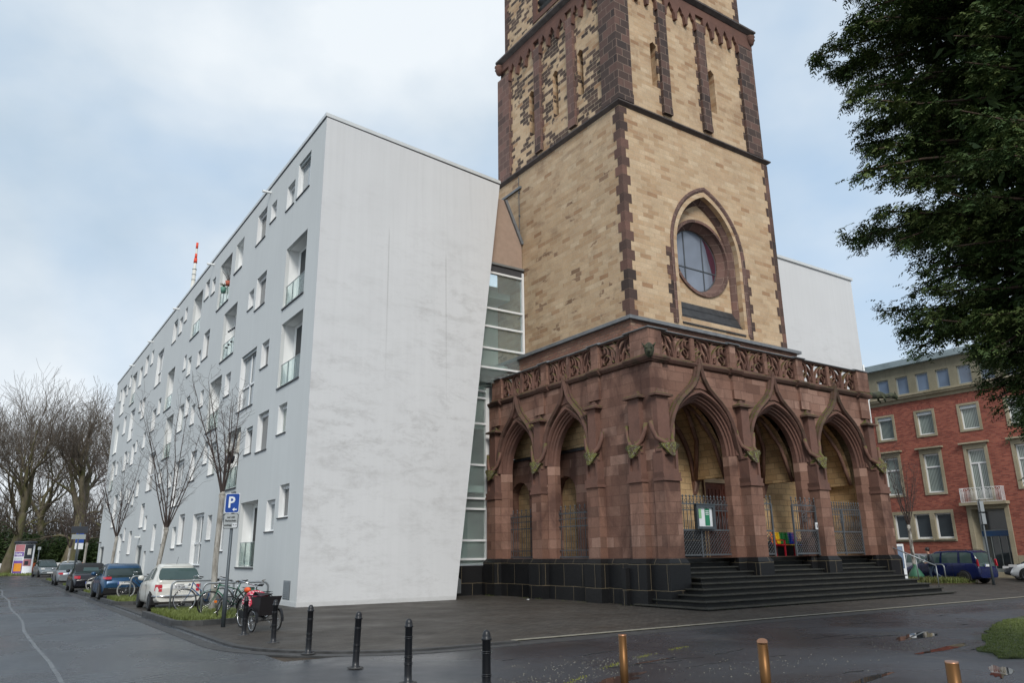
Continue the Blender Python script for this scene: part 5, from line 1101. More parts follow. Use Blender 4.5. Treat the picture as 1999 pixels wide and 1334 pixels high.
m = MB(); m.box(BX + .86, BX + .89, 22.66, 24.6, .3, 4.1); m.build('pane', 'window_glass', dd, off=BO); m = MB(); m.box(BX + .77, BX + .80, 22.7, 24.56, 2.47, 2.8); m.build('blue_panel', 'blue_panel', dd, off=BO); m = MB(); m.box(BX - .3, BX + .88, 22.5, 24.76, 0, .3); m.build('doorstep', 'beige_stone', dd, off=BO)
m = MB(); m.box(BX - .55, BX, 22.28, 25.05, 4.37, 4.55); cb2(m, 'balcony_slab', 'beige_stone')
m = MB(); X_ = BX - .5
m.box(X_ - .015, X_ + .015, 22.45, 24.9, 5.42, 5.45); m.box(X_ - .012, X_ + .012, 22.45, 24.9, 4.56, 4.58)
for i in range(9):
    u = 22.52 + i * .27
    m.tube([(X_, u, 4.57), (X_, u, 5.25), (X_, u + .045, 5.37), (X_, u + .10, 5.40), (X_, u + .155, 5.37), (X_, u + .2, 5.25), (X_, u + .2, 4.57)], .012, 5); m.tube([(X_, u + .06, 4.57), (X_, u + .06, 5.2), (X_, u + .1, 5.27), (X_, u + .14, 5.2), (X_, u + .14, 4.57)], .010, 5)
for u in (22.45, 24.9): m.box(X_, BX, u - .012, u + .012, 5.42, 5.45); m.box(X_ - .012, X_ + .012, u - .012, u + .012, 4.57, 5.45); [m.box(X_ + .1 * q, X_ + .1 * q + .015, u - .008, u + .008, 4.57, 5.42) for q in range(1, 5)]
cb2(m, 'balcony_railing', 'white_frame')
m = MB(); m.box(BX - .06, BX + .0, 4, 22.36, 0, 1.3); cb2(m, 'stone_base', 'beige_stone')

# ================= street furniture =================
bo = thing('bollard', '', 'bollard', (5.15, 18.5, 0), group='black bollards along the pavement edge')
m = MB(); m.lathe([(.075, 0), (.075, .02), (.055, .03), (.052, .10), (.050, .72), (.062, .725), (.062, .745), (.052, .75), (.050, .77), (.046, .80), (.036, .82), (.022, .835), (.0, .84)], 16, capped=False)
for z_ in (.24, .26, .33, .35, .58, .60): m.lathe([(.050, z_ - .006), (.063, z_ - .003), (.063, z_ + .003), (.050, z_ + .006)], 16, capped=False)
m.build('post', 'black_paint', bo)
m = MB(); m.lathe([(.0, .0), (.13, .0), (.12, .012), (.0, .014)], 14); m.build('footing', 'kerb_stone', bo)
BLAB = ['black ringed bollard behind the cargo bike, farthest from the camera', 'black ringed bollard in front of the cargo bike box', 'black ringed bollard standing below the blank end wall, third from the left', 'black ringed bollard fourth from the left, in front of the white wall', 'black ringed bollard cut by the bottom edge, left of the middle', 'black ringed bollard nearest the bronze posts']
bo['label'] = BLAB[0]
for i, (x, y) in enumerate([(5.20, 16.5), (5.14, 14.25), (5.12, 12.04), (5.12, 10.2), (5.08, 8.1)]):
    c = dup(bo, (x, y, 0), label=BLAB[i + 1]); c.rotation_euler = (radians([.6, -.4, 1.0, 0, .3][i]), radians([-.5, .3, 1.2, -.4, 0][i]), 0)
def bpost(x, y, h, r, lab, cut):
    t = thing('bronze_post', lab, 'post', (x, y, 0), group='bronze posts along the foreground'); m = MB(); m.lathe([(r, 0), (r, h)], 24); o = m.build('tube', 'bronze', t)
    n = 24; m = MB(); b0 = [(r * cos(2 * pi * i / n), r * sin(2 * pi * i / n), h) for i in range(n)]; b1 = [(v[0], v[1], h + .012 + cut * (v[0] * .8 + v[1] * .6) / r) for v in b0]
    m.v = b0 + b1
    for i in range(n): j = (i + 1) % n; m.f.append([i, j, n + j, n + i]); m.fm.append(0); m.sm.append(True)
    m.f.append([n + i for i in range(n)]); m.fm.append(0); m.sm.append(False); m.build('cap', 'brass_cap', t); return t
bpost(6.19, 6.95, .79, .047, 'thin bronze post with a flat top, leftmost of the three bronze posts', .0)
bpost(6.96, 5.62, .77, .055, 'bronze post with a slanted cut bright top, middle of the three', .028)
bpost(6.80, 3.58, .79, .052, 'bronze post low at the bottom right corner beside the grass', .004)

# parking sign
sg = thing('parking_sign', 'grey post with blue P parking sign and grey supplementary plate beside the bicycles', 'sign', (5.29, 20.91, 0))
m = MB(); m.lathe([(.055, 0), (.055, .9), (.040, .95), (.040, 3.36)], 14); m.build('post', 'grey_post', sg)
va = atan2(20.91, 5.29); na = va + pi + radians(-34); 
rz = na + pi / 2
fr_ = bpy.data.objects.new('x', None) if 0 else None
def signplate(z, w, h, mats, border, par, rz, t=.012, off=.05):
    m = MB(); ca, sa = cos(rz), sin(rz); mp = lambda u, v, w_: (u * ca - (-off - w_) * sa * -1 * -1, 0, 0)
    def mp(u, v, w_):
        y = -off - w_; return (u * ca - y * sa, u * sa + y * ca, z + v)
    P = lambda a, b: [(-a + .03, -b), (a - .03, -b), (a, -b + .03), (a, b - .03), (a - .03, b), (-a + .03, b), (-a, b - .03), (-a, -b + .03)]
    m.mi = 0; m.plate(P(w / 2, h / 2), [], mp, 0, t); m.mi = 1; m.plate(P(w / 2 - border, h / 2 - border), [], mp, t, t + .003); o = m.build('sign_panel', mats, par); return mp, o
mp, pp = signplate(3.06, .42, .50, ['sign_white', 'sign_blue'], .012, sg, rz)
text('P', .40, 'sign_white', pp, mp(-.02, .01, .018), (pi / 2, 0, rz), bold=.008)
m = MB(); m.plate([(.02, -.165), (.08, -.115), (.08, -.15), (.15, -.15), (.15, -.18), (.08, -.18), (.08, -.215)], [], mp, .015, .02); m.build('arrow', 'sign_white', pp)
mp, pp = signplate(2.60, .42, .38, ['text_black', 'sign_grey'], .010, sg, rz)
for s_, v, z_ in (('nur mit', .10, .075), ('Parkschein', .01, .075), ('werktags', -.10, .062)): text(s_, z_, 'text_black', pp, mp(0 if s_ != 'werktags' else -.075, v, .018), (pi / 2, 0, rz), bold=.001)
m = MB(); m.plate([(.06, -.15), (.20, -.15), (.20, -.055), (.06, -.055)], [], mp, .015, .018); m.build('sticker', 'sign_white', pp); text('9-19', .062, 'text_black', pp, mp(.13, -.10, .02), (pi / 2, 0, rz))
# bicycle hoops
def hoop_(x, y, rz, w, h, lab, grp='tubular bicycle hoops', r=.03):
    t = thing('bicycle_hoop', lab, 'bike rack', (x, y, 0), rz, grp); m = MB(); c = .16
    pts = [(0, 0, -.05), (0, 0, h - c)] + [(c - c * cos(a), 0, h - c + c * sin(a)) for a in [pi / 12 * i for i in range(1, 6)]] + [(c, 0, h), (w - c, 0, h)] + [(w - c + c * sin(a), 0, h - c + c * cos(a)) for a in [pi / 12 * i for i in range(1, 6)]] + [(w, 0, h - c), (w, 0, -.05)]
    m.tube(pts, r, 10); m.build('hoop', 'galvanised', t); return t
hoop_(4.95, 26.0, 0, 1.85, 1.0, 'grey tubular hoop behind the blue wheeled bicycle, next to the small cream car'); hoop_(5.35, 23.7, 0, 1.85, .98, 'grey tubular hoop the green bicycle leans on')
hoop_(5.2, 35.6, 0, 1.8, .98, 'grey tubular hoop beside the dark bicycle behind the cream car'); hoop_(5.0, 43.6, 0, 1.7, .98, 'grey tubular hoop behind the blue hatchback')
hoop_(40.6, 21.0, radians(62), 1.2, .95, 'grey tubular hoop in the planted bed in front of the blue estate car')

# ================= tree beds =================
def bed(x0, x1, y0, y1, i, lab):
    c = .5; P = [(x0, y1), (x0, y0 + c), (x0 + .15, y0 + .15), (x0 + c, y0), (x1 - .2, y0 + .35), (x1, y0 + .9), (x1, y1)]
    t = thing('tree_bed', lab, 'planting bed', (x0, y0, 0), group='kerbed grass beds of the street trees')
    m = MB(); m.sweep(P, [(0, -.02), (0, .13), (.14, .13), (.14, -.02)], lambda u, v, w: (u - x0, v - y0, w)); m.build('edging', 'kerb_stone', t)
    Q = [(x0 + .1, y1), (x0 + .1, y0 + .55), (x0 + .6, y0 + .12), (x1 - .25, y0 + .45), (x1 - .1, y0 + 1), (x1 - .1, y1)]
    m = MB(); m.plate(Q[::-1], [], lambda u, v, w: (u - x0, v - y0, w), .09, .0); m.build('soil', 'soil', t)
    g = grass('grass', Q, int(900 * (x1 - x0) * (y1 - y0) * (1 if i < 2 else .4)), .13, 50 + i, .09, w=.010); g.parent = t; g.location = (-x0, -y0, 0)
    if 'kind' in g: g['kind'] = 'stuff'
BEDS = [(4.45, 6.7, 21.8, 26.7), (4.45, 6.7, 33.0, 36.9), (4.45, 6.7, 42.3, 46.0), (4.45, 6.5, 52.0, 58.5), (4.45, 6.5, 66.0, 74)]
for i, b in enumerate(BEDS): bed(*b, i, ['kerbed grass bed under the green bicycle, nearest the camera', 'kerbed grass bed between cream car and blue hatchback', 'kerbed grass bed between blue hatchback and black convertible', 'kerbed grass bed behind the black convertible', 'kerbed grass bed farthest down the street'][i])

# ================= bicycles =================
def wheel(par, x, y, r, rim='chrome', tyre='rubber', name='wheel', rz=0, spokes=28):
    m = MB(); n = 28; ca, sa = cos(rz), sin(rz); Q = lambda a, rr, dy=0: (x + rr * cos(a) * ca - dy * sa, y + rr * cos(a) * sa + dy * ca, r + rr * sin(a))
    m.tube([Q(2 * pi * i / n, r - .018) for i in range(n)], .018, 6, closed=True); w = m.build(name, tyre, par)
    m = MB(); m.tube([Q(2 * pi * i / n, r - .042) for i in range(n)], .010, 5, closed=True); m.lathe([(.02, -.03), (.02, .03)], 8, (x, y, r), 'y')
    for i in range(spokes): a = 2 * pi * i / spokes; m.tube([Q(a + .25 * (-1) ** i, .02, .02 * (-1) ** i), Q(a, r - .045)], .0018, 3, cap=False)
    m.build('rim', rim, w); return w
def bike(name, lab, loc, rz, lean, frame, rim='chrome', tyre='rubber', saddle='black_paint', dutch=True, basket=None, flat=False, refl=None, low=False):
    t = thing(name, lab, 'bicycle', loc, rz, 'bicycles parked along the street'); t.rotation_euler = (lean, 0, rz)
    r = .345; wheel(t, 0, 0, r, rim, tyre, spokes=24); wheel(t, 1.06, 0, r, rim, tyre, spokes=24)       # rear at 0, front at 1.06
    m = MB(); bb_ = (.44, 0, .29); st = (.27, 0, .86 if not low else .8); hd = (.86, 0, .86); hb = (.89, 0, .70)
    m.tube([bb_, st], .016, 7); m.tube([hd, hb], .019, 7); m.tube([hb, bb_], .018, 7); m.tube([(.32, 0, .70), hd] if not dutch else [(.37, 0, .50), (.6, 0, .60), hd], .015, 7)
    for s_ in (-1, 1): m.tube([(0, s_ * .055, r), (.42, s_ * .03, .30)], .010, 5); m.tube([(0, s_ * .055, r), (.31, s_ * .02, .74)], .008, 5)
    for s_ in (-1, 1): m.tube([(.90, s_ * .045, .68), (.93, s_ * .05, .56), (1.06, s_ * .05, r)], .010, 5)
    m.build('frame', frame, t)
    m = MB(); m.tube([st, (.25, 0, .93)], .013, 6); m.build('seat_post', 'chrome', t)
    m = MB(); m.add([(.10, -.09, .95), (.10, .09, .95), (.05, .05, .97), (.05, -.05, .97), (.36, -.02, .96), (.36, .02, .96), (.12, .06, .90), (.12, -.06, .90), (.3, 0, .91)], [(0, 4, 5, 1), (0, 1, 2, 3), (1, 5, 8, 6), (0, 7, 8, 4), (0, 3, 2, 1), (6, 8, 7), (1, 6, 7, 0), (4, 8, 5)]); m.build('saddle', saddle, t, bevel=.01)
    m = MB(); m.tube([hd, (.84, 0, .98)], .012, 6)
    hbz = 1.02
    m.tube([(.66, -.27, hbz - .02), (.78, -.25, hbz + .02), (.85, -.12, hbz + .02), (.85, 0, hbz - .02), (.85, .12, hbz + .02), (.78, .25, hbz + .02), (.66, .27, hbz - .02)], .011, 7); hbm = m.build('handlebar', 'chrome', t)
    m = MB()
    for s_ in (-1, 1): m.tube([(.70, s_ * .265, hbz - .01), (.60, s_ * .275, hbz - .03)], .016, 7)
    m.build('grip', 'bike_black', hbm)
    m = MB(); R = r + .03
    for (cx, a0, a1) in ((0, .2, 2.9), (1.06, .6, 2.8)):
        pts = [(cx + R * cos(a0 + (a1 - a0) * i / 10), R * sin(a0 + (a1 - a0) * i / 10) + r) for i in range(11)]; m.sweep(pts, [(-.003, -.025), (.003, -.025), (.003, .025), (-.003, .025)], lambda u, v, w: (u, w, v))
    m.build('mudguard', frame, t)
    m = MB(); m.lathe([(.085, -.004), (.085, .004)], 18, (.44, -.05, .29), 'y'); m.tube([(.44, -.07, .29), (.56, -.07, .19)], .009, 5); m.tube([(.44, .07, .29), (.32, .07, .39)], .009, 5); m.box(.52, .62, -.15, -.07, .175, .2); m.box(.26, .36, .07, .15, .38, .405); m.tube([(.44, -.05, .37), (0, -.05, .38)], .004, 4); m.tube([(.44, -.05, .21), (0, -.05, .31)], .004, 4); m.build('crank', 'bike_black', t)
    m = MB()
    for s_ in (-1, 1): m.tube([(-.22, s_ * .06, .74), (.2, s_ * .06, .75)], .006, 4); m.tube([(0, s_ * .06, r), (-.12, s_ * .06, .74)], .006, 4)
    for i in range(4): m.tube([(-.2 + i * .12, -.06, .742), (-.2 + i * .12, .06, .742)], .005, 4)
    m.build('rack', 'bike_black', t)
    m = MB(); m.lathe([(.02, -.05), (.045, 0), (.045, .02)], 10, (.97, 0, .80), 'x'); m.build('lamp', 'chrome', t)
    if refl: m = MB(); m.box(1.06 - .19, 1.06 - .12, -.02, .02, r + .02, r + .08); m.build('reflector', refl, t)
    if basket: m = MB(); m.box(-.22, .05, -.24, -.08, .34, .72); m.box(-.22, .05, .08, .24, .34, .72); m.build('pannier', basket, t, bevel=.03)
    return t
bike('bicycle', 'green bicycle with an orange wheel reflector leaning on the nearest hoop', (6.55, 23.45, .10), radians(182), radians(-7), 'bike_green', refl='reflector_orange', basket='bin_green', dutch=False)
b2 = bike('bicycle', 'black town bicycle with blue mudguards between cream car and tree', (6.35, 25.55, .10), radians(172), radians(6), 'bike_blue')
bike('bicycle', 'dark bicycle with a low saddle behind the parking sign post', (6.75, 22.6, .0), radians(195), radians(-4), 'bike_black')
bike('bicycle', 'dark bicycle with pale tyres leaning behind the blue hatchback', (6.15, 35.8, .10), radians(178), radians(5), 'bike_black', tyre='tyre_white')
bike('bicycle', 'black bicycle with pale tyres behind the black convertible, nearer of the two', (6.0, 43.9, .10), radians(184), radians(-4), 'bike_black', tyre='tyre_white')
bike('bicycle', 'grey bicycle behind the black convertible, farther of the two', (5.9, 44.7, .10), radians(176), radians(5), 'bike_grey', tyre='tyre_white')
bike('bicycle', 'dark bicycle beside the silver saloon', (5.9, 53.6, .10), radians(180), radians(4), 'bike_black', tyre='tyre_white')
bike('bicycle', 'dark bicycle farthest down the row in front of the white car', (5.9, 68.5, .10), radians(180), radians(4), 'bike_black')
bike('bicycle', 'black bicycle leaning beside the trunk of the middle street tree', (7.3, 36.9, .0), radians(160), radians(5), 'bike_black')
# cargo bike
ct = thing('cargo_bike', 'black cargo bicycle with red dotted cushion and orange saddle cover behind the bollards', 'cargo bike', (5.62, 20.5, 0), radians(-84), None)
wheel(ct, 0, 0, .34, 'chrome', name='wheel', spokes=24); wheel(ct, 1.45, .31, .25, 'chrome', name='wheel', spokes=20); wheel(ct, 1.45, -.31, .25, 'chrome', name='wheel', spokes=20)
m = MB(); m.tube([(.42, 0, .3), (.28, 0, .8)], .018, 7); m.tube([(.42, 0, .3), (.85, 0, .34), (1.5, 0, .30)], .022, 7); m.tube([(.3, 0, .68), (.66, 0, .55), (.85, 0, .36)], .018, 7); m.tube([(1.45, -.31, .25), (1.45, .31, .25)], .016, 6)
for s_ in (-1, 1): m.tube([(0, s_ * .05, .34), (.42, s_ * .03, .3)], .01, 5); m.tube([(0, s_ * .05, .34), (.29, s_ * .02, .74)], .009, 5)
m.build('frame', 'bike_black', ct)
m = MB(); mz = .36; A_ = [(.85, -.22), (1.55, -.20), (1.55, .20), (.85, .22)]; B_ = [(.72, -.29), (1.75, -.26), (1.75, .26), (.72, .29)]
v = [(x, y, mz) for x, y in A_] + [(x, y, .74 + (.06 if x > 1 else 0)) for x, y in B_] + [(x, y * .93, .74) for x, y in [(.76, -.29), (1.70, -.26), (1.70, .26), (.76, .29)]]
m.add(v, [(0, 3, 2, 1), (0, 1, 5, 4), (1, 2, 6, 5), (2, 3, 7, 6), (3, 0, 4, 7), (4, 5, 9, 8), (5, 6, 10, 9), (6, 7, 11, 10), (7, 4, 8, 11), (8, 9, 10, 11)]); m.build('cargo_box', 'box_black', ct)
m = MB(); m.plate([(.74, -.28), (1.76, -.28), (1.76, -.23), (.74, -.25)], [], lambda u, v, w: (u, v, w), .803, .82); m.build('box_rim', 'box_plum', ct)
m = MB(); n = 10; g = []
for i in range(n + 1):
    for j in range(7):
        u, w_ = i / n, j / 6; g.append((.72 + u * .50, -.30 + w_ * .44, .77 + .15 * sin(pi * min(1, u * .95 + .05)) * (.55 + .45 * sin(pi * w_)) - .10 * (w_ < .1)))
m.add(g, [(i * 7 + j, (i + 1) * 7 + j, (i + 1) * 7 + j + 1, i * 7 + j + 1) for i in range(n) for j in range(6)]); m.v += [(x, y, z - .12) for x, y, z in g]; o_ = (n + 1) * 7
ed = [(i * 7, (i + 1) * 7) for i in range(n)] + [((i + 1) * 7 + 6, i * 7 + 6) for i in range(n)] + [(n * 7 + j, n * 7 + j + 1) for j in range(6)] + [(j + 1, j) for j in range(6)]
for a, b in ed: m.f.append([a, b, b + o_, a + o_]); m.fm.append(0); m.sm.append(True)
m.sm = [True] * len(m.f); m.build('cushion', 'dotted_cloth', ct)
m = MB(); g = [(x + .02, y * .98, z) for x, y, z in [(1.2, -.27, .79), (1.32, -.26, .90), (1.42, -.1, .87), (1.35, .2, .84), (1.15, .22, .79), (1.65, -.24, .80)]]; m.add(g, [(0, 1, 2), (0, 2, 3, 4), (1, 5, 2), (5, 3, 2)]); m.build('box_cover', 'box_black', ct)
m = MB(); m.lathe([(.02, -.13), (.055, -.10), (.07, 0), (.06, .08), (.02, .13)], 10, (.24, 0, .90), 'x'); m.build('saddle_cover', 'orange_cover', ct)
m = MB(); m.tube([(.78, 0, .5), (.72, 0, 1.0)], .014, 6); m.tube([(.40, .33, 1.12), (.52, .32, 1.14), (.68, .18, 1.08), (.72, 0, 1.0), (.68, -.18, 1.08), (.52, -.32, 1.14), (.40, -.33, 1.12)], .012, 7); m.build('handlebar', 'chrome', ct)
m = MB()
for s_ in (-1, 1): m.tube([(.44, s_ * .33, 1.125), (.33, s_ * .335, 1.11)], .018, 7)
m.build('grip', 'twig_bark', ct)
m = MB()
for (cx, cy, R, z_, a0, a1) in ((0, 0, .375, .34, .0, 2.9), (1.45, .31, .28, .25, -.1, 3.0), (1.45, -.31, .28, .25, -.1, 3.0)):
    pts = [(cx + R * cos(a0 + (a1 - a0) * i / 10), R * sin(a0 + (a1 - a0) * i / 10) + z_) for i in range(11)]; m.sweep(pts, [(-.003, -.03), (.003, -.03), (.003, .03), (-.003, .03)], lambda u, v, w, cy=cy: (u, cy + w, v))
m.build('mudguard', 'bike_black', ct)
m = MB(); m.sweep([(-.02, .30), (.0, .38), (.30, .36), (.52, .30), (.46, .20), (.2, .24)], [(-.01, -.08), (.05, -.08), (.05, -.04), (-.01, -.04)], lambda u, v, w: (u, w, v), closed=True); m.plate([(-.05, .25), (.5, .2), (.55, .32), (.3, .40), (-.03, .42)], [], lambda u, v, w: (u, w, v), -.075, -.05); m.build('chain_case', 'bike_black', ct)
m = MB(); m.tube([(.42, -.1, .3), (.5, -.1, .2)], .010, 5); m.box(.46, .56, -.18, -.1, .185, .205); m.tube([(1.0, .1, .36), (1.15, .3, .12), (1.1, .3, .04), (1.3, .3, .30)], .008, 4); m.tube([(1.0, -.1, .36), (1.2, -.3, .06), (1.35, -.28, .3)], .008, 4); m.build('stand', 'chrome', ct)
# ================= vehicles =================
def lerp(pts, x):
    if x <= pts[0][0]: return pts[0][1]
    for (a, b), (c, d) in zip(pts, pts[1:]):
        if x <= c: t = (x - a) / (c - a); return b + (d - b) * t
    return pts[-1][1]
def sm(pts, x): return (lerp(pts, x - .05) + lerp(pts, x) + lerp(pts, x + .05) + lerp(pts, x - .1) + lerp(pts, x + .1)) / 5
def car(name, lab, loc, rz, paint, L_, W_, belt, roof, plan, wheels, wr=.31, glassm='car_glass', roofm=None, rearlamp=None, headlamp=None, plates='', cabw=.80, pillars=(), cat='car', group='cars parked in the street', bumper=None, rails=False, lowz=.20, rear=(.0, .0), sidewin=None, softtop=False, painted=False):
    """x runs from the rear bumper (0) to the nose (L_); y is to the left; profiles are lists of (x, z)"""
    t = thing(name, lab, cat, loc, rz, group); hw = W_ / 2
    N = 44; xs = [L_ * i / N for i in range(N + 1)]
    def half(x): return hw * sm(plan, x / L_)
    # lower body
    m = MB(); K = 11
    for x in xs:
        h = half(x); zb = sm(belt, x); z0 = lowz + .10 * (1 - min(1, min(x, L_ - x) / .5)); zs = [z0, z0 + .03, z0 + .12, (z0 + zb) * .5, zb - .16, zb - .05, zb]
        ws = [.80, .93, .985, 1.0, .985, .95, .88]
        ring = [(x, -h * w, z) for w, z in zip(ws, zs)] + [(x, 0, zb + .012)] + [(x, h * w, z) for w, z in list(zip(ws, zs))[::-1]]
        m.v += ring
    R_ = 15
    for i in range(N):
        for j in range(R_ - 1): m.f.append([i * R_ + j, i * R_ + j + 1, (i + 1) * R_ + j + 1, (i + 1) * R_ + j]); m.fm.append(0); m.sm.append(True)
        m.f.append([i * R_ + R_ - 1, i * R_, (i + 1) * R_, (i + 1) * R_ + R_ - 1]); m.fm.append(0); m.sm.append(False)
    m.f.append(list(range(R_))); m.f.append([N * R_ + j for j in range(R_)][::-1]); m.fm += [0, 0]; m.sm += [False, False]
    body = m.build('body', paint, t)
    # cabin: glass shell with painted roof and pillars
    x0, x1 = roof[0][0], roof[-1][0]; M_ = 30; cx = [x0 + (x1 - x0) * i / M_ for i in range(M_ + 1)]
    def cab(x, f):  # point on the glass shell, f 0..1 from belt to roof edge
        zb = sm(belt, x) - .02; zr = max(zb + .005, lerp(roof, x)); h0 = half(x) * .90; h1 = h0 * (cabw + (1 - cabw) * (1 - min(1, (zr - zb) / .5))); return (h0 + (h1 - h0) * f, zb + (zr - .045 * min(1, (zr - zb) * 4) - zb) * f, zr)
    m = MB()
    for x in cx:
        a, za, zr = cab(x, 0); b, zb_, _ = cab(x, 1)
        m.v += [(x, -a, za), (x, -(a + b) / 2 - .012, (za + zb_) / 2), (x, -b, zb_), (x, -b * .86, zr - .008), (x, 0, zr), (x, b * .86, zr - .008), (x, b, zb_), (x, (a + b) / 2 + .012, (za + zb_) / 2), (x, a, za)]
    for i in range(M_):
        for j in range(8): m.f.append([i * 9 + j, i * 9 + j + 1, (i + 1) * 9 + j + 1, (i + 1) * 9 + j]); m.fm.append(0); m.sm.append(True)
    m.f.append(list(range(9))); m.f.append([M_ * 9 + j for j in range(9)][::-1]); m.fm += [0, 0]; m.sm += [False, False]
    m.build('windows' if not painted else 'cabin', glassm if not painted else paint, t)
    if painted:
        inv = lambda z: next(x_ / 200 for x_ in range(0, 400) if lerp(roof, x_ / 200) >= z or x_ == 399)
        zA, zB = sm(belt, .2) + .06, max(z for _, z in roof) - .13; g = MB(); n_ = 7; Ws = []
        for i in range(n_ + 1):
            z = zA + (zB - zA) * i / n_; x = inv(z); w = cab(x + .34, (z - zA) / (zB - zA) * .55)[0] * .93 * (1 - .10 * (abs(2 * i / n_ - 1) ** 4)); Ws.append((x, z, w)); g.v += [(x - .05 + .035 * q * q, w * q, z) for q in (-1, -.5, 0, .5, 1)]
        for i in range(n_):
            for j in range(4): g.f.append([i * 5 + j, i * 5 + j + 1, (i + 1) * 5 + j + 1, (i + 1) * 5 + j]); g.fm.append(0); g.sm.append(True)
        g.build('rear_screen', glassm, t, recalc=False)
        for s_ in (-1, 1):
            for P_ in ([(.78, .12), (1.24, .10), (1.24, .86), (.98, .84), (.84, .5)], [(1.32, .10), (2.28, .10), (2.02, .60), (1.84, .86), (1.32, .88)]):
                g = MB(); q = []
                for (x, f) in P_: b, z, _ = cab(x, f); q.append((x, s_ * (b + .012 + .014 * sin(pi * f)), z))
                g.add(q, [tuple(range(len(q)))]); g.build('side_window', glassm, t, recalc=False)
        g = MB(); q = [cab(x, f) for x, f in ((2.72, .0), (1.98, .95))]; g.add([(2.74, -q[0][0] * .8, q[0][1] + .05), (2.74, q[0][0] * .8, q[0][1] + .05), (2.02, q[1][0] * .8, q[1][2] - .04), (2.02, -q[1][0] * .8, q[1][2] - .04)], [(0, 1, 2, 3)]); g.build('windscreen', glassm, t, recalc=False)
    m = MB(); rx0, rx1 = rear if rear != (.0, .0) else (x0, x1)
    idx = [x for x in cx if rx0 <= x <= rx1]
    for x in idx:
        b, zb_, zr = cab(x, 1); e = .010
        m.v += [(x, -b - e, zb_ - .05), (x, -b - e, zb_ + .004), (x, -b * .86, zr + e * .6), (x, 0, zr + e), (x, b * .86, zr + e * .6), (x, b + e, zb_ + .004), (x, b + e, zb_ - .05)]
    for i in range(len(idx) - 1):
        for j in range(6): m.f.append([i * 7 + j, i * 7 + j + 1, (i + 1) * 7 + j + 1, (i + 1) * 7 + j]); m.fm.append(0); m.sm.append(True)
    m.build('roof', roofm or paint, t, recalc=False)
    m = MB()
    for (xb, xt, w_) in pillars:
        for s_ in (-1, 1):
            q = []
            for (x, f) in ((xb - w_, 0), (xb + w_, 0), (xt + w_ * .7, 1), (xt - w_ * .7, 1)):
                b, z, _ = cab(x, f); q.append((x, s_ * (b + .012), z))
            mid0 = cab((xb + xt) / 2 - w_, .5); mid1 = cab((xb + xt) / 2 + w_, .5)
            a_ = ((xb + xt) / 2 - w_ * .85, s_ * (mid0[0] + .026), mid0[1]); c_ = ((xb + xt) / 2 + w_ * .85, s_ * (mid1[0] + .026), mid1[1])
            m.add([q[0], q[1], c_, q[2], q[3], a_], [(0, 1, 2, 5), (5, 2, 3, 4)])
    m.build('pillars', roofm if softtop else paint, t, recalc=False)
    # rear and front screens framed by paint: trim strips
    for i, (wx) in enumerate(wheels):
        for s_ in (-1, 1):
            h = half(wx) * 1.0
            ar = MB(); n = 18; P = [(wx + (wr + .055) * cos(pi * q / n), wr + (wr + .045) * sin(pi * q / n)) for q in range(n + 1)]; P = P + [(wx - wr - .055, lowz), (wx + wr + .055, lowz)]
            ar.plate(P, [], lambda u, v, w, s_=s_, h=h: (u, s_ * (h + .004 - w), v), 0, .25); ar.build('wheel_arch', 'under_black', t)
            w = MB(); w.lathe([(wr * .6, -.10), (wr * .93, -.10), (wr, -.07), (wr, .07), (wr * .93, .095), (wr * .66, .10)], 28, (wx, s_ * (h - .075), wr), 'y'); wo = w.build('wheel', 'rubber', t)
            w = MB(); yy = s_ * (h - .075 + .085); w.lathe([(wr * .66, 0), (wr * .66, .012)], 28, (wx, s_ * (h + .012), wr), 'y', capped=False); 
            for q in range(9):
                a = 2 * pi * q / 9; w.obox((wx + cos(a) * wr * .36, s_ * (h + .016), wr + sin(a) * wr * .36), (cos(a) * wr * .30, 0, sin(a) * wr * .30), (0, .008, 0), (-sin(a) * .022, 0, cos(a) * .022))
            w.lathe([(wr * .14, 0), (wr * .14, .012)], 12, (wx, s_ * (h + .012), wr), 'y'); w.lathe([(wr * .7, 0), (wr * .62, .014), (wr * .62, .0)], 28, (wx, s_ * (h + .014), wr), 'y', capped=False); w.build('rim', 'wheel_alloy', wo)
    if rearlamp:
        y0, z0, w_, h_, wrap = rearlamp
        for s_ in (-1, 1):
            l = MB(); x_ = .0; q = half(.06) * .97
            l.add([(-.012, s_ * (y0), z0), (-.012, s_ * (y0 + w_), z0), (wrap, s_ * (half(wrap) + .008), z0 + .02), (wrap, s_ * (half(wrap) * .985 + .008), z0 + h_), (.02, s_ * (y0 + w_), z0 + h_), (.02, s_ * y0, z0 + h_)], [(0, 1, 4, 5), (1, 2, 3, 4)]); l.build('tail_light', 'red_lens', t, recalc=False)
    if headlamp:
        y0, z0, w_, h_, wrap = headlamp
        for s_ in (-1, 1):
            l = MB(); l.add([(L_ + .012, s_ * y0, z0), (L_ + .008, s_ * (y0 + w_), z0), (L_ - wrap, s_ * (half(L_ - wrap) + .008), z0 + .03), (L_ - wrap, s_ * (half(L_ - wrap) + .004), z0 + h_), (L_ - .02, s_ * (y0 + w_), z0 + h_), (L_ - .01, s_ * y0, z0 + h_)], [(0, 1, 4, 5), (1, 2, 3, 4)]); l.build('headlight', 'clear_lens', t, recalc=False)
    l = MB(); l.box(-.022, .0, -.26, .26, plates[1], plates[1] + .115); pl_ = l.build('number_plate', 'plate_white', t)
    l = MB(); l.box(-.024, -.0, .215, .258, plates[1] + .002, plates[1] + .113); l.build('plate_band', 'plate_blue', pl_)
    if plates[0]: text(plates[0], .095, 'text_black', pl_, (-.026, -.02, plates[1] + .057), (pi / 2, 0, -pi / 2), bold=.001, sx=.82)
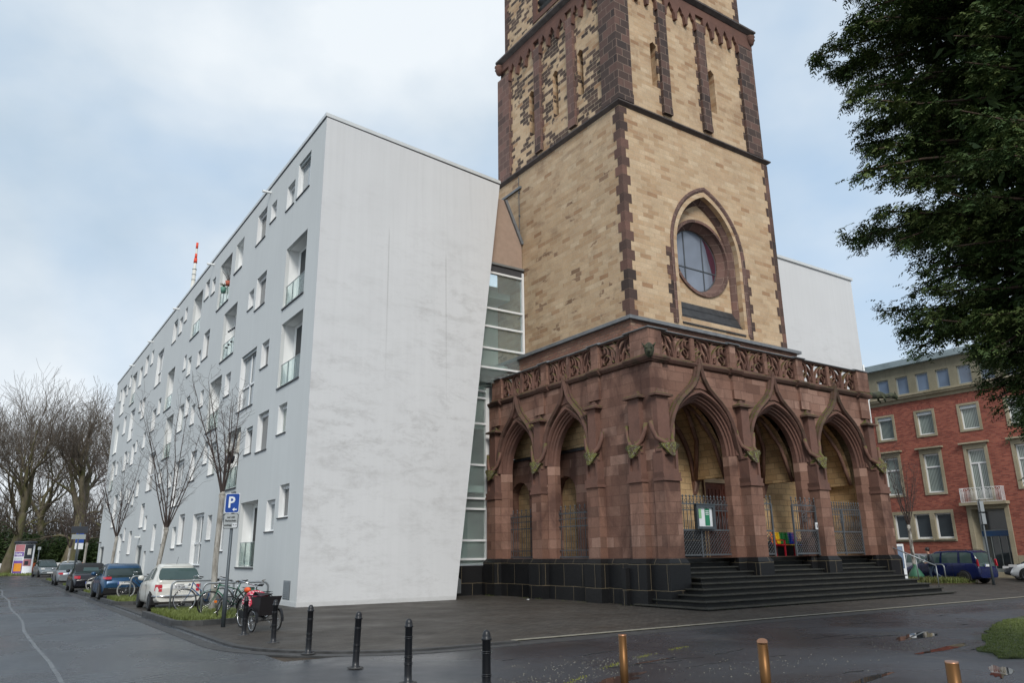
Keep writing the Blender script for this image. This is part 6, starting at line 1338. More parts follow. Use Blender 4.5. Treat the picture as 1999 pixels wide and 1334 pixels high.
    l = MB(); l.box(L_, L_ + .022, -.26, .26, .38, .49); l.build('number_plate', 'plate_white', t)
    if bumper:
        l = MB(); l.tube([(.06 + .22, -half(.28) - .012, bumper[0]), (.02, -half(.05) * .93, bumper[0]), (-.02, -half(.0) * .6, bumper[0]), (-.03, 0, bumper[0]), (-.02, half(0) * .6, bumper[0]), (.02, half(.05) * .93, bumper[0]), (.28, half(.28) + .012, bumper[0])], bumper[1], 6); l.build('bumper', bumper[2], t)
    for s_ in (-1, 1):
        xm = roof[-1][0] - .55; l = MB(); l.lathe([(.03, -.10), (.08, -.06), (.09, 0), (.07, .07), (.02, .10)], 10, (xm, s_ * (half(xm) + .07), sm(belt, xm) + .10), 'y'); l.build('mirror', paint, t)
        for xd in [w for w in (L_ * .42, L_ * .62)][: (1 if L_ < 3.8 else 2)]: l = MB(); l.box(xd - .1, xd + .03, s_ * (half(xd)) - .014, s_ * (half(xd)) + .014, sm(belt, xd) - .15, sm(belt, xd) - .125); l.build('door_handle', 'chrome' if paint == 'car_cream' else paint, t)
        l = MB()
        for xd in ([L_ * .36, L_ * .68] if L_ < 3.8 else [L_ * .30, L_ * .50, L_ * .70]): l.box(xd - .004, xd + .004, s_ * (half(xd)) - .003, s_ * half(xd) + .003, lowz + .12, sm(belt, xd) - .05)
        l.build('door_gap', 'under_black', t)
    if rails:
        for s_ in (-1, 1): l = MB(); b = cab(x0 + .9, 1); l.tube([(x0 + .5, s_ * b[0] * .93, b[2] - .01), (x0 + .6, s_ * b[0] * .93, b[2] + .05), (x0 + 1.9, s_ * b[0] * .93, b[2] + .05), (x0 + 2.0, s_ * b[0] * .93, b[2] - .02)], .016, 6); l.build('roof_rail', 'black_paint', t)
    return t
PL = [(0, .76), (.04, .91), (.12, .985), (.4, 1), (.75, .99), (.92, .90), (1, .70)]
# small cream hatchback
c1 = car('parked_car', 'small cream two-door hatchback seen from behind beside the bicycles', (5.62, 28.25, 0), pi / 2, 'car_cream', 3.5, 1.63,
    [(0, .62), (.04, .80), (.12, .93), (.4, .96), (1.8, .94), (2.5, .90), (3.0, .84), (3.35, .70), (3.5, .50)],
    [(.10, .95), (.20, 1.08), (.36, 1.28), (.52, 1.40), (.72, 1.46), (1.05, 1.49), (1.4, 1.48), (1.75, 1.42), (2.1, 1.26), (2.6, .92)], PL, (.60, 2.85), .29, 'car_glass_green', rear=(.50, 1.85), rearlamp=(.53, .62, .10, .22, .20), plates=('K·TB 236', .70), pillars=((.38, .66, .17), (1.30, 1.25, .05), (2.45, 1.95, .06)), bumper=(.47, .04, 'chrome'), cabw=.72, painted=True)
m = MB(); m.tube([(.85, 0, 1.47), (.62, 0, 1.72)], .006, 5); m.build('antenna', 'black_paint', c1)
m = MB(); m.tube([(.10, -.16, .84), (.06, -.14, .83), (.06, .14, .83), (.10, .16, .84)], .014, 6); m.build('handle_bar', 'chrome', c1)
# blue hatchback
c2 = car('parked_car', 'blue hatchback with red tail lights parked behind the cream car', (5.22, 37.4, 0), pi / 2, 'car_blue', 4.2, 1.76,
    [(0, .55), (.05, .80), (.16, .98), (.5, 1.0), (2.2, .96), (3.0, .92), (3.7, .82), (4.1, .62), (4.2, .48)],
    [(.14, 1.0), (.35, 1.20), (.55, 1.36), (.8, 1.44), (1.5, 1.47), (2.1, 1.44), (2.5, 1.32), (3.1, .96)], PL, (.78, 3.35), .32, rear=(.42, 2.2), rearlamp=(.52, .84, .22, .10, .36), plates=('', .62), pillars=((.70, .95, .14), (1.75, 1.7, .05), (2.95, 2.35, .06)))
m = MB(); m.plate([(-.80, .26), (.80, .26), (.76, .50), (-.76, .50)], [], lambda u, v, w: (w - .02, u, v), 0, .04); m.build('bumper_insert', 'under_black', c2)
m = MB(); m.box(-.03, .0, -.6, .6, .46, .475); m.build('bumper_trim', 'chrome', c2)
# black convertible
c3 = car('parked_car', 'black convertible with a fabric roof and round red tail lights', (4.95, 46.9, 0), pi / 2, 'car_black', 4.1, 1.74,
    [(0, .52), (.06, .72), (.25, .88), (.7, .98), (2.2, .98), (3.0, .92), (3.6, .80), (4.0, .60), (4.1, .46)],
    [(.55, .98), (.8, 1.16), (1.1, 1.36), (1.5, 1.46), (2.0, 1.45), (2.4, 1.34), (2.9, .98)], PL, (.80, 3.30), .33, rear=(.62, 2.45), roofm='soft_top', rearlamp=(.52, .68, .14, .15, .28), plates=('', .42), pillars=((1.0, 1.2, .30), (2.75, 2.3, .07)), softtop=True)
m = MB(); m.plate([(-.38, 1.06), (.38, 1.06), (.34, 1.24), (-.34, 1.24)], [], lambda u, v, w: (.66 + (v - 1.06) * 1.25 + w - .04, u, v), 0, .02); m.build('rear_screen', 'car_glass_green', c3)
# silver saloon
c4 = car('parked_car', 'silver saloon parked beyond the black convertible', (5.15, 60.0, 0), pi / 2, 'car_silver', 4.5, 1.78,
    [(0, .60), (.05, .84), (.25, .96), (1.0, .98), (2.6, .95), (3.5, .88), (4.3, .70), (4.5, .5)],
    [(.55, .97), (.9, 1.15), (1.25, 1.34), (1.7, 1.42), (2.3, 1.43), (2.8, 1.33), (3.4, .96)], PL, (.95, 3.6), .31, rear=(1.15, 2.6), rearlamp=(.52, .70, .18, .12, .22), plates=('', .70), pillars=((1.15, 1.4, .10), (2.1, 2.05, .05), (3.2, 2.65, .06)))
c5 = car('parked_car', 'small white car facing the camera at the end of the row', (6.6, 83.5, 0), radians(-78), 'car_white', 3.7, 1.65,
    [(0, .60), (.05, .84), (.2, .96), (1.0, .98), (2.0, .98), (2.7, .95), (3.3, .86), (3.6, .62), (3.7, .45)],
    [(.15, .98), (.4, 1.25), (.7, 1.45), (1.3, 1.5), (2.0, 1.48), (2.4, 1.3), (2.9, .98)], PL, (.65, 3.0), .30, rear=(.5, 2.1), headlamp=(.42, .68, .30, .15, .30), plates=('', .6), pillars=((.5, .7, .1), (1.5, 1.45, .05), (2.7, 2.2, .06)))
m = MB(); m.box(3.70, 3.72, -.5, .5, .30, .52); m.build('grille', 'under_black', c5)
c6 = car('parked_car', 'grey people carrier facing the camera, farthest of the parked cars', (5.2, 92.5, 0), radians(-84), 'car_grey', 4.5, 1.8,
    [(0, .62), (.06, .9), (.2, 1.0), (1.0, 1.02), (3.0, 1.0), (3.7, .92), (4.3, .72), (4.5, .5)],
    [(.15, 1.0), (.3, 1.3), (.5, 1.52), (1.3, 1.6), (2.5, 1.58), (3.0, 1.35), (3.6, 1.0)], PL, (.85, 3.6), .32, rear=(.35, 2.6), headlamp=(.48, .72, .32, .15, .35), plates=('', .6), pillars=((.45, .6, .1), (1.6, 1.55, .05), (3.4, 2.8, .07)))
# navy estate on the right
c7 = car('parked_car', 'dark blue estate car parked in front of the brick building', (42.15, 19.6, 0), radians(83), 'car_navy', 4.45, 1.74,
    [(0, .60), (.04, .90), (.12, 1.02), (.8, 1.03), (3.0, 1.0), (3.6, .93), (4.2, .74), (4.45, .52)],
    [(.06, 1.02), (.16, 1.30), (.30, 1.56), (.6, 1.63), (1.6, 1.63), (2.3, 1.58), (2.8, 1.38), (3.35, 1.0)], PL, (.82, 3.65), .32, 'car_glass_green', rear=(.2, 2.45), rearlamp=(.72, .86, .08, .34, .10), plates=('', .84), pillars=((.20, .3, .12), (1.0, 1.0, .07), (2.0, 1.95, .06), (3.2, 2.6, .07)), rails=True, group='cars parked by the brick building', cabw=.88)
car('parked_car', 'pale silver car half hidden behind the dark blue estate', (46.3, 24.0, 0), radians(84), 'car_silver', 4.3, 1.75,
    [(0, .60), (.05, .86), (.2, .97), (2.5, .96), (3.4, .88), (4.1, .70), (4.3, .5)], [(.2, .98), (.5, 1.3), (.9, 1.44), (1.6, 1.46), (2.2, 1.42), (2.6, 1.3), (3.2, .96)], PL, (.8, 3.4), .31, 'car_glass_green', rear=(.55, 2.3), plates=('', .7), pillars=((.75, 1.0, .09), (1.8, 1.75, .05), (3.0, 2.4, .07)), group='cars parked by the brick building')
car('parked_car', 'dark grey car nose at the right edge, beyond the white car', (48.3, 17.2, 0), radians(88), 'poster_dark', 4.2, 1.75,
    [(0, .60), (.05, .86), (.2, .97), (2.5, .96), (3.4, .88), (4.0, .72), (4.2, .5)], [(.2, .98), (.5, 1.3), (.9, 1.44), (1.6, 1.46), (2.2, 1.42), (2.6, 1.3), (3.2, .96)], PL, (.8, 3.35), .31, headlamp=(.45, .62, .32, .14, .32), rear=(.55, 2.3), plates=('', .7), pillars=((.75, 1.0, .09), (1.8, 1.75, .05), (3.0, 2.4, .07)), group='cars parked by the brick building')
car('parked_car', 'white car cut by the right edge of the picture', (46.3, 15.9, 0), radians(88), 'car_white', 4.3, 1.8,
    [(0, .60), (.05, .90), (.2, 1.05), (2.5, 1.02), (3.4, .96), (4.1, .80), (4.3, .5)], [(.2, 1.04), (.5, 1.4), (.9, 1.56), (1.6, 1.58), (2.2, 1.54), (2.6, 1.4), (3.2, 1.02)], PL, (.8, 3.4), .34, headlamp=(.45, .74, .32, .14, .45), rear=(.55, 2.3), plates=('', .7), pillars=((.75, 1.0, .09), (1.8, 1.75, .05), (3.0, 2.4, .07)), group='cars parked by the brick building')

# ================= person =================
def skin_body(name, joints, bones, mat, parent, sub=1):
    me = bpy.data.meshes.new(name); idx = {k: i for i, k in enumerate(joints)}
    me.from_pydata([j[0] for j in joints.values()], [(idx[a], idx[b]) for a, b in bones], []); me.materials.append(MATS[mat])
    o = bpy.data.objects.new(name, me); COL.objects.link(o)
    o.modifiers.new('skin', 'SKIN'); 
    if not me.skin_vertices: 
        pass
    sv = me.skin_vertices[0].data if me.skin_vertices else None
    if sv is None:
        bpy.context.view_layer.objects.active = o; o.select_set(True); bpy.ops.mesh.customdata_skin_add(); sv = me.skin_vertices[0].data
    for i, (k_, j) in enumerate(joints.items()): r = j[1]; sv[i].radius = (r, r) if not isinstance(r, tuple) else r; sv[i].use_root = (i == 0)
    ss = o.modifiers.new('sub', 'SUBSURF'); ss.levels = sub; ss.render_levels = sub
    dg = bpy.context.evaluated_depsgraph_get(); me2 = bpy.data.meshes.new_from_object(o.evaluated_get(dg)); me2.name = name
    for p in me2.polygons: p.use_smooth = True
    bpy.data.objects.remove(o); n = bpy.data.objects.new(name, me2); COL.objects.link(n)
    if parent: n.parent = parent
    return n
# walking to the left (local +x forward), 1.76 m tall
pr_ = thing('person', 'person in dark jacket and jeans walking past the dark blue car', 'person', (41.25, 21.95, 0), atan2(.885, -.465))
J = {'pelvis': ((0, 0, .94), (.13, .12)), 'chest': ((.05, 0, 1.22), (.16, .12)), 'neck': ((.09, 0, 1.47), .065), 'head0': ((.12, 0, 1.56), .075), 'head': ((.135, 0, 1.66), (.095, .085)), 'top': ((.13, 0, 1.73), .06),
    'hipL': ((.01, .09, .88), .085), 'kneeL': ((.14, .10, .50), .062), 'ankL': ((.06, .10, .10), .042), 'toeL': ((.24, .10, .05), .035),
    'hipR': ((-.01, -.09, .88), .085), 'kneeR': ((-.12, -.09, .50), .062), 'ankR': ((-.46, -.09, .22), .042), 'toeR': ((-.40, -.09, .05), .032),
    'shL': ((.05, .18, 1.40), .06), 'elL': ((.0, .25, 1.14), .045), 'wrL': ((.18, .22, 1.02), .034), 'haL': ((.25, .20, 1.03), .034),
    'shR': ((.05, -.18, 1.40), .06), 'elR': ((.02, -.26, 1.13), .045), 'wrR': ((.22, -.20, 1.06), .034), 'haR': ((.28, -.18, 1.08), .034)}
Bn = [('pelvis', 'chest'), ('chest', 'neck'), ('neck', 'head0'), ('head0', 'head'), ('head', 'top'), ('pelvis', 'hipL'), ('hipL', 'kneeL'), ('kneeL', 'ankL'), ('ankL', 'toeL'), ('pelvis', 'hipR'), ('hipR', 'kneeR'), ('kneeR', 'ankR'), ('ankR', 'toeR'), ('chest', 'shL'), ('shL', 'elL'), ('elL', 'wrL'), ('wrL', 'haL'), ('chest', 'shR'), ('shR', 'elR'), ('elR', 'wrR'), ('wrR', 'haR')]
skin_body('body', J, Bn, 'skin', pr_)
gs = lambda k, g: (J[k][0], tuple(x + g for x in J[k][1]) if isinstance(J[k][1], tuple) else J[k][1] + g)
skin_body('jeans', {'pelvis': gs('pelvis', .015), 'hipL': gs('hipL', .02), 'kneeL': gs('kneeL', .018), 'ankL': ((.06, .10, .13), .056), 'hipR': gs('hipR', .02), 'kneeR': gs('kneeR', .018), 'ankR': ((-.44, -.09, .24), .056)}, [('pelvis', 'hipL'), ('hipL', 'kneeL'), ('kneeL', 'ankL'), ('pelvis', 'hipR'), ('hipR', 'kneeR'), ('kneeR', 'ankR')], 'jeans', pr_)
skin_body('jacket', {'chest': ((.05, 0, 1.22), (.20, .165)), 'hem': ((-.02, 0, .86), (.19, .165)), 'neck': ((.08, 0, 1.46), .085), 'shL': gs('shL', .03), 'elL': gs('elL', .026), 'wrL': ((.15, .225, 1.04), .046), 'shR': gs('shR', .03), 'elR': gs('elR', .026), 'wrR': ((.19, -.21, 1.06), .046)}, [('chest', 'hem'), ('chest', 'neck'), ('chest', 'shL'), ('shL', 'elL'), ('elL', 'wrL'), ('chest', 'shR'), ('shR', 'elR'), ('elR', 'wrR')], 'jacket', pr_)
m = MB(); m.lathe([(.075, -.09), (.108, -.04), (.115, .03), (.09, .09), (.03, .115)], 14, (.105, 0, 1.70)); m.build('hair', 'hair', pr_)
for p_ in ((.10, .10), (-.45, -.09)):
    m = MB(); lift = .0 if p_[0] > 0 else .05
    if p_[0] > 0: m.obox((.15, .10, .04), (.14, 0, 0), (0, .05, 0), (0, 0, .04))
    else: m.obox((-.44, -.09, .11), (.04, 0, -.13), (0, .048, 0), (.045, 0, .015))
    m.build('shoe', 'shoe_tan', pr_, bevel=.03)
for hx, hy, hz in ((.25, .20, 1.03), (.28, -.18, 1.08)):
    m = MB()
    for q in range(4): a = -.03 + q * .02; m.tube([(hx + .02, hy + a * .5, hz - a), (hx + .06, hy + a * .5 - .01, hz - a - .005), (hx + .085 - abs(a) * .3, hy + a * .5 - .025 * (1 if hy > 0 else -1), hz - a - .02)], [.010, .009, .007], 5)
    m.tube([(hx - .01, hy, hz + .03), (hx + .02, hy, hz + .06), (hx + .045, hy, hz + .055)], [.012, .010, .008], 5); m.build('fingers', 'skin', pr_)
pk = thing('parcel', 'small white parcel held by the walking person', 'parcel', (41.25, 21.95, 0), atan2(.885, -.465)); m = MB(); m.box(.27, .40, -.20, .20, 1.05, 1.17); m.build('wrapper', 'paper', pk, bevel=.02)

# pole with traffic signs in front of the brick building
ps = thing('sign_post', 'grey post with two small signs seen edge on before the brick building entrance', 'sign', (41.1, 19.0, 0)); m = MB(); m.lathe([(.07, 0), (.05, .8), (.045, 4.1)], 12); m.build('post', 'grey_post', ps)
for z_, w_ in ((3.75, .42), (3.15, .46)): m = MB(); m.obox((.06, .0, z_), (.10, .10, 0), (.06, -.06, 0), (0, 0, .26)); m.obox((-.06, .04, z_ - .02), (.09, .02, 0), (-.004, .02, 0), (0, 0, .26)); m.build('sign_box', 'galvanised', ps)
# planted bed right
bdr = [(38.2, 23.6), (38.8, 21.6), (41.0, 20.3), (41.9, 20.1), (41.3, 21.5), (40.3, 24.5)]
m = MB(); m.plate(bdr[::-1], [], lambda u, v, w: (u, v, w), .06, 0); tag(m.build('planting_bed', 'soil', None), 'earth bed with low plants at the foot of the right street tree', 'planting bed')
grass('ground_cover', bdr, 2600, .30, 77, .05, 'dry_leaf', w=.02); grass('ground_cover', [(39.6, 21.6), (40.6, 20.5), (41.9, 20.1), (41.3, 21.5)], 1500, .26, 78, .05, 'grass_blade', w=.02)
bg_ = thing('rubbish_bag', 'green bag slumped against the right street tree trunk', 'bag', (40.6, 22.5, .05)); m = MB(); m.lathe([(.1, 0), (.36, .1), (.38, .35), (.22, .62), (.08, .8), (.12, .9)], 10); m.build('sack', 'bin_green', bg_)

# ================= bare trees =================
def grow(m_tr, m_tw, p, d, L_, r, depth, rr, up=.10, spread=.5, seg=4, minr=.006, wob=.12, kids=(2, 3), twig_depth=2, nside=6):
    pts = [p]; rad = [r]; q = p.copy(); dd = d.copy()
    for i in range(seg):
        dd = (dd + Vector((rr.gauss(0, wob), rr.gauss(0, wob), rr.gauss(0, wob) + up))).normalized(); q = q + dd * (L_ / seg); pts.append(q.copy()); rad.append(max(minr, r * (1 - .45 * (i + 1) / seg)))
    (m_tw if depth <= twig_depth else m_tr).tube(pts, rad, max(3, nside if depth > twig_depth else 3), cap=False)
    if depth == 0: return
    n = rr.randint(*kids)
    for i in range(n + (1 if depth > 1 else 0)):
        k_ = seg if i == 0 else rr.randint(max(1, seg // 3), seg)
        ax = Vector((rr.gauss(0, 1), rr.gauss(0, 1), rr.gauss(0, 1))); b = pts[k_]; dn = (dd if k_ == seg else (pts[k_] - pts[k_ - 1]).normalized())
        ax = (ax - dn * ax.dot(dn)).normalized(); a = spread * (rr.uniform(.25, .6) if i == 0 else rr.uniform(.7, 1.25)); nd = (dn * cos(a) + ax * sin(a)).normalized()
        grow(m_tr, m_tw, b, nd, L_ * rr.uniform(.62, .88), rad[k_] * (.82 if i == 0 else .62), depth - 1, rr, up, spread, max(2, seg - (1 if depth < 4 else 0)), minr, wob, kids, twig_depth, nside - 1 if nside > 4 else 4)
def street_tree(x, y, h, seed, lab, z_fork=2.55, lean=0, barkm='street_bark', fac=1.0):
    t = thing('street_tree', lab, 'tree', (x, y, 0), group='young bare street trees'); rr = random.Random(seed)
    m = MB(); m.tube([(0, 0, -.05), (.02, .01, .5), (-.02 + lean * .5, 0, 1.5), (lean, 0, z_fork), (lean, 0, z_fork + .12)], [.12, .095, .088, .085, .11], 12); m.tube([(lean, 0, z_fork + .1), (lean, 0, z_fork + .25)], [.11, .07], 8); m.build('trunk', barkm, t)
    br, tw = MB(), MB(); p = Vector((lean, 0, z_fork + .08)); n = 8
    for i in range(n):
        a = 2 * pi * i / n + rr.uniform(-.2, .2); s_ = rr.uniform(.18, .44) if i else .06; d = Vector((cos(a) * s_, sin(a) * s_, 1)).normalized(); L_ = (h - z_fork) * rr.uniform(.46, .62)
        # main limb, straight and ascending with many short side twigs
        pts = [p.copy()]; rad = [.034]; q = p.copy(); dd = d.copy(); S_ = 9; tot = (h - z_fork) * rr.uniform(.72, 1.03) * fac
        for j in range(S_):
            dd = (dd + Vector((rr.gauss(0, .045) + cos(a) * .008, rr.gauss(0, .045) + sin(a) * .008, .035))).normalized(); q = q + dd * tot / S_; pts.append(q.copy()); rad.append(.027 * (1 - (j + 1) / (S_ + .6)) + .004)
        br.tube(pts, rad, 6, cap=False)
        for j in range(2, S_ + 1):
            for k_ in range(rr.randint(2, 3)):
                aa = rr.uniform(0, 6.28); dv = Vector((cos(aa), sin(aa), rr.uniform(.5, 1.1))).normalized(); l = tot * rr.uniform(.10, .30) * (1.15 - j / S_ * .5)
                b = pts[j]; w = [b]; wr = [rad[j] * .5]; q2 = b.copy(); e = dv
                for s2 in range(4): e = (e + Vector((rr.gauss(0, .15), rr.gauss(0, .15), .16))).normalized(); q2 = q2 + e * l / 4; w.append(q2.copy()); wr.append(max(.0042, rad[j] * .5 * (1 - (s2 + 1) / 4.5)))
                tw.tube(w, wr, 3, cap=False)
                for s2 in (1, 2, 3, 4):
                    if rr.random() < .8: e2 = Vector((rr.gauss(0, 1), rr.gauss(0, 1), rr.uniform(.1, 1))).normalized(); tw.tube([w[s2], w[s2] + e2 * l * .16, w[s2] + e2 * l * .3 + Vector((0, 0, .04))], [.0045, .004, .003], 3, cap=False)
    br.build('limbs', 'street_twig', t, recalc=False); tw.build('twigs', 'street_twig', t, recalc=False); return t
street_tree(6.0, 25.2, 7.3, 3, 'bare young tree with a whitewashed trunk beside the cream car, nearest', 3.45)
street_tree(6.25, 36.6, 8.6, 5, 'bare young tree with a leaning trunk right of the blue hatchback', 2.75, .25)
street_tree(6.3, 51.0, 8.6, 9, 'bare young tree left of the other street trees, before the far part of the facade', 2.7, .1)
street_tree(6.3, 65.5, 7.5, 12, 'thin bare young tree far down the street beside the parking sign', 2.6)
street_tree(6.3, 78.5, 7.5, 14, 'farthest young street tree with a cut pole-like trunk', 2.4)
street_tree(40.75, 22.6, 7.4, 17, 'bare young birch-like tree in front of the dark blue estate car', 2.75, 0, 'birch_bark', .9)
def plane_tree(x, y, h, seed, lab, r0=.7, lean=(0, 0), fork=.35, depth=5):
    t = thing('plane_tree', lab, 'tree', (x, y, 0), group='tall bare plane trees at the end of the street'); rr = random.Random(seed); tr, tw = MB(), MB()
    p = Vector((0, 0, -.2)); top = Vector((lean[0] * h * fork, lean[1] * h * fork, h * fork)); tr.tube([p, Vector((lean[0] * .5, 0, h * fork * .2)), top * .6 + Vector((.2, 0, 0)), top], [r0 * 1.25, r0, r0 * .85, r0 * .75], 12, cap=False); tr.build('trunk', 'plane_bark', t); tr = MB()
    for i in range(4):
        a = 2 * pi * i / 4 + rr.uniform(-.4, .4); s_ = rr.uniform(.30, .65) if i else .12
        grow(tr, tw, top, Vector((cos(a) * s_ + lean[0], sin(a) * s_, 1)).normalized(), h * rr.uniform(.22, .29), r0 * .55, depth, rr, .07, .55, 5, .014, .13, (2, 3), 3, 7)
    for i in range(5):
        z_ = h * fork * rr.uniform(.45, .95); a = rr.uniform(0, 6.28); grow(tr, tw, Vector((top.x * z_ / (h * fork), 0, z_)), Vector((cos(a), sin(a), .35)).normalized(), h * .14, r0 * .22, 3, rr, .05, .6, 4, .014, .2, (2, 3), 2, 5)
    tr.build('limbs', 'plane_bark', t, recalc=False); tw.build('twigs', 'twig_bark', t, recalc=False); return t
PT = [(-3.5, 108, 20, 31, 'tall bare plane tree at the left edge of the picture', .5, (-.05, 0)), (2.6, 112, 20.5, 33, 'tall bare plane tree with a leaning forked trunk behind the advertising column', .55, (.12, 0)),
      (9.0, 112, 20, 37, 'bare plane tree with a thick mossy yellow trunk near the white facade', .85, (.10, 0)), (12.2, 104, 19.5, 41, 'bare plane tree closest to the far end of the white block', .45, (.03, 0)), (-9, 124, 20, 43, 'bare plane tree farther back at the left edge', .6, (.05, 0)), (6.5, 128, 20, 47, 'bare plane tree farther back between the two big trunks', .55, (-.04, 0)), (15.5, 122, 20, 49, 'bare plane tree peeping out behind the end of the white block', .6, (0, 0)),
      (-2, 136, 22, 53, 'slim bare tree in the back row, left of the advertising column', .4, (.05, 0)), (4, 139, 22, 57, 'slim bare tree in the back row above the advertising column', .4, (-.03, 0)), (11, 135, 21, 59, 'slim bare tree in the back row, right of the mossy trunk', .4, (.02, 0)), (-14, 134, 22, 63, 'slim bare tree in the back row at the left edge', .4, (.04, 0))]
for x, y, h, s_, lab, r0, ln in PT: plane_tree(x, y, h, s_, lab, r0, ln)
# evergreen shrubs and hedge below the planes
def shrub(name, lab, x, y, rx, ry, h, seed, n, mat, cat='shrub', ls=.22, group='evergreen shrubs below the plane trees'):
    t = thing(name, lab, cat, (x, y, 0), group=group); rr = random.Random(seed); m = MB(); L = []
    for i in range(int(10 + rx * 4)): a = rr.uniform(0, 6.28); r = rr.random() ** .5; L.append((cos(a) * r * rx * .7, sin(a) * r * ry * .7, h * rr.uniform(.25, .72), rr.uniform(.25, .45) * min(rx, h)))
    for i in range(n):
        c = L[rr.randrange(len(L))]; v = Vector((rr.gauss(0, 1), rr.gauss(0, 1), rr.gauss(0, 1))).normalized() * c[3] * rr.uniform(.65, 1.1); p = Vector((c[0], c[1], c[2])) + v
        if p.z < 0: p.z = -p.z * .5
        p.z = min(p.z, h); a = Vector((rr.gauss(0, 1), rr.gauss(0, 1), rr.gauss(0, .5))).normalized() * ls * rr.uniform(.6, 1.4); b = Vector((rr.gauss(0, 1), rr.gauss(0, 1), rr.gauss(0, 1))).normalized() * ls * .6
        m.add([p - a, p + b * .7, p + a, p - b * .7], [(0, 1, 2, 3)])
    m.build('foliage', mat, t, recalc=False)
    s_ = MB()
    for i in range(5): a = rr.uniform(0, 6.28); s_.tube([(0, 0, 0), (cos(a) * rx * .3, sin(a) * ry * .3, h * .4), (cos(a) * rx * .55, sin(a) * ry * .5, h * .75)], [.09, .05, .02], 5)
    s_.build('stems', 'twig_bark', t); return t
SH = [(-7, 116, 4, 3, 5.5), (-1.5, 117, 4, 3, 7.5), (3.5, 118, 4, 3, 6.0), (8, 119, 4, 3, 5.0), (12, 117, 3.5, 3, 4.2), (.5, 113.5, 2.2, 1.6, 3.4), (-13, 118, 4, 3, 7), (16, 116, 3.5, 3, 4.0)]
SL = ['dark evergreen shrub at the left edge behind the hoarding', 'tallest dark evergreen shrub, behind the advertising column', 'evergreen shrub right of the advertising column', 'evergreen shrub behind the far parked cars', 'low evergreen shrub near the mossy trunk', 'small pale shrub in front of the tall evergreen', 'evergreen shrub beyond the left edge', 'evergreen shrub beside the end of the white block']
for i, (x, y, rx, ry, h) in enumerate(SH): shrub('evergreen_shrub', SL[i], x, y, rx, ry, h, 200 + i, 5200, 'hedge_leaf')
m = MB(); rr = random.Random(7)   # far scrub reads as one mass
for i in range(9000):
    x, y, z = rr.uniform(-40, 40), rr.uniform(135, 150), abs(rr.gauss(0, 3.6)); a, b = rr.uniform(-.5, .5), rr.uniform(.1, .5); m.add([(x, y, z), (x + a, y, z + b), (x + a + .15, y, z + b - .3)], [(0, 1, 2)])
tag(m.build('far_scrub', 'plane_bark', recalc=False), kind='stuff')
m = MB()
for i in range(3200):
    x, y = rr.uniform(-30, 30), rr.uniform(132, 155); h = rr.uniform(6, 13); m.tube([(x, y, 0), (x + rr.gauss(0, .6), y, h * .5), (x + rr.gauss(0, 1.5), y, h)], [.05, .035, .015], 3, cap=False)
tag(m.build('far_thicket', 'twig_bark', recalc=False), kind='stuff')
grass('far_lawn', [(-25, 99.5), (30, 99.5), (30, 116), (-25, 116)], 16000, .22, 91, 0, 'grass_blade', w=.05)

# ================= far street furniture =================
ac = thing('advertising_column', 'round white advertising column pasted with posters at the end of the street', 'advertising column', (4.1, 108.5, 0))
m = MB(); m.lathe([(1.03, 0), (1.03, .12), (1.0, .13), (1.0, 3.45)], 40); m.build('drum', 'sign_white', ac)
m = MB(); m.lathe([(1.12, 3.46), (1.16, 3.52), (1.16, 3.66), (1.02, 3.74)], 32); m.build('cap', 'poster_dark', ac)
def curved(a0, a1, z0, z1, mat, r=1.012, name='poster', par=None):
    m = MB(); n = 10; ts = [radians(a0 + (a1 - a0) * i / n) for i in range(n + 1)]
    m.v = [(r * cos(t), r * sin(t), z) for z in (z0, z1) for t in ts]; m.f = [[i, i + 1, n + 2 + i, n + 1 + i] for i in range(n)]; m.fm = [0] * n; m.sm = [True] * n; return m.build(name, mat, par or ac, recalc=False)
curved(-162, -94, 2.55, 3.35, 'poster_pink'); curved(-162, -94, 2.0, 2.5, 'poster_purple'); p5 = curved(-162, -94, 0.15, 1.55, 'poster_purple'); curved(-92, -38, 1.75, 3.35, 'poster_dark'); curved(-92, -40, .95, 1.7, 'poster_pink'); curved(-150, -98, .35, 1.25, 'poster_orange', 1.02); curved(-75, -52, 2.2, 2.9, 'mast_white', 1.02); curved(-85, -62, 1.05, 1.5, 'poster_dark', 1.02); curved(-160, -98, 1.62, 1.9, 'shutter_white', 1.02)
for a_, ch_ in zip((-148, -138, -131, -123, -114, -106), 'flucht'):
    t_ = radians(a_); text(ch_, .42, 'sign_white', ac, (1.03 * cos(t_), 1.03 * sin(t_), 2.25), (pi / 2, 0, t_ + pi / 2), bold=.01)
